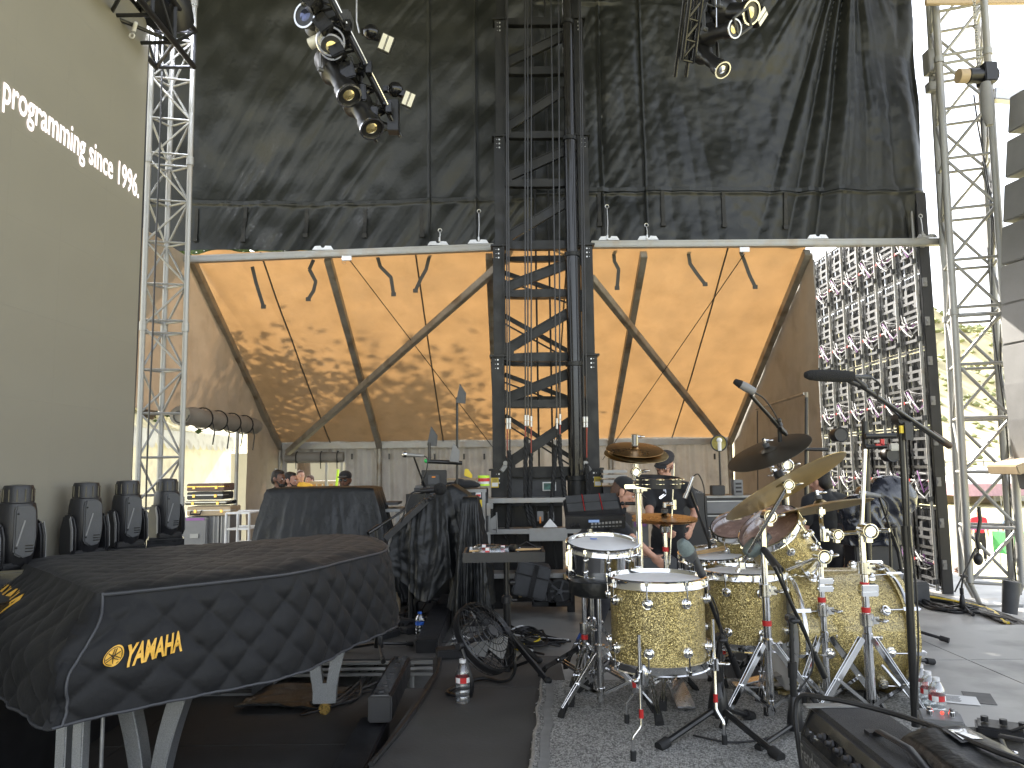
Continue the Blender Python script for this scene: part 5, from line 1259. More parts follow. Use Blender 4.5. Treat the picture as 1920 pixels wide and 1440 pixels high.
for k in range(3):
    a = .6 + k * 2.094; e_ = V((sc1.x + math.cos(a) * .19, sc1.y + math.sin(a) * .19, sc1.z - .085)); q.tube([top, top.lerp(e_, .5) + V((0, 0, -.01)), e_, e_ + V((0, 0, .05))], .008, 6)
build(q, 'basket_arm', M['chrome'], sst)
# second snare at the drummer's seat
sc2 = at(1335, 1058, 4.55)
S2 = drum('snare_drum', 'low chrome snare drum with sticks lying on it, behind the floor toms', sc2 + V((0, 0, .0)), (-.04, -.12, 1), .178, .11, 10, M['chrome'], group='snare drums', lugtype='tube', cat='snare drum')
s2s = thing('snare_stand', 'chrome stand under the low snare drum behind the floor toms', 'stand', (sc2.x, sc2.y, 0), 'chrome drum hardware stands'); tripod(s2s, (sc2.x, sc2.y, RZ), .2, .3, .4, M['chrome']); stand_col(s2s, (sc2.x, sc2.y, 0), [(.04, .3, .016), (.3, sc2.z - .08, .012)])
for k, (a, b) in enumerate((((1290, 1040), (1385, 1020)), ((1300, 1043), (1378, 1027)))):
    q = MB(); A, B = at(a[0], a[1], 4.5), at(b[0], b[1], 4.55); A.z = max(A.z, sc2.z + .065); q.tube([A, A.lerp(B, .85), A.lerp(B, .96), B], [.0075, .0065, .004, .005], 8); o = build(q, 'drumstick', M['wood']); tag(o, ['lower wooden drumstick lying across the low snare drum', 'upper wooden drumstick lying across the low snare drum'][k], 'drumstick', 'drumsticks on the snare')
# rack toms tilted to the left
T1c = at(1385, 1000, 4.62); T1n = V((-.30, -.42, .95)).normalized()
RT1 = drum('rack_tom', 'small gold sparkle rack tom behind, with brownish head tilted to the player', T1c - T1n * .05, T1n, .14, .20, 6, M['gold'], headm='drumhead_clear', cat='drum')
T2c = at(1443, 992, 4.12); T2n = V((-.62, -.34, .86)).normalized()
RT2 = drum('rack_tom', 'larger gold sparkle rack tom in front, tilted steeply towards the left', T2c - T2n * .115, T2n, .158, .235, 8, M['gold'], headm='drumhead_clear', cat='drum')
for nm, cc, nn, rr_ in ((RT1, T1c, T1n, .14), (RT2, T2c, T2n, .158)):
    a, u, v = frame(nn); e_ = cc - nn * .12 + V((.1, .04, -.0)); q = MB(); q.cyl(e_, V((1.66, 4.3, .66)), .011, n=10); q.box(e_, (.05, .03, .05)); build(q, 'mount_arm', M['chrome'], nm)
# ------------------------------------------------------------ cymbals
def cymbal(name, label, c, n, R, m, bell=.28, bow=.055, group='cymbals of the kit', felt=True, cat='cymbal', logo=True, T=None, flip=1):
    c = V(c); n = V(n).normalized(); tt = T or thing(name, label, cat, c, group)
    # built in its own frame so the turned rings follow the metal
    a, u, v = frame(n); m4 = Matrix((u, v, a)).transposed(); m4 = m4 if m4.determinant() > 0 else Matrix((v, u, a)).transposed()
    rb = R * bell * .5; prof = [(.006, .028 * R / .25), (rb * .6, .024 * R / .25), (rb, .010 * R / .25), (rb * 1.12, .006)]
    N = 14; prof += [(rb * 1.12 + (R - rb * 1.12) * k / N, .006 - bow * R * ((k / N) ** 1.7)) for k in range(1, N + 1)]
    q = MB(); q.lathe(prof, (0, 0, 0), (0, 0, 1), 72, False); n0 = len(prof)
    q.lathe([(r, z - .0016) for r, z in prof][::-1], (0, 0, 0), (0, 0, 1), 72, False)
    q.lathe([(R, prof[-1][1] - .0016), (R + .0008, prof[-1][1] - .0008), (R, prof[-1][1])], (0, 0, 0), (0, 0, 1), 72, False)
    me = build(q, 'plate', m, None); me.parent = tt; me.location = c - off(tt); me.rotation_mode = 'QUATERNION'; me.rotation_quaternion = m4.to_quaternion()
    if felt:
        q = MB(); q.cyl(c + n * .03 * R / .25, c + n * (.03 * R / .25 + .02), .018, n=14); build(q, 'felt', M['dark_grey'], tt)
        q = MB(); q.cyl(c + n * .05, c + n * .075, .010, n=10); wing(q, c + n * .065, (1, .2, 0)); build(q, 'wing_nut', M['chrome'], tt)
    return tt
# stacked cymbals on the tall left post
ck = at(1190, 842, 4.0); nk = V((.03, -.30, 1))
cs_ = cymbal('cymbal_stack', 'stack of brown cymbals tilted to the viewer on the tall post behind the snare', ck, nk, .147, M['bronze_orange'], bell=.3, cat='cymbal', T=None)
cymbal('x', 'x', ck + V((.012, -.004, -.014)), V((.09, -.36, 1)), .160, M['bronze'], felt=False, T=cs_); cymbal('x', 'x', ck + V((-.004, 0, -.024)), V((.02, -.33, 1)), .154, M['bronze'], felt=False, T=cs_)
q = MB(); q.cyl(ck + V((0, -.01, .02)), ck + V((0, -.02, .075)), .018, n=14); build(q, 'top_nut', M['chrome_dull'], cs_)
kb = V((ck.x + .015, 4.02, 0))
ps = thing('cymbal_stand', 'tall chrome post carrying the cymbal stack and tambourine', 'stand', (kb.x, kb.y, 0), 'chrome drum hardware stands')
tripod(ps, (kb.x, kb.y, RZ), .26, .34, .55, M['chrome'], footlen=.12, w_=.028); stand_col(ps, (kb.x, kb.y, 0), [(.03, .45, .018), (.45, at(1195, 905, 4.02).z, .016), (at(1195, 905, 4.02).z, ck.z - .03, .008)], band=[.52])
for y in (862, 885): joint(ps, at(1192, y, 4.0), r=.024)
q = MB(); p = at(1207, 912, 3.96); q.beam(p + V((-.10, 0, 0)), p + V((.14, 0, 0)), .03, .022); q.tube([p + V((.10, -.02, 0)), p + V((.10, -.04, -.04)), p + V((.07, -.04, -.06))], .009, 6); build(q, 'clamp', M['chrome'], ps, bevel=.003)
tbn = thing('tambourine', 'half round black tambourine with silver jingles clamped to the tall chrome post', 'tambourine', at(1238, 904, 4.2))
c = at(1234, 903, 3.94); q = MB(); q.lathe([(.105, -.024), (.115, -.024), (.115, .024), (.105, .024), (.105, -.024)], c, (.05, -.10, 1), 40, False); build(q, 'frame', M['black_plastic'], tbn)
for k in range(10):
    a = -2.9 + k * .62
    for z in (-.011, .011):
        q = MB(); p = c + V((math.cos(a) * .113, math.sin(a) * .113, z)); q.lathe([(0, .004), (.012, .003), (.022, -.001), (.022, .001), (.012, .005), (0, .006)], p, (0, .0, 1), 14, False); build(q, 'jingle', M['chrome'], tbn)
# hi-hat
hh = at(1246, 969, 4.15)
cH = cymbal('hi_hat', 'pair of brown hi-hat cymbals lying flat on the pedal stand', hh, (.03, -.07, 1), .172, M['bronze_orange'], cat='cymbal')
cymbal('x', 'x', hh + V((0, 0, -.022)), (.0, .06, -1), .172, M['bronze_orange'], felt=False, T=cH)
hs = thing('hi_hat_stand', 'chrome hi-hat stand with long pull rod rising above the cymbals', 'stand', (hh.x, hh.y, 0), 'chrome drum hardware stands')
rod(hs, 'pull_rod', (hh.x + .02, hh.y, hh.z - .25), at(1264, 869, 4.15), .0035, M['chrome'])
q = MB(); p = at(1264, 948, 4.15); q.cyl(p + V((0, 0, -.02)), p + V((0, 0, .03)), .012); wing(q, p, (-1, -.3, .5)); build(q, 'clutch', M['chrome'], hs)
stand_col(hs, (hh.x, hh.y, 0), [(.04, .5, .016), (.5, hh.z - .07, .013)], band=[hh.z - .17]); tripod(hs, (hh.x, hh.y, RZ), .28, .28, .2, M['chrome'])
q = MB(); q.lathe([(.008, -.03), (.03, -.05), (.024, -.08), (.012, -.085)], hh, (0, 0, 1), 16, False); build(q, 'seat_cup', M['chrome_dull'], hs)
q = MB(); q.box((hh.x + .02, hh.y - .16, .05), (.09, .28, .015), Matrix.Rotation(.2, 3, 'X')); build(q, 'pedal', M['chrome_dull'], hs, bevel=.004)
# dark top cymbal, big crash, ride
c1 = at(1441, 846, 4.2); cymbal('crash_cymbal', 'dark matt cymbal tilted left, highest of the right hand cymbals', c1, (-.40, -.20, .9), .232, M['bronze_dark'], bell=.34)
c2 = at(1469, 908, 3.45); cymbal('crash_cymbal', 'largest pale bronze cymbal showing its underside, tilted up to the right', c2, (-.42, .34, .90), .295, M['bronze'], felt=True, bell=.22, bow=.07)
c3 = at(1538, 947, 3.95); cymbal('ride_cymbal', 'nearly edge on bronze cymbal reaching over the bass drum at the right', c3, (-.14, .20, 1), .25, M['bronze'], felt=True, bow=.10)
CG = 'chrome drum hardware stands'
# stand A under the big crash
bA = gz(1444, 1342, RZ); bA = V((at(1444, 1300, 3.72).x, 3.72, 0))
sA = thing('cymbal_stand', 'chrome boom stand with red band holding the largest pale cymbal', 'stand', bA, CG)
tripod(sA, (bA.x, bA.y, RZ), .34, .27, 3.55, M['chrome'], w_=.026); zA = at(1441, 985, 3.72).z
stand_col(sA, bA, [(.03, .62, .019), (.62, zA, .0155)], band=[at(1443, 1168, 3.72).z])
joint(sA, at(1441, 968, 3.70), r=.030)
q = MB(); q.cyl(at(1390, 1060, 3.78), at(1476, 912, 3.46), .0095, n=10); build(q, 'boom_arm', M['chrome'], sA)
q = MB(); e_ = at(1390, 1060, 3.78); q.cyl(e_, e_ + V((-.02, .0, -.035)), .014); q.box(e_ + V((0, -.02, 0)), (.03, .02, .03)); build(q, 'arm_end', M['chrome'], sA, bevel=.003)
joint(sA, at(1476, 909, 3.47), r=.024); q = MB(); q.cyl(at(1476, 909, 3.46), at(1462, 893, 3.46), .014); q.cyl(at(1462, 893, 3.46), at(1457, 882, 3.46), .022); build(q, 'cymbal_seat', M['black_plastic'], sA)
# stand for the dark cymbal behind
bC = V((at(1485, 1150, 4.38).x, 4.38, 0)); sC = thing('cymbal_stand', 'chrome stand behind the toms holding the dark top cymbal', 'stand', bC, CG)
zc_ = at(1478, 872, 4.3).z; stand_col(sC, bC, [(.03, .7, .018), (.7, zc_, .014)]); q = MB(); q.cyl((bC.x, bC.y, zc_), c1 + V((0, 0, -.02)), .009); build(q, 'boom_arm', M['chrome'], sC)
joint(sC, at(1473, 872, 4.25), r=.034); q = MB(); wing(q, at(1450, 876, 4.2), (-1, -.3, .2)); wing(q, at(1455, 888, 4.2), (-1, -.3, -.3)); q.cyl(at(1446, 880, 4.2), at(1475, 885, 4.2), .013); build(q, 'tilter_nut', M['chrome'], sC); tripod(sC, (bC.x, bC.y, RZ), .3, .3, .5, M['chrome'])
# stand B (left of bass drum face) and C right with long arm to the ride
bB = V((at(1550, 1300, 3.86).x, 3.86, 0)); sB = thing('cymbal_stand', 'short chrome stand with red band in front of the bass drum, left one', 'stand', bB, CG)
tripod(sB, (bB.x, bB.y, RZ), .34, .25, 3.7, M['chrome'], w_=.026); zB = at(1543, 1050, 3.86).z; stand_col(sB, bB, [(.03, .50, .021), (.50, zB - .02, .017)], band=[at(1546, 1124, 3.86).z])
joint(sB, at(1541, 1043, 3.84), r=.034); q = MB(); q.cyl(at(1475, 1068, 4.0), at(1560, 1035, 3.8), .010); build(q, 'arm', M['chrome'], sB)
for y in (1088, 1102): q = MB(); p = at(1544, y, 3.86); q.box(p + V((0, -.02, 0)), (.07, .03, .03)); q.cyl(p + V((-.04, -.02, 0)), p + V((.04, -.02, 0)), .012); build(q, 'memory_lock', M['chrome'], sB, bevel=.003)
bD = V((at(1633, 1300, 3.72).x, 3.72, 0)); sD = thing('cymbal_stand', 'tall chrome stand with two red bands in front of the bass drum, holding the ride', 'stand', bD, CG)
tripod(sD, (bD.x, bD.y, RZ), .36, .27, 3.3, M['chrome'], w_=.028); zD_ = at(1625, 995, 3.72).z; stand_col(sD, bD, [(.03, .48, .022), (.48, at(1628, 1055, 3.72).z, .018), (at(1628, 1055, 3.72).z, zD_, .014)], band=[at(1628, 1096, 3.72).z, at(1629, 1143, 3.72).z])
rod(sD, 'upper_tube', (bD.x, bD.y, zD_), at(1622, 842, 3.72), .010, M['chrome'])
joint(sD, at(1626, 995, 3.70), r=.036); q = MB(); q.cyl(at(1548, 1002, 3.85), at(1668, 994, 3.65), .0095); build(q, 'arm', M['chrome'], sD)
q = MB(); e_ = at(1546, 1003, 3.86); q.cyl(e_ + V((0, 0, -.03)), e_ + V((0, 0, .03)), .02); q.tube([e_, e_ + V((-.005, .02, .05)), c3 + V((.0, 0, -.06)), c3 + V((0, 0, -.01))], .011, 8); q.cyl(c3 + V((0, 0, -.045)), c3 + V((0, 0, -.02)), .022); build(q, 'cymbal_seat', M['chrome'], sD)
joint(sD, at(1568, 1002, 3.8), r=.026); q = MB(); q.box(at(1628, 1102, 3.71), (.08, .05, .035)); q.box(at(1628, 1112, 3.71), (.08, .05, .025)); build(q, 'memory_lock', M['chrome'], sD, bevel=.004)
# bass drum pedal and rack arms
bp2 = thing('bass_pedal', 'chrome bass drum pedal on the rug left of the bass drum', 'pedal', (1.42, 4.2, 0))
q = MB(); q.box((1.30, 4.2, .03), (.30, .10, .012)); q.box((1.33, 4.2, .07), (.26, .08, .012), Matrix.Rotation(-.2, 3, 'Y')); q.cyl((1.44, 4.13, .14), (1.44, 4.27, .14), .01); q.cyl((1.44, 4.2, .14), (1.40, 4.2, .32), .006); q.ell((1.40, 4.2, .33), (.025, .03, .035)); q.box((1.44, 4.13, .08), (.02, .012, .13)); q.box((1.44, 4.27, .08), (.02, .012, .13)); build(q, 'frame', M['chrome_dull'], bp2, bevel=.003)
# throne seat
tc_ = at(1122, 1098, 3.95); th = thing('drum_throne', 'round black drum stool seat between snare drum and floor tom', 'stool', (tc_.x, tc_.y, 0)); q = MB(); q.lathe([(.0, .045), (.12, .045), (.145, .03), (.15, 0), (.145, -.035), (.12, -.045), (0, -.045)], tc_, (0, 0, 1), 32, False); build(q, 'seat', M['drape'], th)
stand_col(th, (tc_.x, tc_.y, 0), [(.03, .3, .018), (.3, tc_.z - .04, .013)]); tripod(th, (tc_.x, tc_.y, RZ), .25, .25, 1.7, M['chrome'])
# sampling pad on its post
sp = thing('sampling_pad', 'black electronic percussion pad with six rubber pads left of the snare post', 'drum pad', at(1110, 960, 4.5))
c = at(1112, 958, 4.5); rt = Matrix.Rotation(.42, 3, 'X') @ Matrix.Rotation(.03, 3, 'Y'); rt = Matrix.Rotation(-.05, 3, 'Y') @ Matrix.Rotation(.62, 3, 'X')
q = MB(); q.box(c, (.33, .20, .05), rt); bdy = build(q, 'body', M['black_plastic'], sp, bevel=.008)
for j in range(2):
    for i in range(3):
        q = MB(); q.box(c + rt @ V((-.102 + i * .102, .045 - .0 + (j - .5) * .075 + .0, .027)), (.095, .070, .008), rt); build(q, 'rubber_pad', M['dark_grey'], bdy, bevel=.002)
for i in range(2): q = MB(); q.box(c + rt @ V((-.051 + i * .102, .045, .031)), (.003, .15, .002), rt); build(q, 'red_line', M['red'], bdy)
fc = c + rt @ V((0, -.10, .0)); q = MB(); q.box(c + rt @ V((0, -.098, -.0)), (.34, .03, .075), Matrix.Rotation(.2, 3, 'X')); cp = build(q, 'control_panel', M['black_plastic'], sp, bevel=.005)
for k in range(9):
    q = MB(); q.box(c + rt @ V((-.02 + k * .02, -.118, .005 + .0)), (.013, .01, .012)); q.box(c + rt @ V((-.02 + k * .02, -.118, -.018)), (.013, .01, .010)); build(q, 'button', M['grey_case'], cp)
q = MB(); q.box(c + rt @ V((-.01, -.117, .022)), (.06, .008, .014)); build(q, 'display', M['glow_panel'], cp)
for dx in (-.13, -.10): q = MB(); q.cyl(c + rt @ V((dx, -.10, .0)), c + rt @ V((dx, -.13, .0)), .010); build(q, 'knob', M['black_plastic'], cp)
psd = thing('pad_stand', 'chrome post holding the electronic percussion pad', 'stand', (c.x - .03, 4.52, 0), CG); rod(psd, 'tube', (c.x - .02, 4.52, .03), (c.x - .02, 4.52, c.z - .03), .015, M['chrome_dull']); tripod(psd, (c.x - .02, 4.52, -.0), .3, .26, .0, M['chrome'])
# ------------------------------------------------------------ rug
rp = [gz(975, 1470, 0), gz(1006, 1300, 0), gz(1010, 1232, 0)]
def rug_pt(u, v):
    y0, y1 = 1.1, 4.42; y = y0 + (y1 - y0) * v
    lx = .062 + (y - 3.2) * .072 + .014 * nz(y * 5, 1) + .008 * nz(y * 17, 4)
    rx = 2.02 - .0 * y + .01 * nz(y * 4, 9); x = lx + (rx - lx) * u
    z = .007 + .005 * max(0, 1 - (x - lx) / .05) * (1 + nz(y * 9, 3)) + .0012 * nz(x * 8, y * 8)
    return V((x, y, z))
rug = thing('rug', 'grey woven rug spread under the drum kit with a frayed left edge', 'rug', (1, 3, 0))
mb = MB(); mb.grid(rug_pt, 160, 260); build(mb, 'pile', M['rug'], rug, ang=80)
q = MB(); q.tube([rug_pt(0, k / 120) + V((-.004 + .004 * nz(k, 2), 0, .001)) for k in range(121)], [.008 + .004 * nz(k * .9, 7) for k in range(121)], 6); build(q, 'frayed_edge', mat('frayed_binding', (.28, .26, .23), .9, 0, .3, 40, .5, 100), rug)
q = MB()
for k in range(26):
    p = rug_pt(0, (k + R_.random()) / 26); q.tube([p, p + V((-.008, R_.uniform(-.01, .01), .004)), p + V((-.012 - .006 * R_.random(), R_.uniform(-.02, .02), 0))], .001, 4)
stuff(build(q, 'loose_threads', M['paper'], rug))
q = MB(); q.grid(lambda u, v: rug_pt(.012 + u * .022, v) + V((0, 0, .003)), 4, 200); build(q, 'edge_band', mat('edge_tape', (.20, .20, .195), .9, 0, .2, 9), rug)
# ------------------------------------------------------------ bottles
def bottle(label, c, h=.205, r=.031, lab='red', lying=None, group='water bottles'):
    T = thing('water_bottle', label, 'bottle', c, group); ax_ = V(lying) if lying else V((0, 0, 1)); k = h / .205
    pr = [(.0, 0), (r * .8, 0), (r, .008 * k), (r, .03 * k), (r * .94, .036 * k), (r, .042 * k), (r, .06 * k), (r * .93, .066 * k), (r, .072 * k), (r, .085 * k), (r * .97, .09 * k), (r * .97, .130 * k), (r, .134 * k), (r * .95, .150 * k), (r * .6, .176 * k), (r * .42, .184 * k), (r * .42, .195 * k)]
    q = MB(); q.lathe(pr, c, ax_, 28, True); build(q, 'body', M['clear'], T)
    q = MB(); q.lathe([(r * .40, .188 * k), (r * .46, .188 * k), (r * .46, .205 * k), (0, .205 * k)], c, ax_, 20, False); build(q, 'cap', M['white_plastic'] if lab != 'blue' else M['blue'], T)
    q = MB(); q.lathe([(r * .985, .098 * k), (r * .985, .124 * k)], c, ax_, 28, False); lb = build(q, 'label', M['red'] if lab == 'red' else M['blue'], T)
    q = MB(); q.lathe([(r * .995, .104 * k), (r * .995, .122 * k)], c, ax_, 28, False)
    if lab == 'red':
        vs = q.v[:]; q = MB(); a, u, v = frame(ax_)
        for t0 in (3.6, 5.3, 1.2):
            q.grid(lambda s, w_: V(c) + ax_.normalized() * ((.099 + .024 * w_) * k) + (u * math.cos(t0 + s * .8) + v * math.sin(t0 + s * .8)) * (r * .997), 6, 2)
        build(q, 'label_print', M['paper'], lb)
    return T
b1 = gz(868, 1318, 0); bottle('clear water bottle with red label standing on the black walkway in front of the fan', (b1.x, b1.y, .001), h=.215, r=.038)
for px, py, lb in ((1729, 1322, 'clear water bottle with red label, leftmost of the three near the pedal box'), (1744, 1338, 'clear water bottle with red label, middle one of the three near the pedal box'), (1760, 1352, 'clear water bottle with red label, rightmost and nearest of the three near the pedal box')):
    b = gz(px, py, 0); bottle(lb, (b.x, b.y, .001), h=.195, r=.036)
b = at(787, 1178, 6.3); bottle('blue labelled water bottle with blue cap standing on the rear platform', (b.x, b.y, ZP + .001), h=.19, r=.036, lab='blue')
b = at(741, 1115, 7.2); bt = thing('squeeze_bottle', 'pale cream plastic bottle on the rear platform behind the piano tail', 'bottle', (b.x, b.y, ZP)); q = MB(); q.lathe([(0, 0), (.045, 0), (.048, .02), (.048, .14), (.025, .17), (.02, .2), (0, .205)], (b.x, b.y, ZP), (0, 0, 1), 20, True); build(q, 'body', mat('cream_plastic', (.6, .5, .36), .5), bt)
q = MB(); p = gz(1795, 1312, 0); q.box(p + V((-.01, 0, .0035)), (.20, .15, .001), Matrix.Rotation(-.4, 3, 'Z')); o = build(q, 'set_list', M['paper'], smooth=False); tag(o, 'white printed sheet of paper lying on the grey floor beside the bottles', 'paper')
for k in range(9): q = MB(); q.box(p + Matrix.Rotation(-.4, 3, 'Z') @ V((-.03 + .006 * (k % 3), .05 - k * .012, .0015)) + V((-.01, 0, .003)), (.11 - .02 * (k % 3), .003, .0006), Matrix.Rotation(-.4, 3, 'Z')); build(q, 'printed_line', M['dark_grey'], o)
q = MB(); q.box(p + V((.12, .02, .0015)), (.13, .20, .002), Matrix.Rotation(-.4, 3, 'Z')); o = build(q, 'dark_sheet', M['dark_grey'], smooth=False); tag(o, 'dark grey card lying half under the white paper sheet on the floor', 'card')
# ------------------------------------------------------------ tray table with bottles and sticks
TD = 4.45; tl, tr_ = at(868, 1050, TD), at(1022, 1050, TD); tz = at(945, 1042, TD).z
tt = thing('tray_table', 'black percussion tray on a single tripod pole left of the drums', 'tray', ((tl.x + tr_.x) / 2, TD, 0))
q = MB(); q.bb((tl.x, TD - .02, tz - .035), (tr_.x, TD + .30, tz - .02)); q.bb((tl.x, TD - .02, tz - .02), (tr_.x, TD, tz + .02)); q.bb((tl.x, TD + .29, tz - .02), (tr_.x, TD + .30, tz + .02)); q.bb((tl.x, TD, tz - .02), (tl.x + .012, TD + .29, tz + .02)); q.bb((tr_.x - .012, TD, tz - .02), (tr_.x, TD + .29, tz + .02)); build(q, 'tray', M['black_plastic'], tt)
pc_ = at(950, 1100, TD + .1); px_, py_ = pc_.x, TD + .12
for z0, z1, r in ((.25, tz - .035, .017), (.02, .42, .022)):
    q = MB(); q.cyl((px_, py_, z0), (px_, py_, z1), r, n=16); build(q, 'pole', M['black_metal'], tt)
q = MB(); q.lathe([(.022, .40), (.03, .405), (.03, .44), (.018, .45)], (px_, py_, 0), (0, 0, 1), 16, False); q.cyl((px_ + .02, py_, .42), (px_ + .06, py_, .42), .008); q.cyl((px_ + .02, py_, .52), (px_ + .05, py_, .52), .014); build(q, 'clamp', M['black_plastic'], tt)
for a in (-.75, 2.2, -2.5 if False else .9):
    d = V((math.cos(a), math.sin(a), 0)); q = MB(); q.beam(V((px_, py_, .22)) + d * .02, V((px_, py_, .02)) + d * .30, .018, .028); q.beam(V((px_, py_, .04)) + d * .02, V((px_, py_, .10)) + d * .16, .01, .016); lg = build(q, 'leg', M['black_metal'], tt, bevel=.003)
    q = MB(); q.ell(V((px_, py_, .022)) + d * .305, (.022, .022, .02)); build(q, 'rubber_foot', M['rubber'], lg)
for k, (x0, y0, lbl) in enumerate(((895, .06, 'clear water bottle lying on the black tray, nearest its front edge'), (925, .16, 'clear water bottle lying on the black tray behind the front bottle'), (890, .22, 'clear water bottle lying at the back left of the black tray'))):
    p = at(x0, 1030, TD + y0); bottle(lbl, (p.x + .16, TD + y0, tz + .014), lying=(-1, .08 * (k - 1), 0), h=.19, r=.029)
q = MB(); p = at(958, 1028, TD + .1); q.cyl(p, p + V((.03, -.02, 0)), .024, n=16); q.tube([p + V((.03, 0, 0)), p + V((.09, 0, .035)), p + V((.15, .02, .0))], .006, 5); o = build(q, 'small_microphone', M['black_metal']); tag(o, 'small black microphone head lying on the right side of the tray', 'microphone')
for k, (x0, x1, y) in enumerate(((880, 905, .02), (967, 1012, .05), (975, 1015, .09))):
    A, B = at(x0, 1034, TD + y), at(x1, 1034, TD + y + .02); A.z = B.z = tz + .026; q = MB(); q.tube([A, B], [.006, .0035], 7); o = build(q, 'drumstick', M['wood']); tag(o, ['short stick end sticking out at the left rim of the tray', 'wooden drumstick on the front right of the tray', 'wooden drumstick on the right of the tray, behind another'][k], 'drumstick', 'drumsticks on the tray')
# ------------------------------------------------------------ floor fan
fc = at(908, 1196, 4.25); fn_ = V((.62, -.55, .56)).normalized(); fn_ = V((.66, -.42, .60)).normalized()
fan = thing('floor_fan', 'black round floor fan tilted upwards on a bent tube stand', 'fan', (fc.x, fc.y, 0)); fa, fu, fv = frame(fn_); FR = .195
for s, nm in ((1, 'front_grille'), (-1, 'rear_grille')):
    q = MB()
    for r_, o_ in ((1, 0), (.99, .018), (.80, .035), (.6, .045), (.4, .05), (.22, .052)): q.torus(fc + fa * s * (.02 + o_), fa, FR * r_, .0028 if r_ < 1 else .006, 36, 4)
    for k in range(28):
        t = 2 * math.pi * k / 28; d = fu * math.cos(t) + fv * math.sin(t); q.tube([fc + d * FR + fa * s * .012, fc + d * FR * .98 + fa * s * .036, fc + d * FR * .6 + fa * s * .064, fc + d * FR * .2 + fa * s * .072], .0016, 4)
    stuff(build(q, nm, M['black_metal'], fan))
q = MB(); q.lathe([(FR * 1.01, -.016), (FR * 1.03, -.014), (FR * 1.03, .014), (FR * 1.01, .016)], fc, fa, 40, False); build(q, 'drum_ring', M['black_metal'], fan)
q = MB(); q.lathe([(0, .075), (.03, .074), (.035, .06), (.03, -.02), (.045, -.05), (.045, -.10), (0, -.11)], fc, fa, 20, False); build(q, 'motor', M['black_plastic'], fan)
for k in range(3):
    t = k * 2.094 + .4; 
    def bf_(u, v, t=t):
        r_ = .03 + .13 * u; w_ = .62 * (1 - .3 * u); an = t + (v - .5) * w_ * 1.6; return fc + (fu * math.cos(an) + fv * math.sin(an)) * r_ + fa * ((v - .5) * .06)
    q = MB(); q.grid(bf_, 8, 6); build(q, 'blade', M['alu'], fan)
q = MB(); hz_ = V((fa.y, -fa.x, 0)).normalized(); fwd = V((fa.x, fa.y, 0)).normalized()
P = [fc + hz_ * (FR + .02), fc + hz_ * (FR + .015) + V((0, 0, -.08)) + fwd * .04]
gz0 = .014
P2 = [fc + hz_ * (FR + .015), V((fc.x, fc.y, .12)) + hz_ * (FR + .01) + fwd * .06, V((fc.x, fc.y, .04)) + hz_ * (FR) + fwd * .05, V((fc.x, fc.y, gz0)) + hz_ * (FR - .03) + fwd * .0, V((fc.x, fc.y, gz0)) + hz_ * (FR - .05) - fwd * .14, V((fc.x, fc.y, gz0)) - hz_ * (FR - .05) - fwd * .14, V((fc.x, fc.y, gz0)) - hz_ * (FR - .03), V((fc.x, fc.y, .04)) - hz_ * FR + fwd * .05, V((fc.x, fc.y, .12)) - hz_ * (FR + .01) + fwd * .06, fc - hz_ * (FR + .015)]
q.tube([V(x) for x in catmull([tuple(p) for p in P2], 6)], .010, 8); build(q, 'tube_stand', M['black_metal'], fan)
for s in (-1, 1): q = MB(); q.cyl(fc + hz_ * s * (FR), fc + hz_ * s * (FR + .045), .018); build(q, 'tilt_knob', M['black_plastic'], fan)
# tape roll behind the fan
tr0 = gz(870, 1217, 0); q = MB(); q.lathe([(.04, 0), (.062, 0), (.062, .04), (.04, .04), (.04, 0)], (tr0.x, tr0.y, .001), (0, 0, 1), 24, False); o = build(q, 'tape_roll', M['grey_case']); tag(o, 'roll of pale gaffer tape lying behind the floor fan', 'tape roll')
# ------------------------------------------------------------ microphone stands and microphones
def mic_tripod(T, b, zc, rad, yaw, m='black_metal', base=.0, n=3, w_=.013, k_=1):
    b = V(b); q = MB(); q.lathe([(x * k_, z) for x, z in [(.012, zc + .10), (.020, zc + .09), (.030, zc + .02), (.036, zc - .03), (.034, zc - .045), (0, zc - .045)]], (b.x, b.y, base), (0, 0, 1), 20, False); build(q, 'base_cone', M[m], T)
    for k in range(n):
        a = yaw[k] if hasattr(yaw, '__len__') else yaw + k * 2.094; rd_ = rad[k] if hasattr(rad, '__len__') else rad; d = V((math.cos(a), math.sin(a), 0)); A = V((b.x, b.y, base + zc - .02)) + d * .02; B = V((b.x, b.y, base + .018)) + d * rd_
        q = MB(); q.tube([A, B], w_ * .8, 8); lg = build(q, 'leg', M[m], T); q = MB(); q.cyl(B - (B - A).normalized() * .045, B + (B - A).normalized() * .01, w_ * 1.35, n=12); build(q, 'rubber_foot', M['rubber'], lg)
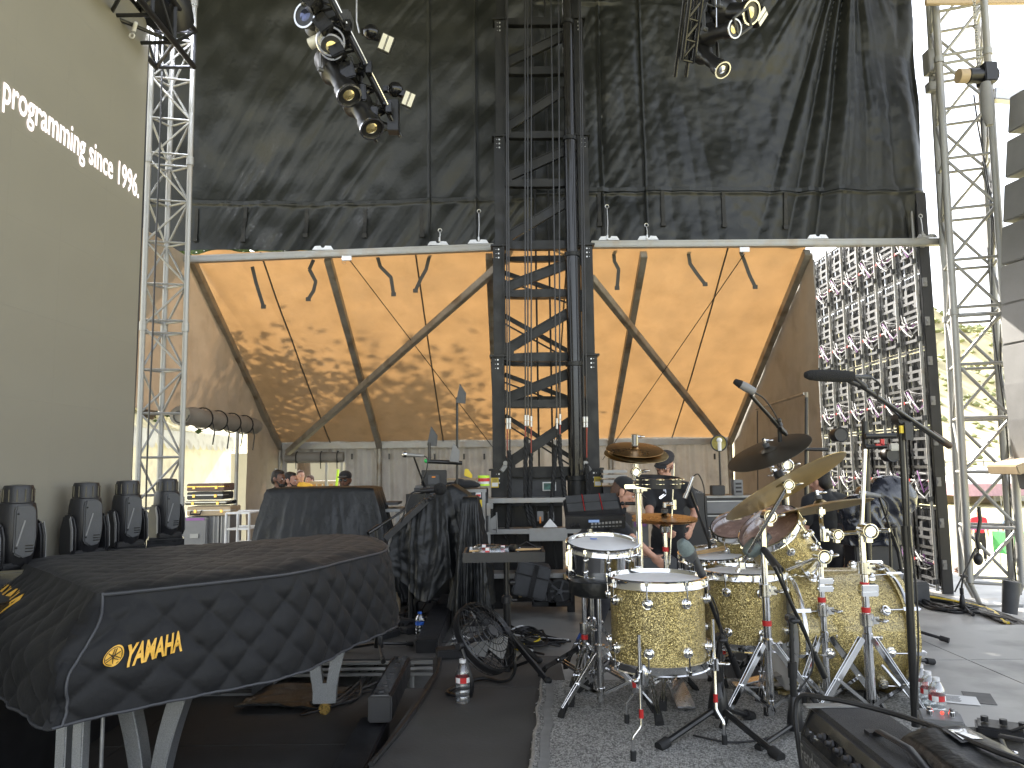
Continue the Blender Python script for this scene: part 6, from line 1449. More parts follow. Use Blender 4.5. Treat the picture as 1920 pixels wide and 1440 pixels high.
def boom_stand(name, label, b, zc, rad, yaw, top, boom, m='black_metal', base=0., r=.0105, group='microphone stands', n=3, cw=True, tripod_=True, k_=1, w_=.013):
    T = thing(name, label, 'mic stand', (b[0], b[1], base), group); b = V((b[0], b[1], base))
    if tripod_: mic_tripod(T, b, zc, rad, yaw, m, base, n, w_, k_)
    q = MB(); zm = base + zc + (top[2] - base - zc) * .55; q.cyl((b.x, b.y, base + zc * .5), (b.x, b.y, zm), r * 1.45, n=14); q.cyl((b.x, b.y, zm - .06), (b.x, b.y, zm + .005), r * 1.9, n=14); q.cyl((b.x, b.y, zm), V(top), r, n=12); build(q, 'pole', M[m], T)
    if boom:
        A, B = V(boom[0]), V(boom[1]); q = MB(); q.cyl(A, B, r * .8, n=12); e_ = B + (B - A).normalized() * .0
        if cw: q.cyl(e_, e_ - (B - A).normalized() * .12, r * 1.35, n=12)
        build(q, 'boom', M[m], T); q = MB(); tp_ = V(top); q.cyl(tp_ - V((.0, .025, 0)), tp_ + V((0, .025, 0)), .02, n=14); q.cyl(tp_ + V((.0, -.05, 0)), tp_ + V((0, -.025, 0)), .009); q.ell(tp_ + V((0, -.055, 0)), (.02, .008, .01)); build(q, 'boom_clutch', M['black_plastic'], T)
    return T
def wire(label, pts, r=.004, cat='cable', group=None, parent=None, m='cable', sub=8, name='cable'):
    q = MB(); q.tube([V(p) for p in catmull([tuple(p) for p in pts], sub)], r, 6); o = build(q, name, M[m], parent)
    if parent is None: tag(o, label, cat, group)
    return o
def mic_egg(name, label, c, d, r=.038, L=.115, m='dark_grey', group='drum microphones'):
    T = thing(name, label, 'microphone', c, group); d = V(d).normalized(); q = MB(); q.lathe([(0, L * .62), (r * .55, L * .56), (r * .9, L * .36), (r, L * .12), (r * 1.0, 0)], c, d, 24, False); build(q, 'grille', mat(name + '_grille', (.16, .20, .20), .45, .4, .2, 90, .5, 500), T)
    q = MB(); q.lathe([(r * 1.03, .004), (r * 1.03, -.004), (r * .95, -.008), (r * .8, -L * .25), (r * .45, -L * .45), (r * .4, -L * .6), (0, -L * .62)], c, d, 24, False); build(q, 'body', M[m], T); return T
# foreground tripod with kick style microphone
fb = gz(1349, 1375, 0); D0 = fb.y; tp0 = at(1350, 1196, D0)
ft_ = [gz(1238, 1408, 0) - V((fb.x, fb.y, 0)), gz(1462, 1428, 0) - V((fb.x, fb.y, 0)), gz(1408, 1350, 0) - V((fb.x, fb.y, 0))]
MS1 = boom_stand('microphone_stand', 'black tripod microphone stand in the foreground in front of the floor tom', (fb.x, fb.y), .13, [v.length for v in ft_], [math.atan2(v.y, v.x) for v in ft_], tp0, (at(1306, 1062, D0 - .1), at(1386, 1268, D0 + .12)), group='microphone stands', k_=1.35, w_=.017, r=.012)
m1 = mic_egg('egg_microphone', 'grey egg shaped drum microphone on the foreground stand above the front floor tom', at(1291, 1036, D0 - .1), (-.55, -.3, .75), .034, .12)
q = MB(); A = at(1302, 1044, D0 - .1); B = at(1320, 1085, D0 - .1); q.cyl(A, B, .014, .019, n=12); q.cyl(B, at(1328, 1105, D0 - .1), .01); build(q, 'holder', M['black_plastic'], MS1)
wire('', [at(1312, 1090, D0 - .12), at(1342, 1135, D0 - .1), at(1352, 1200, D0 - .03), at(1356, 1290, D0 - .03), at(1352, 1345, D0 - .04)], .0035, parent=MS1)
# second black stand in front of the bass drum
fb2 = gz(1487, 1330, 0); fb2 = V((at(1487, 1280, 3.5).x, 3.5, 0)); D2 = 3.5; tp2 = at(1483, 1160, D2)
MS2 = boom_stand('microphone_stand', 'black microphone stand with long boom slanting in front of the bass drum', (fb2.x, fb2.y), .08, .26, (-2.5, -.2, 1.2), tp2, (at(1452, 1062, D2), at(1547, 1270, D2 + .05)))
m2 = mic_egg('egg_microphone', 'grey egg shaped drum microphone hanging below the large rack tom', at(1420, 1022, 3.75), (-.8, -.1, -.55), .042, .13)
q = MB(); q.cyl(at(1432, 1030, 3.7), at(1462, 1070, 3.55), .016, .02, n=12); build(q, 'holder', M['black_plastic'], MS2)
wire('', [at(1462, 1065, D2 - .03), at(1480, 1120, D2 - .03), at(1513, 1190, D2 - .02), at(1524, 1250, D2 - .02), at(1500, 1292, D2)], .004, parent=MS2)
# overhead right with long foam windscreen
D3 = 3.1; fb3 = V((at(1716, 1350, D3).x, D3, 0)); tp3 = at(1688, 786, D3)
MS3 = thing('microphone_stand', 'tall black microphone stand at the right with boom reaching over the cymbals', 'mic stand', (fb3.x, D3, 0), 'microphone stands')
bs = at(1717, 1362, D3); q = MB(); zmid = at(1700, 1010, D3); q.cyl(bs, zmid, .0155, n=14); q.cyl(zmid + V((0, 0, -.03)), zmid + V((0, 0, .05)), .0195, n=14); q.cyl(zmid, tp3, .0105, n=12); build(q, 'pole', M['black_metal'], MS3)
q = MB(); q.lathe([(.11, 0), (.12, .01), (.11, .022), (.04, .035), (.02, .05)], (bs.x, bs.y, 0), (0, 0, 1), 28, False); build(q, 'round_base', M['black_metal'], MS3)
q = MB(); q.cyl(at(1612, 722, D3 - .2), at(1775, 832, D3 + .1), .0085, n=12); q.cyl(at(1700, 783, D3), at(1760, 823, D3 + .08), .0115, n=12); build(q, 'boom', M['black_metal'], MS3); q = MB(); q.cyl(at(1745, 812, D3 + .07), at(1781, 836, D3 + .11), .015, n=12); build(q, 'counterweight', mat('brown_weight', (.06, .035, .02), .5), MS3)
q = MB(); q.cyl(tp3 + V((0, -.03, 0)), tp3 + V((0, .03, 0)), .024, n=16); q.cyl(tp3 + V((0, 0, -.07)), tp3, .016); q.box(tp3 + V((.01, -.03, -.05)), (.03, .03, .07)); build(q, 'boom_clutch', M['black_plastic'], MS3)
ms = thing('windscreen_microphone', 'long black foam covered microphone on the tall right boom stand', 'microphone', at(1553, 705, D3 - .25)); A = at(1508, 703, D3 - .28); B = at(1597, 706, D3 - .22); a_ = (B - A); L_ = a_.length
q = MB(); q.lathe([(0, 0), (.012, .006), (.019, L_ * .12), (.0225, L_ * .35), (.0235, L_ * .6), (.0225, L_ * .9), (.020, L_)], A, a_, 20, True); build(q, 'foam_cover', M['foam'], ms)
q = MB(); q.cyl(B, at(1632, 707, D3 - .2), .0085, .007, n=12); q.cyl(at(1618, 706, D3 - .2), at(1634, 707, D3 - .2), .009); build(q, 'body', M['dark_grey'], ms)
q = MB(); q.cyl(at(1600, 708, D3 - .21), at(1622, 727, D3 - .19), .013, n=10); q.cyl(at(1592, 714, D3 - .22), at(1610, 722, D3 - .2), .01); build(q, 'clip', M['black_plastic'], MS3)
wire('', [at(1632, 707, D3 - .2), at(1650, 722, D3 - .16), at(1645, 748, D3 - .15), at(1665, 762, D3 - .1), at(1692, 792, D3 - .02), at(1700, 850, D3 - .03), at(1706, 1000, D3 - .03), at(1716, 1080, D3 - .03), at(1722, 1200, D3 - .03), at(1718, 1340, D3 - .04)], .004, parent=MS3)
q = MB(); q.box(at(1690, 805, D3 - .03), (.012, .012, .03)); build(q, 'yellow_tape', M['yellow'], MS3)
# overhead left microphone
D4 = 4.0; oh = thing('condenser_microphone', 'slim grey condenser microphone on a boom, highest above the dark cymbal', 'microphone', at(1395, 722, D4)); A, B = at(1376, 714, D4), at(1415, 735, D4); a_ = B - A; L_ = a_.length
q = MB(); q.lathe([(0, 0), (.014, .004), (.022, L_ * .35), (.024, L_ * .6), (.020, L_)], A, a_, 18, True); build(q, 'body', M['grey_case'], oh); q = MB(); q.lathe([(0, -.001), (.0145, .003), (.0225, L_ * .33)], A, a_, 18, False); build(q, 'grille', M['foam'], oh)
MS4 = thing('microphone_stand', 'black boom stand holding the slim overhead microphone above the dark cymbal', 'mic stand', (at(1482, 900, 4.5).x, 4.5, 0), 'microphone stands')
q = MB(); q.cyl(at(1408, 742, D4 + .02), at(1474, 815, D4 + .25), .010, n=12); q.cyl(at(1448, 786, D4 + .18), at(1472, 812, D4 + .25), .014, n=12); build(q, 'boom', M['black_metal'], MS4)
q = MB(); q.cyl(at(1458, 792, D4 + .2), at(1462, 800, D4 + .2), .02); q.ell(at(1461, 788, D4 + .18), .012); build(q, 'clutch', M['black_plastic'], MS4)
q = MB(); q.cyl(at(1461, 800, 4.24), (at(1470, 900, 4.5).x, 4.5, .1), .011); build(q, 'pole', M['black_metal'], MS4); mic_tripod(MS4, (at(1470, 900, 4.5).x, 4.5, 0), .09, .3, .4)
wire('', [at(1415, 736, D4), at(1435, 750, D4 + .05), at(1455, 780, D4 + .15), at(1468, 810, D4 + .2)], .004, parent=MS4)
# small pencil microphone by the hi hat
pm = thing('pencil_microphone', 'small silver pencil microphone above the hi-hat, right of the capped man', 'microphone', at(1292, 913, 4.2)); q = MB(); q.cyl(at(1300, 894, 4.2), at(1286, 930, 4.2), .010, n=14); q.cyl(at(1287, 926, 4.2), at(1284, 934, 4.2), .0125, n=14); build(q, 'body', M['chrome_dull'], pm)
MS5 = thing('microphone_stand', 'thin black stand carrying the pencil microphone near the hi-hat', 'mic stand', (at(1325, 980, 4.5).x, 4.6, 0), 'microphone stands'); q = MB(); q.cyl(at(1294, 922, 4.22), at(1330, 1020, 4.6), .008); q.cyl(at(1330, 1020, 4.6), (at(1330, 1020, 4.6).x, 4.6, .03), .010); build(q, 'boom', M['black_metal'], MS5); mic_tripod(MS5, (at(1330, 1020, 4.6).x, 4.6, 0), .09, .25, .2)
wire('', [at(1300, 893, 4.2), at(1310, 890, 4.2), at(1320, 915, 4.25), at(1322, 960, 4.3), at(1330, 1010, 4.5)], .0035, parent=MS5)
hm = thing('handheld_microphone', 'black microphone pointing left in front of the stooping man', 'microphone', at(1180, 944, 4.5)); q = MB(); q.cyl(at(1195, 944, 4.5), at(1172, 944, 4.5), .010, n=12); q.ell(at(1167, 944, 4.5), (.014, .012, .012)); build(q, 'body', M['black_metal'], hm)
# vocal mic at right on short stand
vm = thing('vocal_microphone', 'silver headed vocal microphone above the ride cymbal at the right', 'microphone', at(1630, 925, 4.3)); q = MB(); q.cyl(at(1622, 925, 4.3), at(1650, 930, 4.3), .014, .010, n=14); build(q, 'body', M['grey_case'], vm); q = MB(); q.ell(at(1617, 924, 4.3), .021); build(q, 'grille', M['chrome_dull'], vm)
MS6 = boom_stand('microphone_stand', 'thin black boom stand with the vocal microphone right of the kit', (at(1672, 1100, 4.6).x, 4.6), .08, .26, .3, at(1668, 985, 4.6), (at(1648, 932, 4.32), at(1684, 1035, 4.5)), r=.008); wire('', [at(1650, 930, 4.3), at(1664, 945, 4.3), at(1662, 965, 4.3), at(1655, 975, 4.4)], .004, parent=MS6)
MS7 = boom_stand('microphone_stand', 'thin black upright stand between the bass drum and the LED wall', (at(1692, 1100, 5.4).x, 5.4), .08, .26, 1.3, at(1676, 985, 5.4), None, r=.012)
# black pole with side light and clamp (right, behind the kit)
lp_ = thing('light_pole', 'black pole with cross arm and small round lights in front of the LED wall', 'light stand', (at(1625, 1100, 6.4).x, 6.4, ZS)); q = MB(); q.cyl((at(1624, 1100, 6.4).x, 6.4, ZS), at(1622, 790, 6.4), .028, n=12); q.cyl(at(1622, 818, 6.35), at(1680, 817, 6.35), .024, n=10); q.cyl(at(1622, 838, 6.35), at(1685, 836, 6.35), .02, n=10); build(q, 'pole', M['black_metal'], lp_)
for px, py in ((1675, 853), (1578, 815)): q = MB(); c = at(px, py, 6.3); q.lathe([(0, .0), (.05, .0), (.055, .02), (.055, .12), (.03, .15), (0, .15)], c, (0, 1, 0), 20, False); q.torus(c, (0, 1, 0), .054, .006, 20, 5); build(q, 'round_light', M['black_plastic'], lp_)
q = MB(); q.box(at(1654, 829, 6.25), (.03, .02, .05)); q.box(at(1648, 834, 6.25), (.05, .02, .015)); build(q, 'red_clamp', M['red'], lp_)
q = MB(); q.box(at(1675, 838, 6.2), (.08, .06, .06)); build(q, 'grey_clamp', M['alu'], lp_, bevel=.01)
# ------------------------------------------------------------ guitar amplifier in the foreground
am = thing('guitar_amplifier', 'black tweed guitar combo amplifier at the bottom right with a cloth bag on top', 'amplifier', (1.0, 2.0, 0))
X0, X1, Y0, Y1 = .818, 1.02, 1.50, 2.32; ZTOP = .50
blk = mat('amp_covering', (.035, .035, .036), .6, 0, .2, 20, .6, 260); q = MB()
q.prism([V((X0, Y0, .0)), V((X0, Y0, ZTOP - .08)), V((X0 + .035, Y0, ZTOP)), V((X1 + .02, Y0, ZTOP)), V((X1 + .04, Y0, .0))], (0, Y1 - Y0, 0)); build(q, 'cabinet', blk, am, bevel=.012)
q = MB(); q.box((X0 - .004, (Y0 + Y1) / 2, .21), (.012, Y1 - Y0 - .06, .40)); gr = build(q, 'grille_cloth', mat('grille_cloth', (.07, .07, .07), .8, 0, .3, 40, .8, 400), am, bevel=.003)
q = MB(); q.prism([V((X0 - .004, Y0 + .03, ZTOP - .076)), V((X0 + .028, Y0 + .03, ZTOP - .008)), V((X0 + .032, Y0 + .03, ZTOP - .012)), V((X0, Y0 + .03, ZTOP - .079))], (0, Y1 - Y0 - .06, 0)); cp = build(q, 'control_panel', M['gloss_black'], am)
nrm = V((-.097, 0, .032)).normalized()
for k in range(10):
    yk = Y1 - .16 - k * .052; c = V((X0 + .010, yk, ZTOP - .042)); q = MB(); q.lathe([(.013, 0), (.012, .006), (.008, .008), (.007, .018), (0, .019)], c, nrm, 14, False); build(q, 'knob', M['black_plastic'], cp)
for yk in (Y1 - .07, Y1 - .105): q = MB(); q.cyl(V((X0 + .01, yk, ZTOP - .06)), V((X0 + .01, yk, ZTOP - .06)) + nrm * .012, .012, n=12); build(q, 'jack_socket', M['chrome'], cp)
q = MB(); q.ell(V((X0 + .008, Y0 + .10, ZTOP - .06)), .009); build(q, 'pilot_lamp', mat('pilot_red', (.5, .02, .02), .3, emit=(1, .05, .03), es=3), cp)
q = MB(); q.cyl((X0 - .008, Y0 + .16, ZTOP - .05), (X0 - .05, Y0 + .17, ZTOP - .03), .018, n=16); q.cyl((X0 - .05, Y0 + .17, ZTOP - .03), (X0 - .052, Y0 + .17, ZTOP - .029), .014, n=16); build(q, 'cable_plug', M['black_plastic'], am)
text('Fender', 'script_logo', M['alu'], gr, (X0 - .012, Y1 - .05, .366), (0, -1, 0), (0, .1, 1), .064, .003, bold=.006, sx=.75)
q = MB(); q.tube([V((X0 + .10, Y1 - .27 + .0, ZTOP + .002)), V((X0 + .10, Y1 - .29, ZTOP + .018)), V((X0 + .11, Y1 - .42, ZTOP + .022)), V((X0 + .11, Y1 - .5, ZTOP + .002))], .012, 8, flat=.4); q.box((X0 + .10, Y1 - .26, ZTOP + .004), (.035, .03, .01)); build(q, 'handle', M['black_plastic'], am)
q = MB(); q.box((X0 + .09, Y1 - .03, ZTOP + .003), (.16, .03, .004)); build(q, 'rear_trim', M['alu'], am)
bag = thing('cloth_bag', 'black cloth pouch with a clear card window lying over the amplifier', 'bag', (1.02, 1.8, ZTOP))
def bagf(u, v):
    x = .925 + .22 * u + .02 * v; y = 1.50 + .50 * v + .05 * u; z = ZTOP + .018 + .02 * math.sin(math.pi * u) * (.5 + .5 * v) + .006 * nz(x * 14, y * 9) + .005 * ridge(x * 9, y * 5)
    if u < .1: z -= .05 * (1 - u / .1) * (.3 + .7 * (1 - v))
    if v > .93: z -= .014 * (v - .93) / .07
    return V((x, y, z))
q = MB(); q.grid(bagf, 40, 60); build(q, 'flap', M['drape'], bag, solid=.006, ang=80)
q = MB(); q.grid(lambda u, v: bagf(.45 + .36 * u, .70 + .18 * v) + V((0, 0, .007)), 8, 8); build(q, 'card_window_frame', M['black_plastic'], bag, ang=80)
q = MB(); q.grid(lambda u, v: bagf(.50 + .26 * u, .725 + .13 * v) + V((0, 0, .009)), 8, 8); build(q, 'card_window', mat('card_window', (.12, .12, .12), .12, 0, .3, 20, coat=1), bag, ang=80)
wire('black cable looping over the top of the amplifier', [V((X0 - .01, Y1 - .05, .30)), V((X0 + .0, Y1 + .01, .50)), V((X0 + .07, Y1 - .06, ZTOP + .03)), V((X0 + .2, Y1 - .22, ZTOP + .03)), V((X0 + .26, Y1 - .5, ZTOP + .045)), V((X0 + .31, Y1 - .62, ZTOP + .03)), V((X0 + .36, Y1 - .9, ZTOP - .05))], .007)
# second amplifier with pedals on it
eb = thing('guitar_amplifier', 'second black amplifier in the bottom right corner with a silver pedal on top', 'amplifier', (1.3, 2.0, 0))
ez = .42; ax0, ax1, ay0, ay1 = 1.20, 1.42, 1.5, 2.36
q = MB(); q.prism([V((ax0, ay0, 0)), V((ax0, ay0, ez - .07)), V((ax0 + .03, ay0, ez)), V((ax1, ay0, ez)), V((ax1 + .02, ay0, 0))], (0, ay1 - ay0, 0)); build(q, 'cabinet', mat('case_vinyl', (.05, .048, .043), .6, 0, .2, 12, .5, 200), eb, bevel=.012)
for k in range(7):
    c = V((ax0 + .012, 2.0 - k * .05, ez - .035)); q = MB(); q.lathe([(.012, 0), (.011, .006), (.007, .018), (0, .019)], c, V((-.9, 0, .4)), 14, False); build(q, 'knob', M['black_plastic'], eb)
def pedal(c, sz, yaw, m, part='pedal_box', sw=2):
    rt = Matrix.Rotation(yaw, 3, 'Z') @ Matrix.Rotation(.12, 3, 'X'); q = MB(); q.box(c, sz, rt); b = build(q, part, M[m], eb, bevel=.006)
    for k in range(sw):
        p = V(c) + rt @ V(((k - .5) * sz[0] * .5 if sw > 1 else 0, -sz[1] * .1, sz[2] / 2)); q = MB(); q.cyl(p, p + V((0, 0, .014)), .010, n=12); q.cyl(p + V((0, 0, .012)), p + V((0, 0, .022)), .007, n=12); build(q, 'foot_switch', M['chrome'], b)
    return b
c = at(1765, 1368, 2.28); c.z = ez + .035; pedal(c, (.11, .08, .045), -.35, 'grey_case', 'silver_pedal'); q = MB(); q.ell(c + V((.0, -.01, .03)), .005); build(q, 'red_lamp', mat('red_lamp', (.5, .02, .02), .3, emit=(1, .05, .03), es=.8), eb)
q = MB(); q.box((1.37, 2.27, ez + .018), (.12, .09, .028), Matrix.Rotation(-.5, 3, 'Z')); build(q, 'black_pedal', M['black_plastic'], eb, bevel=.006)
for k in range(3): q = MB(); c = V((1.34 + .035 * k, 2.29 - .03 * k, ez + .035)); q.cyl(c, c + V((0, 0, .014)), .010, n=12); build(q, 'knob', M['black_plastic'], eb)
q = MB(); q.tube([V((1.30, 2.13, ez + .004)), V((1.29, 2.14, ez + .045)), V((1.33, 2.06, ez + .055)), V((1.345, 1.96, ez + .045)), V((1.345, 1.95, ez + .004))], .010, 8, flat=.5); build(q, 'carry_handle', M['black_plastic'], eb)
for c in ((1.275, 2.15), (1.325, 2.14), (1.32, 1.93), (1.37, 1.94)): q = MB(); q.ell((c[0], c[1], ez + .003), (.009, .009, .004)); build(q, 'screw', M['chrome'], eb)
for k in range(5): wire('', [V((1.36 + .01 * k, 2.02 + .015 * k, ez + .02)), V((1.40 + .01 * k, 1.98, ez + .035 + .01 * k)), V((1.42, 1.92 + .01 * k, ez + .03 + .008 * k)), V((1.36, 1.88, ez + .03)), V((1.33 - .01 * k, 1.93, ez + .02)), V((1.37, 2.0 + .01 * k, ez + .015))], .0045, parent=eb)
q = MB(); q.box((1.38, 1.95, ez + .075), (.035, .08, .008), Matrix.Rotation(.3, 3, 'X')); build(q, 'tag', M['white_plastic'], eb)
wire('thin black cable dropping from the second amplifier to the floor', [V((1.37, 2.22, ez + .03)), V((1.42, 2.18, ez + .05)), V((1.45, 2.10, ez - .02)), V((1.50, 2.1, .2)), V((1.55, 2.2, .01)), V((1.9, 2.5, .008))], .0045)
wire('long thin grey cable lying across the rug towards the amplifier', [gz(1300, 1385, 0) + V((0, 0, .014)), gz(1370, 1398, 0) + V((0, 0, .014)), gz(1440, 1390, 0) + V((0, 0, .014)), gz(1500, 1370, 0) + V((0, 0, .014))], .004)
# ------------------------------------------------------------ floor light bars between decks
def bar_light(label, a, b, w_, h_, m='black_plastic', tilt=0, cells=True):
    a, b = V(a), V(b); T = thing('light_bar', label, 'light bar', (a + b) / 2, 'light bars on the left deck'); d = (b - a).normalized(); q = MB(); q.beam(a, b, w_, h_); build(q, 'housing', M[m], T, bevel=.008)
    r = d.cross(V((0, 0, 1))).normalized(); u = r.cross(d).normalized()
    n = 7
    if cells:
        q = MB(); q.beam(a + u * (h_ / 2 + .001), b + u * (h_ / 2 + .001), w_ * .7, .006); build(q, 'glass_strip', mat('smoked_glass', (.10, .10, .10), .12, 0, .3, 9, coat=1), T)
        for k in range(n):
            p = a.lerp(b, (k + .5) / n) + u * (h_ / 2 + .006); q = MB(); q.box(p, (.02, .02, .004)); build(q, 'led_cell', M['dark_grey'], T)
    return T
A = gz(635, 1440, ZD); A.z = ZD + .10
g1, g2_ = at(655, 1425, 3.35), at(705, 1262, 4.62)
bar_light('nearest black light bar lying along the step at the bottom centre left', V((g1.x - .02, 2.7, ZD + .11)), V((at(700, 1330, 4.1).x, 4.15, ZD + .11)), .15, .2, cells=False)
bar_light('raised black light bar with a glossy top strip leaning beside the walkway', at(712, 1330, 4.0), at(752, 1252, 5.0), .12, .13)
bar_light('small black light bar on the rear platform beside the blue bottle', at(800, 1222, 5.75), at(830, 1150, 6.9), .16, .17, cells=False)
bar_light('far black light bar behind on the rear platform edge', at(832, 1150, 7.0), at(842, 1128, 7.8), .15, .15, cells=False)
q = MB(); q.box(at(700, 1345, 3.9), (.08, .06, .06)); 
# ------------------------------------------------------------ people
def remesh(mb, name, m, parent, vox, sm_=6, keep=None):
    o = build(mb, name, m, parent, smooth=False)
    md = o.modifiers.new('r', 'REMESH'); md.mode = 'VOXEL'; md.voxel_size = vox; md.use_smooth_shade = True
    if sm_: s2 = o.modifiers.new('s', 'SMOOTH'); s2.iterations = sm_; s2.factor = .5
    dg = bpy.context.evaluated_depsgraph_get(); dg.update(); me = bpy.data.meshes.new_from_object(o.evaluated_get(dg)); o.modifiers.clear()
    old = o.data; o.data = me; bpy.data.meshes.remove(old); me.name = name
    if not me.materials: me.materials.append(m)
    me.shade_smooth(); return o
def cap(q, a, b, r0, r1=None, n=14):
    r1 = r0 if r1 is None else r1; q.cyl(a, b, r0, r1, n=n); q.ell(a, r0, n=n, m=8); q.ell(b, r1, n=n, m=8)
def hand(q, w_, d, palm, curl=.5, side=1, s=1.0):
    """palm and five fingers; d = direction, palm = palm normal"""
    d = V(d).normalized(); palm = (V(palm) - d * V(palm).dot(d)).normalized(); sd = d.cross(palm) * side
    m4 = Matrix((sd, d, palm)).transposed(); c = V(w_) + d * .045 * s; q.ell(c, (.040 * s, .050 * s, .016 * s), m4)
    for k, (o_, L_) in enumerate(((-.030, .062), (-.010, .075), (.010, .080), (.030, .072))):
        a = c + d * .036 * s + sd * o_ * s; e = V(d); p = a
        for j, f in enumerate((.45, .32, .23)):
            e = (e + palm * curl * (.35 + .4 * j)).normalized(); p2 = p + e * L_ * f * s; cap(q, p, p2, .0095 * s, .0085 * s, 8); p = p2
    a = c - d * .01 * s + sd * .032 * s; e = (sd * .8 + d * .7 + palm * .3).normalized(); p2 = a + e * .035 * s; cap(q, a, p2, .012 * s, .010 * s, 8); cap(q, p2, p2 + (e * .3 + d * .8 + palm * .3).normalized() * .03 * s, .010 * s, .009 * s, 8)
def head(T, q, c, face, up, s, skin, hair, hairm, beard=False, hat=None, glasses=None, vox=.008, ears=True):
    f = V(face).normalized(); up = (V(up) - f * V(up).dot(f)).normalized(); r = f.cross(up).normalized(); m3 = Matrix((r, f, up)).transposed()
    P = lambda x, y, z: V(c) + (r * x + f * y + up * z) * s
    S = lambda *a: tuple(k * s for k in a)
    q.ell(P(0, -.012, .03), S(.075, .095, .088), m3); q.ell(P(0, .012, -.03), S(.062, .072, .078), m3); q.ell(P(0, .045, -.075), S(.038, .034, .03), m3)
    q.ell(P(0, .078, .022), S(.045, .016, .012), m3); cap(q, P(0, .085, .01), P(0, .104, -.022), .010 * s, .014 * s, 8); q.ell(P(-.012, .095, -.025), S(.009, .01, .008), m3); q.ell(P(.012, .095, -.025), S(.009, .01, .008), m3)
    q.ell(P(0, .082, -.052), S(.024, .012, .007), m3); q.ell(P(0, .08, -.062), S(.022, .012, .008), m3); q.ell(P(.04, .06, -.015), S(.022, .02, .018), m3); q.ell(P(-.04, .06, -.015), S(.022, .02, .018), m3)
    for sx in (-1, 1): q.ell(P(sx * .078, -.01, -.01), S(.010, .020, .032), m3); q.ell(P(sx * .083, -.016, .0), S(.008, .016, .024), m3)
    ex = []
    for sx in (-1, 1):
        e = MB(); e.ell(P(sx * .031, .080, .004), S(.012, .008, .008), m3); e2 = build(e, 'eye', M['white_plastic'], T); e = MB(); e.ell(P(sx * .031, .086, .004), S(.0055, .004, .0055), m3); build(e, 'iris', M['gloss_black'], e2)
        e = MB(); cap(e, P(sx * .018, .092, .024), P(sx * .045, .083, .027), .004 * s, .003 * s, 6); build(e, 'eyebrow', M[hairm], T)
    if hair:
        h = MB(); h.ell(P(0, -.026, .052), S(.079, .090, .082), m3); h.ell(P(0, -.055, .0), S(.074, .060, .075), m3); h.ell(P(0, .02, .09), S(.055, .055, .035), m3)
        for sx in (-1, 1): cap(h, P(sx * .068, .01, .04), P(sx * .072, .008, -.015), .012 * s, .008 * s, 8)
        remesh(h, 'hair', M[hairm], T, vox * 1.2, 2)
    if beard:
        h = MB(); h.ell(P(0, .048, -.082), S(.05, .045, .038), m3)
        for sx in (-1, 1): cap(h, P(sx * .066, .012, -.02), P(sx * .04, .055, -.075), .013 * s, .016 * s, 8)
        cap(h, P(-.022, .092, -.044), P(.022, .092, -.044), .006 * s, .006 * s, 6); remesh(h, 'beard', M[hairm], T, vox * 1.2, 2)
    if hat == 'cap':
        h = MB(); h.ell(P(0, -.012, .065), S(.088, .105, .075), m3); remesh(h, 'cap', M['tshirt'], T, vox, 2)
        b = MB(); b.ell(P(0, .115, .052), S(.070, .07, .008), m3 @ Matrix.Rotation(-.18, 3, 'X')); build(b, 'cap_peak', M['tshirt'], T)
    if hat == 'flat':
        h = MB(); h.ell(P(0, -.01, .075), S(.092, .112, .052), m3 @ Matrix.Rotation(-.12, 3, 'X')); h.ell(P(0, .045, .068), S(.078, .075, .036), m3 @ Matrix.Rotation(-.25, 3, 'X')); h.ell(P(0, -.02, .05), S(.084, .098, .030), m3); remesh(h, 'flat_cap', mat('wool_cap', (.035, .032, .035), .95, 0, .3, 30, .5, 150), T, vox, 2)
        b = MB(); b.ell(P(0, .115, .042), S(.062, .035, .007), m3 @ Matrix.Rotation(-.35, 3, 'X')); build(b, 'cap_peak', M['tshirt'], T)
    if glasses:
        g = MB()
        for sx in (-1, 1):
            if glasses == 'sun': g.ell(P(sx * .033, .094, .004), S(.026, .006, .018), m3)
            else: g.torus(P(sx * .033, .096, .003), f, .021 * s, .0022 * s, 18, 5)
            g.tube([P(sx * .055, .09, .01), P(sx * .078, .04, .012), P(sx * .082, -.02, .01)], .002 * s, 5)
        g.tube([P(-.012, .098, .008), P(.012, .098, .008)], .0022 * s, 5); build(g, 'glasses', M['gloss_black'], T)
    return P
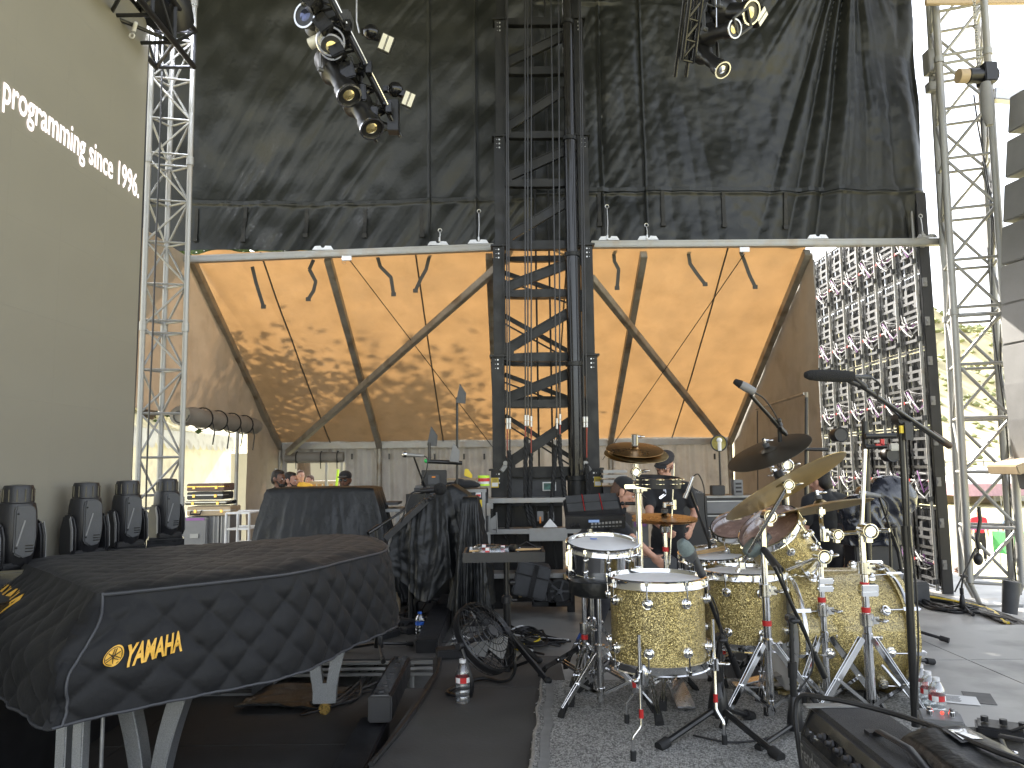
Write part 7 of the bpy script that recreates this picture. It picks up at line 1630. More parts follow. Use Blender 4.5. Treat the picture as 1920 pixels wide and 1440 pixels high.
def person(label, ground, fdir, hpos, J, skin='skin', shirt='tshirt', trousers='jeans', hairm='hair', hair=True, face=None, hup=(0, 0, 1), vox=.008, s=1.0, legs=True, group=None, grips=(None, None), sleeve=.62, hs=1.0, **kw):
    """J: pelvis, chest, and per side (shoulder, elbow, wrist), (hip, knee, ankle); side 0 = left, 1 = right of the body"""
    T = thing('person', label, 'person', (ground[0], ground[1], ground[2]), group); f = V((fdir[0], fdir[1], 0)).normalized(); rt = V((f.y, -f.x, 0))
    pel, ch = V(J['pelvis']), V(J['chest']); hc = V(hpos); nk = ch + (hc - ch) * .5; upv = (ch - pel).normalized()
    q = MB(); cap(q, ch + (hc - ch).normalized() * .08 * s, hc - V((0, 0, .02)), .058 * s, .052 * s)
    fwd = V(J.get('front', f)).normalized(); sr = fwd.cross(upv).normalized()
    m3 = Matrix((sr, fwd, upv)).transposed()
    q.ell(ch, (.165 * s, .105 * s, .17 * s), m3); q.ell(pel.lerp(ch, .45), (.145 * s, .10 * s, .17 * s), m3); q.ell(pel, (.155 * s, .115 * s, .12 * s), m3)
    sh = MB(); sh.ell(ch, (.182 * s, .125 * s, .175 * s), m3); sh.ell(pel.lerp(ch, .45), (.166 * s, .122 * s, .20 * s), m3); sh.ell(pel.lerp(ch, .08), (.172 * s, .132 * s, .12 * s), m3)
    cap(sh, ch + upv * .10 * s, ch + upv * .16 * s, .09 * s, .068 * s)
    tr = MB(); tr.ell(pel - upv * .03, (.165 * s, .125 * s, .12 * s), m3)
    for i, sd in enumerate((-1, 1)):
        so, el, wr_ = [V(x) for x in J['arm'][i]]
        cap(q, so, el, .048 * s, .038 * s); cap(q, el, el.lerp(wr_, .4), .037 * s, .036 * s); cap(q, el.lerp(wr_, .4), wr_, .036 * s, .024 * s)
        d = (wr_ - el).normalized(); g = grips[i] or dict(); hand(q, wr_, g.get('dir', d), g.get('palm', -sr * sd), g.get('curl', .5), side=g.get('side', sd), s=hs * s)
        cap(sh, ch + upv * .10 * s + sr * sd * .09 * s, so, .078 * s, .066 * s); cap(sh, so, so.lerp(el, sleeve), .066 * s, .060 * s)
        if legs:
            hp, kn, an = [V(x) for x in J['leg'][i]]; cap(q, hp, kn, .075 * s, .05 * s); cap(q, kn, an, .05 * s, .035 * s); cap(tr, hp, kn, .092 * s, .070 * s); cap(tr, kn, an, .068 * s, .058 * s)
            b = MB(); b.ell(an + f * .06 - V((0, 0, .035)), (.045, .13, .045), Matrix((rt, f, V((0, 0, 1)))).transposed()); build(b, 'shoe', M['rubber'], T)
    head(T, q, hc, face or f, hup, s, skin, hair, hairm, vox=vox, **kw)
    body = remesh(q, 'body', M[skin], T, vox * .85, 4); remesh(sh, 'shirt', M[shirt], T, vox * 1.3, 5)
    if legs: remesh(tr, 'trousers', M[trousers], T, vox * 1.5, 5)
    return T
def stand_pose(g, f, H=1.76, arms=None):
    g = V(g); f = V((f[0], f[1], 0)).normalized(); r = V((f.y, -f.x, 0)); k = H / 1.76; Z = lambda z: V((0, 0, z * k))
    J = dict(pelvis=g + Z(.96), chest=g + Z(1.32), front=f); J['arm'] = []; J['leg'] = []
    for i, sd in enumerate((-1, 1)):
        J['arm'].append((g + r * sd * .19 * k + Z(1.42), g + r * sd * .25 * k + Z(1.13), g + r * sd * .25 * k + f * .06 + Z(.87))); J['leg'].append((g + r * sd * .09 * k + Z(.93), g + r * sd * .11 * k + f * .02 + Z(.50), g + r * sd * .12 * k + Z(.085)))
    J['head'] = g + f * .02 + Z(1.62); return J
# man in the flat cap, standing behind the hi-hat
D = 7.3; hp_ = at(1246, 872, D); g = V((hp_.x + .02, D, ZS)); f = V((-.55, -.83, 0)); H = hp_.z - ZS + .115; J = stand_pose(g, f, H)
k_ = at(1222, 940, D)
sL = J['arm'][0][0]; sR = J['arm'][1][0]
J['arm'][1] = (sR, at(1218, 968, D - .2), at(1243, 990, D - .42)); J['arm'][0] = (sL, at(1303, 958, D - .05), at(1296, 990, D - .3))
m_cap = person('man in a black t-shirt, grey flat cap and glasses looking down behind the hi-hat', g, f, hp_, J, face=(-.50, -.80, -.42), hup=(0, -.3, 1), hat='flat', glasses='clear', beard=True, hairm='hair_brown', hair=False, grips=(None, dict(curl=.9, palm=(.2, .7, .1))))
can = thing('drink_can', 'red drink can held by the man in the flat cap', 'can', at(1247, 985, D - .47)); c = at(1247, 988, D - .49); q = MB(); q.lathe([(0, -.06), (.026, -.06), (.032, -.05), (.032, .05), (.026, .06), (0, .06)], c, (0, 0, 1), 20, False); build(q, 'body', M['red'], can); q = MB(); q.lathe([(.0325, -.02), (.0325, .015)], c, (0, 0, 1), 20, False); build(q, 'white_band', M['paper'], can)
# stooping man in a black cap
D = 6.4; h2 = at(1170, 925, D); pel = at(1098, 1030, D + .1); pel.z = ZS + .92; ch_ = at(1128, 968, D + .05); ch_.z = h2.z - .26
g = V((pel.x - .02, D + .1, ZS)); J = dict(pelvis=pel, chest=ch_, front=V((.55, -.15, -.6)))
J['arm'] = [(ch_ + V((.08, .17, .04)), at(1165, 1010, D + .35), at(1200, 1030, D + .4)), (ch_ + V((.10, -.17, .02)), at(1183, 1008, D - .25), at(1224, 1043, D - .2))]
J['leg'] = [(pel + V((0, .10, -.03)), V((pel.x + .10, D + .2, ZS + .5)), V((pel.x - .02, D + .2, ZS + .085))), (pel + V((0, -.10, -.03)), V((pel.x + .12, D, ZS + .5)), V((pel.x - .04, D - .02, ZS + .085)))]
person('man in a black cap stooping to the right behind the sampling pad', g, (1, 0, 0), h2, J, face=(.88, -.22, -.42), hup=(.35, 0, .9), hat='cap', hairm='hair_brown', sleeve=.75)
# man seen from behind, right of the toms
D = 7.3; h3 = at(1537, 905, D); g = V((h3.x + .03, D, ZS)); f = V((-.25, .97, 0)); H = h3.z - ZS + .13; J = stand_pose(g, f, H)
J['arm'][1] = (J['arm'][1][0] + V((.03, 0, 0)), at(1584, 990, D), at(1589, 1036, D - .05))
person('man in a black t-shirt with his back turned, standing right of the rack toms', g, f, h3, J, face=(-.55, .8, -.15), hairm='hair', hat='cap', sleeve=.7, grips=(None, dict(dir=(0, 0, -1), palm=(-1, 0, 0), curl=.8)))
# raised hand belongs to a fourth man behind the stooping one
D = 7.6; h4 = at(1120, 905, D + .25); g = V((h4.x, D + .25, ZS)); f = V((.3, -.95, 0)); H = 1.55; J = stand_pose(g, f, H)
J['arm'][0] = (J['arm'][0][0], at(1150, 960, D), at(1143, 925, D - .1))
# three heads behind the draped table
GP = 'people behind the draped table'
for (px, py, D, f, kw) in ((523, 899, 10.3, (.9, -.35, 0), dict(skin='skin_dark', beard=True, label='bearded man with short black hair behind the draped table, leftmost of three')),
                          (546, 902, 10.8, (.95, -.2, 0), dict(skin='skin', beard=True, label='man in profile just right of the bearded man behind the draped table', shirt='tshirt')),
                          (647, 901, 10.6, (-.1, -1, 0), dict(skin='skin_dark', beard=True, hat='cap', glasses='sun', label='man with black cap and sunglasses looking over the draped table'))):
    h_ = at(px, py, D); g = V((h_.x - f[0] * .02, D, ZS)); J = stand_pose(g, f, max(1.5, h_.z - ZS + .13)); lb = kw.pop('label')
    J['chest'].z = h_.z - .30
    for i in (0, 1): a = J['arm'][i]; dz_ = (h_.z - .2) - a[0].z; J['arm'][i] = tuple(p + V((0, 0, dz_)) for p in a)
    person(lb, g, f, h_, J, vox=.013, group=GP, **kw)
# people outside the tent window and on the field
def far_person(label, px, py, D, zg, f, shirt, skin='skin', hairm='hair_brown', group=None, sit=False):
    h_ = at(px, py, D); g = V((h_.x, D, zg)); H = h_.z - zg + .13; J = stand_pose(g, f, 1.74)
    dz_ = h_.z - (g.z + 1.62 * 1.74 / 1.76)
    for k in ('pelvis', 'chest'): J[k] = J[k] + V((0, 0, dz_))
    J['arm'] = [tuple(p + V((0, 0, dz_)) for p in a) for a in J['arm']]
    J['leg'] = [(a[0] + V((0, 0, dz_)), V((a[1].x, a[1].y, (a[0].z + dz_ + zg) / 2)), V((a[2].x, a[2].y, zg + .085))) for a in J['leg']]
    return person(label, g, f, h_, J, vox=.022, shirt=shirt, skin=skin, hairm=hairm, group=group)
far_person('person in a yellow shirt outside, seen through the tent window', 564, 893, 15.5, at(564, 950, 15.5).z - .5, (.6, -.8, 0), 'shirt_yellow', hairm='hair_brown', group='people outside the tent window')
far_person('second person in orange and yellow beyond the tent window, sitting lower', 580, 902, 16.2, at(580, 950, 16.2).z - .5, (-.5, -.8, 0), 'shirt_yellow', group='people outside the tent window')
far_person('person in a red shirt on the grass beyond the right truss', 1834, 962, 27, ZG, (-.3, -1, 0), 'shirt_red')
far_person('person in a light blue shirt on the grass right of the red shirted one', 1890, 968, 27, ZG, (.2, -1, 0), 'shirt_blue')
far_person('person with brown hair standing below the stage edge beside the LED wall', 1797, 1078, 11.8, ZG, (-.9, .3, 0), 'paper', hairm='hair_brown')
# ------------------------------------------------------------ draped gear
def drape_mesh(T, cx0, cx1, y0, y1, ztop, zlow, flare=.12, seed=1, nfold=9, name='cloth', top_fn=None, m='drape', low_fn=None, dens=1):
    # closed curtain round a rectangle, with a top
    per = []; n = 60
    for k in range(n): per.append((cx0 + (cx1 - cx0) * k / n, y0))
    for k in range(n // 2): per.append((cx1, y0 + (y1 - y0) * k / (n // 2)))
    for k in range(n): per.append((cx1 + (cx0 - cx1) * k / n, y1))
    for k in range(n // 2): per.append((cx0, y1 + (y0 - y1) * k / (n // 2)))
    per2 = []
    for i in range(len(per)):
        a, b = per[i], per[(i + 1) % len(per)]; per2 += [a, ((a[0] + b[0]) / 2, (a[1] + b[1]) / 2)]
    per = per2; N = len(per); c = ((cx0 + cx1) / 2, (y0 + y1) / 2); q = MB(); NV_ = 34
    tf = top_fn or (lambda x, y: ztop)
    for j in range(NV_ + 1):
        v = j / NV_
        for k, (x, y) in enumerate(per):
            ang = math.atan2((y - c[1]) / (y1 - y0), (x - c[0]) / (cx1 - cx0)); d = V((x - c[0], y - c[1])); d.normalize()
            fo = ridge(math.cos(ang) * nfold * .45 + seed, math.sin(ang) * nfold * .45, v * .4) * .085 + .03 * ridge(math.cos(ang) * nfold * 1.3, math.sin(ang) * nfold * 1.3 + seed, v * .8)
            cr = .010 * ridge(x * 7 + v * 3, y * 7 + v * 5, seed) + .006 * ridge(x * 15, v * 9 + y * 9, seed + 2)
            o_ = flare * v + fo * v ** .7 + cr * min(1, v * 4 + .2)
            zl = low_fn(x, y, ang) if low_fn else zlow + .04 * nz(ang * 2, seed)
            zt_ = tf(x, y); q.v.append((x + d.x * o_, y + d.y * o_, zt_ + (zl - zt_) * v - .012 * (v > 0)))
    for j in range(NV_):
        for k in range(N): l = (k + 1) % N; q.f.append((j * N + k, (j + 1) * N + k, (j + 1) * N + l, j * N + l))
    b_ = len(q.v); NR_ = 8
    for j in range(1, NR_):
        r = 1 - j / NR_
        for (x, y) in per: X, Y = c[0] + (x - c[0]) * r, c[1] + (y - c[1]) * r; q.v.append((X, Y, tf(X, Y) + .012 * ridge(X * 4, Y * 4, seed) + .006))
    for k in range(N): l = (k + 1) % N; q.f.append((k, l, b_ + l, b_ + k))
    for j in range(NR_ - 2):
        for k in range(N): l = (k + 1) % N; q.f.append((b_ + j * N + k, b_ + j * N + l, b_ + (j + 1) * N + l, b_ + (j + 1) * N + k))
    q.f.append(tuple(b_ + (NR_ - 2) * N + k for k in range(N)))
    return build(q, name, M[m], T, ang=80)
YA = 7.55; a, b = at(500, 918, YA), at(700, 917, YA)
dt = thing('draped_table', 'wide table fully covered by a shiny black cloth, behind the piano', 'draped table', ((a.x + b.x) / 2, YA, ZP))
drape_mesh(dt, a.x, b.x, YA, YA + .5, a.z, ZP + .02, flare=.20, seed=3, nfold=5)
q = MB(); q.bb((a.x + .05, YA + .05, a.z - .06), (b.x - .05, YA + .45, a.z - .03)); build(q, 'table_top', M['black_metal'], dt)
for x in (a.x + .1, b.x - .1):
    for y in (YA + .1, YA + .4): rod(dt, 'leg', (x, y, ZP), (x, y, a.z - .06), .02, M['black_metal'])
# slanted draped keyboard rig
YB = 6.7; L0 = at(742, 985, YB); Rr = at(878, 930, YB); ap = at(842, 912, YB + .2)
dk = thing('draped_keyboard_rig', 'slanting keyboard rig under a black cloth with deep folds, right of the draped table', 'draped rig', ((L0.x + Rr.x) / 2, YB, ZP))
def tf2(x, y):
    t = (x - L0.x) / (Rr.x - L0.x); t = min(1, max(0, t)); z = L0.z + (ap.z - L0.z) * min(1, t / .72) ** .8; return z - max(0, t - .78) * .35
def lf2(x, y, ang):
    t = min(1, max(0, (x - L0.x) / (Rr.x - L0.x))); zl = at(800, 1095, YB).z; return zl + .10 * math.sin(t * 9 + 1) - (.28 * max(0, t - .8) / .2) + .05 * nz(t * 5, 2)
drape_mesh(dk, L0.x, Rr.x, YB, YB + .5, ap.z, 0, flare=.05, seed=8, nfold=5, top_fn=tf2, low_fn=lf2)
for x in (L0.x + .12, Rr.x - .15):
    for y in (YB + .1, YB + .4): q = MB(); q.cyl((x, y, ZP), (x, y, .6), .025, n=12); build(q, 'stand_leg', M['black_metal'], dk)
for y in (YB + .1, YB + .4): q = MB(); q.beam((L0.x + .1, y, .0), (Rr.x - .1, y, .35), .03, .04); build(q, 'cross_brace', M['black_metal'], dk)
q = MB(); q.beam(at(722, 1010, YB - .12), at(800, 938, YB + .0), .05, .05)
for i in range(6): q.torus(at(774 + i * 7, 952 - i * 4, YB - .04), (0, 1, .4), .018, .004, 12, 4)
build(q, 'strap_rail', M['black_plastic'], dk)
# low right part of the cloth reaching the floor
dk2 = thing('draped_stand', 'tall black cloth hanging to the floor beside the tray table', 'draped stand', (at(890, 1000, 6.9).x, 6.9, ZS))
xa, xb = at(868, 1000, 6.6).x, at(896, 1000, 6.6).x; drape_mesh(dk2, xa, xb, 6.55, 6.95, at(870, 935, 6.6).z, at(880, 1140, 6.6).z, flare=.07, seed=5, nfold=4)
# big microphone with ball windscreen and stand
bm = thing('windscreen_microphone', 'dark microphone with round foam ball resting above the draped keyboard rig', 'microphone', at(825, 917, 6.4)); q = MB(); q.ell(at(825, 917, 6.35), (.055, .05, .05), None, 20, 14); build(q, 'foam_ball', M['foam'], bm); q = MB(); q.cyl(at(818, 918, 6.35), at(788, 921, 6.35), .026, .016, n=14); build(q, 'body', M['black_plastic'], bm)
wire('black cable curving down from the microphone over the draped rig', [at(788, 921, 6.35), at(772, 925, 6.35), at(762, 945, 6.32), at(757, 965, 6.3), at(752, 980, 6.3)], .008)
MS8 = boom_stand('microphone_stand', 'black boom stand reaching up from behind the piano tail', (at(703, 1225, 5.6).x, 5.75), .09, .3, .8, at(705, 990, 5.75), (at(760, 955, 5.9), at(690, 1000, 5.6)), base=ZP)
# vocal mic
v2 = thing('vocal_microphone', 'silver vocal microphone on a thin stand in front of the grey curtain', 'microphone', at(765, 852, 7.3)); q = MB(); q.cyl(at(763, 853, 7.3), at(795, 855, 7.3), .022, .013, n=14); build(q, 'body', M['alu'], v2); q = MB(); q.ell(at(759, 852, 7.3), .030); build(q, 'grille', M['chrome_dull'], v2)
MS9 = boom_stand('microphone_stand', 'thin black stand of the silver vocal microphone by the curtain', (at(800, 1100, 7.4).x, 7.5), .1, .3, .4, at(797, 915, 7.5), (at(776, 857, 7.3), at(799, 920, 7.5)), base=ZP, r=.010)
wire('', [at(795, 855, 7.3), at(801, 860, 7.3), at(800, 880, 7.3), at(790, 905, 7.35)], .006, parent=MS9)
# tall pole with small reflectors
MP = thing('microphone_stand', 'tall thin pole with grey reflector blades and a cross arm left of the tower', 'mic stand', (at(856, 900, 7.9).x, 7.9, ZP), 'microphone stands')
q = MB(); q.cyl((at(856, 900, 7.9).x, 7.9, ZP), at(857, 745, 7.9), .013, n=10); build(q, 'pole', M['black_metal'], MP)
q = MB(); q.cyl(at(802, 865, 7.8), at(866, 868, 7.9), .022, n=10); q.cyl(at(805, 866, 7.8), at(805, 830, 7.8), .015, n=8); build(q, 'cross_arm', M['black_metal'], MP)
for px, py in ((862, 742), (808, 822), (850, 852)): q = MB(); c = at(px, py, 7.8); q.prism([c + V((-.04, 0, -.07)), c + V((.05, .03, -.08)), c + V((.06, .03, .03)), c + V((-.0, 0, .12))], (.004, .012, 0)); build(q, 'reflector_blade', M['grey_case'] if px == 850 else M['dark_grey'], MP)
q = MB(); q.ell(at(799, 864, 7.8), .022); build(q, 'green_knob', mat('green_knob', (.03, .5, .12), .4), MP)
# monitor and things on the flight cases
fcs = thing('flight_case', 'tall black rack case with stickers standing left of the tower', 'flight case', (at(890, 1000, 8.1).x, 8.1, ZS)); YC = 8.0
a, b = at(848, 918, YC), at(912, 918, YC); q = MB(); q.bb((a.x, YC, ZS), (b.x, YC + .6, a.z)); build(q, 'box', M['black_plastic'], fcs, bevel=.01)
q = MB(); q.bb((b.x - .045, YC - .012, ZS + .05), (b.x - .01, YC + .02, a.z)); build(q, 'edge_trim', M['alu'], fcs); q = MB(); q.bb((a.x, YC - .012, a.z - .03), (b.x, YC + .01, a.z + .004)); build(q, 'edge_trim', M['alu'], fcs)
for px, py, w_, h_, m in ((897, 928, .055, .05, 'white_plastic'), (899, 944, .055, .075, 'yellow'), (886, 950, .035, .05, 'red'), (889, 934, .04, .04, 'paper')): q = MB(); q.box(at(px, py, YC - .008), (w_, .004, h_)); build(q, 'sticker', M[m], fcs)
q = MB(); q.box(at(897, 929, YC - .012), (.045, .004, .022)); build(q, 'sticker_print', M['red'], fcs)
q = MB(); c = at(896, 958, YC - .01); q.cyl(c, c + V((0, -.01, 0)), .05, n=24); build(q, 'round_sticker', M['dark_grey'], fcs); q = MB(); q.cyl(c + V((0, -.012, 0)), c + V((0, -.014, 0)), .015, n=16); build(q, 'sticker_centre', M['paper'], fcs)
for k, y in enumerate((955, 1010)): q = MB(); q.box(at(916, y, YC - .01), (.04, .05, .13)); build(q, 'latch', M['alu'], fcs, bevel=.004)
mo = thing('computer_monitor', 'flat black monitor seen from behind on the desk before the curtain', 'monitor', at(814, 895, 7.9)); c = at(814, 896, 7.95); q = MB(); q.box(c, (.26, .03, .16)); build(q, 'panel', M['black_plastic'], mo, bevel=.006); q = MB(); q.box(c + V((0, -.03, -.02)), (.12, .04, .10)); q.box(c + V((0, -.0, -.12)), (.08, .04, .10)); build(q, 'stand', M['dark_grey'], mo, bevel=.006); q = MB(); q.box(c + V((0, -.052, .01)), (.035, .004, .014)); build(q, 'label', M['orange'], mo)
dsk = thing('keyboard_desk', 'cluttered desk edge with stacked gear behind the draped rig', 'desk', at(830, 915, 8.3)); q = MB(); 
for (x0, x1, y, h_, m) in ((778, 850, 918, .05, 'dark_grey'), (836, 893, 899, .02, 'case_tan'), (838, 880, 906, .018, 'black_plastic'), (780, 838, 912, .03, 'grey_case')):
    A, B = at(x0, y, 8.2), at(x1, y, 8.2); q = MB(); q.box((A + B) / 2 + V((0, .1, 0)), (B.x - A.x, .35, h_)); build(q, 'gear_slab', M[m], dsk, bevel=.004)
q = MB(); A = at(800, 925, 8.25); q.bb((A.x - .2, 8.1, ZP), (A.x + .5, 8.4, A.z)); build(q, 'desk_body', M['black_metal'], dsk)
q = MB(); c = at(875, 908, 7.95); q.ell(c, (.12, .08, .045)); q.ell(c + V((.06, 0, -.01)), (.09, .07, .03)); q.ell(c + V((-.07, 0, .02)), (.06, .06, .04)); o = remesh(q, 'folded_cloth', M['tshirt'], None, .012, 2); tag(o, 'crumpled black cloth lying on top of the rack case', 'cloth')
q = MB(); c = at(877, 888, 7.95); q.prism([c + V((-.04, 0, -.02)), c + V((.04, 0, -.05)), c + V((.05, 0, -.02)), c + V((.0, 0, .05)), c + V((-.03, 0, .05))], (0, .05, 0)); o = build(q, 'tape_measure', M['yellow'], bevel=.006); tag(o, 'small yellow tool standing on the gear beside the crumpled cloth', 'tool')
wp = thing('wipes_tub', 'green red and white plastic tub at the end of the rack case', 'tub', at(907, 900, 8.0)); c = at(907, 898, 7.98); q = MB(); q.cyl(c + V((0, 0, -.07)), c + V((0, 0, .03)), .055, .06, n=20); build(q, 'body', M['white_plastic'], wp)
for z0, z1, m in ((.01, .035, 'fluor'), (-.025, .008, 'red'), (-.07, -.05, 'fluor')): q = MB(); q.lathe([(.0605, z0), (.0612, z1)], c, (0, 0, 1), 20, False); build(q, 'label_band', M[m], wp)
q = MB(); q.bb(at(718, 947, 8.0) + V((0, 0, 0)), at(745, 944, 8.0) + V((0, .35, .012))); o = build(q, 'laptop', M['dark_grey'], bevel=.003); tag(o, 'grey laptop lying flat behind the draped table', 'laptop')
q = MB(); A, B = at(712, 955, 7.9), at(750, 955, 7.9); q.bb((A.x, 7.9, A.z - .03), (B.x, 8.4, A.z)); q.bb((A.x + .02, 7.95, ZP), (A.x + .05, 8.0, A.z - .03)); q.bb((B.x - .05, 7.95, ZP), (B.x - .02, 8.0, A.z - .03)); o = build(q, 'side_table', M['alu'], bevel=.003); tag(o, 'small pale side table with the grey laptop on it', 'table')
# ------------------------------------------------------------ behind the kit: racks
rk = thing('speaker_cabinet', 'black loudspeaker cabinet with VENUE printed on it behind the flat capped man', 'cabinet', (at(1300, 960, 7.75).x, 7.75, ZS)); YR = 7.7
a, b = at(1268, 905, YR), at(1325, 905, YR); q = MB(); q.prism([V((a.x, YR, ZS)), V((b.x, YR, ZS)), V((b.x, YR, at(1320, 928, YR).z)), V((a.x + .08, YR, at(1285, 905, YR).z)), V((a.x, YR, at(1285, 905, YR).z))], (0, .5, 0)); build(q, 'box', M['black_plastic'], rk, bevel=.015)
text('VENUE', 'printed_name', M['grey_case'], rk, at(1296, 925, YR - .004), (1, 0, 0), (0, 0, 1), .035, .003, bold=.02, sx=1.1)
def rack(label, x0, x1, y0, Y, nun, m='dark_grey', deep=.5):
    T = thing('equipment_rack', label, 'rack', (at((x0 + x1) / 2, 1000, Y).x, Y, ZS), 'equipment racks behind the drums'); a, b = at(x0, y0, Y), at(x1, y0, Y); q = MB(); q.bb((a.x, Y, ZS), (b.x, Y + deep, a.z)); build(q, 'box', M['black_plastic'], T, bevel=.008)
    h_ = (a.z - ZS - .1) / nun
    for k in range(nun):
        z = a.z - .04 - k * h_; q = MB(); q.box(((a.x + b.x) / 2, Y - .012, z - h_ / 2), (b.x - a.x - .06, .03, h_ * .86)); u = build(q, 'rack_unit', M[m if k % 3 else 'grey_case'], T, bevel=.003)
        q = MB(); q.box(((a.x + b.x) / 2, Y - .03, z - h_ * .1), (b.x - a.x - .08, .01, .008)); build(q, 'trim_line', M['steel'], u)
    q = MB(); q.bb((a.x, Y - .02, a.z - .02), (b.x, Y, a.z + .003)); build(q, 'edge_trim', M['alu'], T)
    return T
rack('wide dark equipment rack behind the pencil microphone, under the small screens', 1316, 1432, 930, 8.0, 8)
rack('grey drawer rack standing right of the man with his back turned', 1590, 1640, 975, 8.3, 5, 'grey_case')
q = MB(); c = at(1345, 919, 8.0); q.box(c, (.13, .12, .10)); o = build(q, 'small_screen', M['black_plastic'], bevel=.006); tag(o, 'small black box with dark display on the wide rack, left one', 'device')
q = MB(); c = at(1382, 914, 8.0); q.box(c, (.095, .10, .16)); bx = build(q, 'power_unit', M['grey_case'], bevel=.006); tag(bx, 'pale grey upright box with sockets on the wide rack', 'device')
for dz in (-.04, 0, .04): q = MB(); q.box(c + V((0, -.055, dz)), (.06, .006, .02)); build(q, 'socket', M['black_plastic'], bx)
wl = thing('round_mirror_lamp', 'small round lamp with pale reflector on a thin pole before the tent wall', 'lamp', (at(1348, 900, 8.2).x, 8.2, ZS)); c = at(1348, 831, 8.2); q = MB(); q.torus(c, (0, -1, .05), .083, .008, 32, 6); build(q, 'ring', M['black_metal'], wl)
q = MB(); q.lathe([(0, .03), (.05, .02), (.080, .0)], c, (0, 1, 0), 28, False); build(q, 'reflector', mat('yellow_reflector', (.42, .36, .12), .35, .3, .2, 30), wl); q = MB(); q.cyl(c + V((0, -.02, .03)), c + V((0, -.02, -.08)), .02); q.ell(c + V((0, -.02, .03)), .03); build(q, 'bulb', M['paper'], wl)
q = MB(); q.cyl((c.x, 8.2, ZS), c + V((0, 0, -.08)), .010); build(q, 'pole', M['black_metal'], wl)
q = MB(); q.cyl(at(1512, 745, 8.0), at(1510, 1100, 8.0), .017); q.cyl(at(1505, 842, 7.9), at(1552, 843, 7.9), .018); o = build(q, 'tent_side_pole', M['black_metal']); tag(o, 'dark upright pole with a side arm against the tent side wall', 'pole')
fcase = thing('road_case', 'pale flight case behind the stooping man with cables round it', 'road case', (at(1210, 1000, 8.1).x, 8.1, ZS)); a, b = at(1185, 965, 8.0), at(1215, 965, 8.0); q = MB(); q.bb((a.x, 8.0, ZS), (b.x, 8.5, a.z)); build(q, 'box', M['grey_case'], fcase, bevel=.01); q = MB(); q.bb((a.x + .02, 7.99, a.z - .12), (b.x - .02, 8.0, a.z - .05)); build(q, 'purple_tape', M['purple'], fcase)
q = MB(); a = at(1145, 905, 8.6); 
dc = thing('console_case', 'pale slatted console behind the tower foot on the right', 'case', at(1150, 890, 8.6))
for k in range(3): q = MB(); A, B = at(1128, 884 + 9 * k, 8.7), at(1172, 884 + 9 * k, 8.7); q.box((A + B) / 2, (B.x - A.x, .3, .035)); build(q, 'slat', M['alu'], dc, bevel=.004)
q = MB(); A, B = at(1130, 912, 8.8), at(1172, 912, 8.8); q.bb((A.x, 8.75, ZS), (B.x, 9.2, A.z)); build(q, 'box', M['black_plastic'], dc)
sq = MB(); sq.box(at(1225, 1062, 6.8), (.35, .3, .18)); o = build(sq, 'tool_box', M['dark_grey'], bevel=.01); tag(o, 'dark plastic box on the riser edge behind the snare drum', 'box')
o.location = (0, 0, 0)
# black bin bag / covered gear at right by LED wall
q = MB(); bc = at(1635, 955, 6.7); 
for k in range(5): q.ell(bc + V((R_.uniform(-.15, .15), R_.uniform(-.1, .1), R_.uniform(-.12, .12))), (R_.uniform(.14, .24), .16, R_.uniform(.10, .2)), Matrix.Rotation(R_.uniform(-.5, .5), 3, 'Y'))
q.bb(bc + V((-.28, -.12, -.3)), bc + V((.22, .14, .0)))
o = remesh(q, 'plastic_cover', mat('glossy_bin_bag', (.02, .022, .03), .2, 0, .3, 6, .9, 12, coat=.5), None, .014, 1)
for v in o.data.vertices: v.co += V((.02 * ridge(v.co.x * 6, v.co.z * 6), -.03 * ridge(v.co.x * 8 + v.co.z * 5, v.co.y * 3), .015 * nz(v.co.x * 9, v.co.z * 9)))
tag(o, 'shiny black plastic cover over gear in front of the LED wall', 'plastic cover')
q = MB(); q.bb((bc.x - .2, 6.62, ZS), (bc.x + .2, 6.85, bc.z - .28)); o = build(q, 'covered_stand', M['black_plastic'], bevel=.01); tag(o, 'black box under the shiny plastic cover near the LED wall', 'box')
q = MB(); a = gz(1715, 1128, ZS); q.box((a.x - .1, a.y, ZS + .12), (.42, .3, .24)); o = build(q, 'floor_monitor', M['dark_grey'], bevel=.02); tag(o, 'low dark grey box on the floor at the foot of the LED wall', 'box')
# small stands near the right truss
for k, (px, D) in enumerate(((1722, 8.2), (1806, 8.4))):
    pass
MSa = boom_stand('microphone_stand', 'short black tripod stand on the floor by the foot of the LED wall', (gz(1806, 1148, ZS).x, gz(1806, 1148, ZS).y), .09, .22, .4, at(1806, 1080, gz(1806, 1148, ZS).y), (at(1790, 1110, 8.3), at(1830, 1028, 8.3)), base=ZS)
q = MB(); c = at(1897, 1118, 8.0); q.cyl(at(1897, 1090, 8.0), at(1893, 1150, 8.0), .085, .07, n=16); o = build(q, 'bin', M['dark_grey']); tag(o, 'dark tapered bucket at the right edge behind the truss foot', 'bucket')
q = MB(); q.tube([at(1835, 950, 8.6), at(1838, 975, 8.6), at(1832, 1010, 8.6), at(1836, 1030, 8.6)], .02, 8); q.ell(at(1834, 1048, 8.6), (.05, .05, .07)); o = build(q, 'hanging_light', M['black_metal']); tag(o, 'small dark lamp hanging inside the right truss', 'lamp')
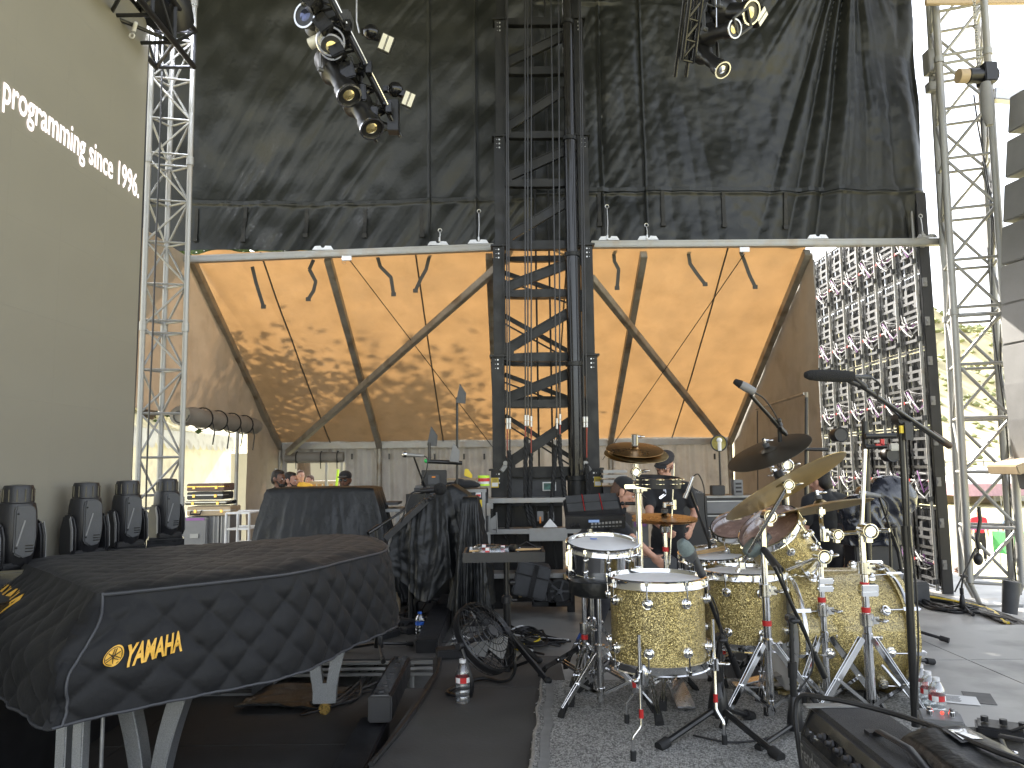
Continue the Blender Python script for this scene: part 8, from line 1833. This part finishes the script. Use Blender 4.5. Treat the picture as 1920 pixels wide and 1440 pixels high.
# ------------------------------------------------------------ left side: white tent, cases
wt_ = thing('white_tent', 'white tent with a scalloped valance beyond the side door', 'tent', (-7.5, 13, ZG)); XW = -6.6
wy0, wy1 = atx(300, 900, XW).y, 19.0
vz = at(420, 822, 13).z; dv = lambda y: 1.80
def wallf(u, v): y = 8.5 + 10.5 * u; z = ZG + (2.0 - ZG) * v; return V((XW - .35 + .05 * ridge(y * .9, z * .3, 3), y, z))
q = MB(); q.grid(wallf, 80, 20); build(q, 'wall', M['white_tent'], wt_, ang=80)
q = MB(); q.grid(lambda u, v: V((XW - .3 - 2.4 * v, 8.5 + 10.5 * u, 1.95 + 1.2 * v)), 10, 4); build(q, 'roof', M['white_tent'], wt_)
vs = []; n = 30
for k in range(n):
    y0_, y1_ = 8.5 + 10.5 * k / n, 8.5 + 10.5 * (k + 1) / n; ym = (y0_ + y1_) / 2; zt_ = 1.97
    q = MB(); q.add([(XW - .28, y0_, zt_), (XW - .28, y1_, zt_), (XW - .26, y1_, 1.72), (XW - .24, y1_ - .07, 1.63), (XW - .24, ym, 1.60), (XW - .24, y0_ + .07, 1.63), (XW - .26, y0_, 1.72)], [tuple(range(7))]); build(q, 'valance_scallop', M['white'], wt_)
for px in (443,): 
    c = at(px, 900, 12.6); q = MB(); q.cyl((c.x, 12.6, ZG), (c.x, 12.6, 1.8), .03); o = build(q, 'tent_pole', M['alu']); tag(o, 'pale metal pole outside the side door opening', 'pole')
q = MB(); q.bb((-12, 6, ZG), (-3.6, 15.5, ZS - .3)); 
gd = thing('outside_platform', 'pale raised walkway outside the tent side door', 'platform', (-6, 11, ZG)); q = MB(); q.bb((-6.5, 8.0, ZG), (-4.15, 14.0, ZS)); build(q, 'deck', M['alu'], gd, smooth=False)
# stack of cases near the door
YS = 9.4; CG2 = 'cases stacked by the side door'
def case(label, px0, px1, y0, y1, D, m, name='instrument_case', latch=True, round_=.008, dpt=.36):
    a, b = at(px0, y1, D), at(px1, y0, D); T = thing(name, label, 'case', ((a.x + b.x) / 2, D, a.z), CG2); q = MB(); q.bb((a.x, D, a.z + .004), (b.x, D + dpt, b.z - .002)); bx = build(q, 'shell', M[m], T, bevel=round_)
    q = MB(); zm = (a.z + b.z) / 2; q.bb((a.x - .004, D - .005, zm + .004), (b.x + .004, D + dpt * .5, zm + .016)); build(q, 'rim_band', M['steel'] if m != 'case_brown' else M['brass'], T)
    if latch:
        for t in (.2, .8): q = MB(); q.box((a.x + (b.x - a.x) * t, D - .008, zm), (.03, .012, .035)); build(q, 'latch', M['brass'], T)
    return T
case('brown guitar case on top of the stack by the side door', 350, 420, 906, 922, YS, 'case_brown')
case('black instrument case second from top of the stack by the side door', 350, 418, 922, 938, YS, 'black_plastic')
case('thin black case with shiny trim, third from top of the stack', 346, 424, 939, 948, YS - .03, 'gloss_black', round_=.008)
tc2 = case('tan hard case with a handle at the bottom of the stack', 350, 432, 949, 968, YS - .05, 'case_tan'); q = MB(); c = at(368, 961, YS - .07); q.tube([c + V((-.06, -.0, .02)), c + V((-.06, -.03, -.02)), c + V((.06, -.03, -.02)), c + V((.06, 0, .02))], .010, 6); build(q, 'handle', M['black_plastic'], tc2)
gc = thing('flight_case', 'grey flight case with purple tape under the stacked instrument cases', 'flight case', (at(370, 1000, YS).x, YS, ZS), CG2); a, b = at(340, 970, YS - .1), at(388, 970, YS - .1); q = MB(); q.bb((a.x, YS - .1, ZS), (b.x, YS + .4, a.z)); build(q, 'box', M['grey_case'], gc, bevel=.012); q = MB(); q.bb((a.x + .06, YS - .106, a.z - .04), (b.x - .03, YS - .10, a.z - .01)); build(q, 'purple_tape', M['purple'], gc); q = MB(); q.box(at(364, 1005, YS - .11), (.10, .01, .05)); build(q, 'label_holder', M['alu'], gc)
for k, (x0, x1) in enumerate(((392, 412), (414, 432))):
    T = thing('flight_case', ['pale narrow flight case right of the purple taped one', 'second pale narrow flight case, next to the metal cart'][k], 'flight case', (at(x0, 1000, YS).x, YS, ZS), CG2); a, b = at(x0, 967, YS), at(x1, 967, YS); q = MB(); q.bb((a.x, YS, ZS), (b.x, YS + .4, a.z)); build(q, 'box', M['grey_case'], T, bevel=.008)
    for t in (.1, .5, .9): q = MB(); q.bb((a.x + (b.x - a.x) * t - .008, YS - .008, ZS), (a.x + (b.x - a.x) * t + .008, YS, a.z)); build(q, 'edge_trim', M['alu'], T)
ct = thing('metal_cart', 'white tubular metal cart beside the flight cases left of the draped table', 'cart', (at(440, 1000, 8.9).x, 8.9, ZS)); a, b = at(425, 962, 8.9), at(468, 962, 8.9)
for z in (a.z, a.z - .18, a.z - .36): q = MB(); q.bb((a.x, 8.88, z - .012), (b.x, 8.90, z + .012)); q.bb((a.x, 9.28, z - .012), (b.x, 9.30, z + .012)); q.bb((a.x, 8.90, z - .01), (b.x, 9.28, z)); build(q, 'shelf', M['white'], ct)
for x in (a.x, (a.x + b.x) / 2, b.x): rod(ct, 'leg', (x, 8.89, ZS), (x, 8.89, a.z), .014, M['white']); rod(ct, 'leg', (x, 9.29, ZS), (x, 9.29, a.z), .014, M['white'])
# outside the window: wall, table, posts
q = MB(); q.bb((-8.5, 21, ZG), (-1.0, 21.2, 1.6)); o = build(q, 'pale_building', mat('pale_wall', (.42, .40, .36), .8, 0, .05, 3), smooth=False); tag(o, 'pale low building wall beyond the tent window', 'building')
tb = thing('picnic_table', 'brown wooden table outside the tent window', 'table', at(610, 905, 16)); A, B = at(585, 902, 16), at(660, 902, 16); q = MB(); q.bb((A.x, 15.8, A.z - .06), (B.x, 16.5, A.z)); build(q, 'top', M['case_tan'], tb)
for k in range(7): q = MB(); x = A.x + (B.x - A.x) * (k + .5) / 7; q.bb((x - .04, 15.9, A.z - .9), (x + .04, 15.95, A.z - .06)); build(q, 'board', M['wood'], tb)
for px in (612, 641): q = MB(); c = at(px, 890, 15.2); q.cyl((c.x, 15.2, ZG), (c.x, 15.2, 1.5), .03); o = build(q, 'outdoor_pole', M['alu']); tag(o, ['thin pale pole seen left in the tent window', 'thin pale pole seen right in the tent window'][px == 641], 'pole')
q = MB(); c = at(634, 890, 15.1); q.cyl(at(634, 880, 15.1), at(630, 920, 15.1), .025); o = build(q, 'yellow_pole', M['fluor']); tag(o, 'bright yellow green pole in the tent window', 'pole')
q = MB(); q.box(at(517, 893, 13.1), (.05, .004, .26)); q2 = q; o = build(q, 'notice_sheet', M['paper']); tag(o, 'narrow white notice hanging on the tent wall left of the window', 'notice')
# ------------------------------------------------------------ field at the right: tents, fences
for k, (px, D, w_) in enumerate(((1838, 60, 5.5), (1900, 62, 6))):
    c = at(px, 900, D); T = thing('market_tent', ['white market tent with pink valance seen through the right truss', 'white peaked tent at the right edge beyond the field'][k], 'tent', (c.x, D, ZG), 'tents beyond the field'); zt_ = at(px, 905, D).z; zp = at(px, 872, D).z; h_ = w_ / 2
    q = MB(); B4 = [V((c.x + sx * h_, D + sy * h_, zt_)) for sx, sy in ((-1, -1), (1, -1), (1, 1), (-1, 1))]; q.add(B4 + [V((c.x, D, zp))], [(0, 1, 4), (1, 2, 4), (2, 3, 4), (3, 0, 4)]); build(q, 'roof', M['white'], T, smooth=False)
    q = MB(); z2 = zt_ - .9
    for i in range(4): a, b = B4[i], B4[(i + 1) % 4]; q.add([a, b, V((b.x, b.y, z2)), V((a.x, a.y, z2))], [(0, 1, 2, 3)])
    build(q, 'valance', mat('pink_valance%d' % k, (.42, .26, .32) if k == 0 else (.6, .55, .55), .7), T, smooth=False)
    q = MB(); q.bb((c.x - h_ + .2, D + h_ - .1, ZG), (c.x + h_ - .2, D + h_, zt_)); build(q, 'back_wall', M['case_tan'] if k == 0 else M['paper'], T, smooth=False)
    for p in B4: rod(T, 'pole', (p.x, p.y, ZG), p, .05, M['steel'])
fn2 = thing('field_fence', 'long post and rail fence across the foot of the hill', 'fence', (60, 120, ZG)); fy = 120; zf = at(1780, 866, fy).z
for z in (zf, zf - .9): rod(fn2, 'rail', (40, fy, z), (95, fy, z), .10, M['grey_case'], 6)
for k in range(19): rod(fn2, 'post', (40 + k * 3, fy, ZG), (40 + k * 3, fy, zf + .2), .12, M['grey_case'], 6)
q = MB(); A = at(1775, 900, 80); q.bb((A.x - 8, 80, ZG), (A.x + 2.2, 84, at(1775, 876, 80).z)); o = build(q, 'white_marquee', M['white'], smooth=False); tag(o, 'plain white marquee side beyond the LED wall, left of the truss', 'marquee')
tf_ = thing('table_with_green_cloth', 'table with a green cloth on the field at the right edge', 'table', (at(1905, 1000, 24).x, 24, ZG)); A, B = at(1890, 1000, 24), at(1925, 1000, 24); q = MB(); q.bb((A.x, 24, A.z - .65), (B.x + .4, 24.8, A.z)); build(q, 'cloth', M['green'], tf_)
tf2_ = thing('trestle_table', 'long table with purple trim on the field behind the truss', 'table', (at(1850, 995, 25).x, 25, ZG)); A, B = at(1815, 990, 25), at(1888, 990, 25); q = MB(); q.bb((A.x, 25, A.z - .06), (B.x, 25.7, A.z)); build(q, 'top', M['purple'], tf2_)
for x in (A.x + .1, B.x - .1): rod(tf2_, 'leg', (x, 25.3, ZG), (x, 25.3, A.z - .06), .03, M['steel'])
# ------------------------------------------------------------ cables on the floors
CF = 'cables tangled on the floor'
def floor_cables(pxs, z, n, seed, r=.008, lab='', grp=CF, spread=.25):
    rr = random.Random(seed); mats_ = ['cable'] * 5 + ['white_plastic', 'yellow', 'cable']
    base = [gz(x, y, z) for x, y in pxs]; T = thing('cable_bundle', lab, 'cables', (base[0].x, base[0].y, z), grp)
    for k in range(n):
        P = []
        for i, b in enumerate(base): P.append(b + V((rr.gauss(0, spread * .5), rr.gauss(0, spread), r + .012 * rr.random() * 3)))
        wire('', P, r, parent=T, m=mats_[rr.randrange(8)] if k % 3 == 0 else 'cable')
    return T
floor_cables([(945, 1195), (985, 1185), (1030, 1200), (1010, 1215), (960, 1212), (1000, 1225)], ZS, 9, 1, .009, 'tangle of black, yellow and white cables behind the rug near the tower', spread=.12)
floor_cables([(940, 1170), (960, 1190), (1010, 1200), (1060, 1208)], ZS, 7, 12, .009, 'loose cables running from the tower foot to the snare stand', spread=.10)
floor_cables([(1640, 1112), (1700, 1120), (1760, 1128), (1820, 1142), (1880, 1165), (1925, 1185)], ZS, 12, 2, .014, 'thick bundle of black cables along the stage edge in front of the LED wall', spread=.12)
floor_cables([(1700, 1105), (1740, 1135), (1790, 1150), (1850, 1152), (1925, 1178)], ZS, 7, 3, .012, 'looser black cables curving past the foot of the right truss', spread=.10)
floor_cables([(720, 1150), (745, 1165), (780, 1160), (765, 1185), (730, 1180), (700, 1190)], ZP, 8, 4, .007, 'knot of thin cables on the rear platform behind the piano tail', spread=.16)
floor_cables([(690, 1260), (660, 1310), (620, 1335), (590, 1330), (640, 1315), (690, 1300)], ZD, 4, 5, .007, 'dark cables curling round the piano tail leg', spread=.08)
floor_cables([(60, 1370), (110, 1380), (60, 1395), (20, 1390), (90, 1410)], ZD, 5, 6, .007, 'dim cables on the deck under the keyboard end of the piano', spread=.1)
floor_cables([(835, 1230), (860, 1215), (900, 1225), (870, 1205), (840, 1210)], 0, 4, 7, .006, 'thin black cables behind the floor fan on the walkway', spread=.05)
wire('black power cable along the left edge of the walkway platform', [gz(700, 1438, 0) + V((-.01, 0, .01)), gz(760, 1350, 0) + V((.02, 0, .012)), gz(808, 1270, 0) + V((.03, 0, .012)), gz(830, 1230, 0) + V((.0, 0, .012)), gz(870, 1218, 0) + V((0, 0, .012))], .012)
for k, (x, y) in enumerate(((735, 1160), (760, 1172), (780, 1185), (722, 1195))):
    q = MB(); c = gz(x, y, ZP); q.box(c + V((0, 0, .025)), (.22, .12, .05), Matrix.Rotation(.3 * k, 3, 'Z')); o = build(q, 'effect_pedal', M['black_plastic'], bevel=.006); tag(o, ['flat black pedal on the rear platform, farthest back', 'flat black pedal on the rear platform, middle of the group', 'flat black pedal nearest the blue bottle', 'flat black pedal nearest the piano tail'][k], 'pedal', 'pedals on the rear platform')
# black folded cloths under the piano
q = MB(); c = gz(545, 1312, ZD)
q.grid(lambda u, v: V((c.x - .28 + .56 * u + .08 * v, c.y - .25 + .45 * v, ZD + .02 + .012 * ridge(u * 4, v * 3, 2) + .01 * math.sin(u * 5))), 30, 20); o = build(q, 'folded_mat', M['drape'], solid=.012, ang=80); tag(o, 'folded black cloth lying on the deck under the piano', 'cloth')
# pallet
pl = thing('wooden_pallet', 'grey weathered pallet standing under the middle of the piano', 'pallet', gz(415, 1300, ZD))
c = gz(410, 1302, ZD)
for k in range(3):
    q = MB(); q.box(c + V((.0, .12 * k, .10)), (.62, .08, .02)); build(q, 'board', M['grey_case'], pl)
    q = MB(); q.box(c + V((-.27 + .27 * k, .12, .05)), (.06, .36, .075)); build(q, 'block', M['dark_grey'], pl)
    q = MB(); q.box(c + V((.0, .12 * k, .008)), (.62, .08, .016)); build(q, 'board', M['grey_case'], pl)
bt_ = thing('foot_case', 'low black box with a notch at the left foot of the tray fan', 'box', gz(850, 1228, 0)); q = MB(); c = gz(842, 1232, 0); q.box(c + V((0, 0, .03)), (.16, .12, .055), Matrix.Rotation(.2, 3, 'Z')); build(q, 'shell', M['black_plastic'], bt_, bevel=.008); q = MB(); q.box(c + V((.085, -.01, .03)), (.02, .03, .04)); build(q, 'blue_plug', M['blue'], bt_)
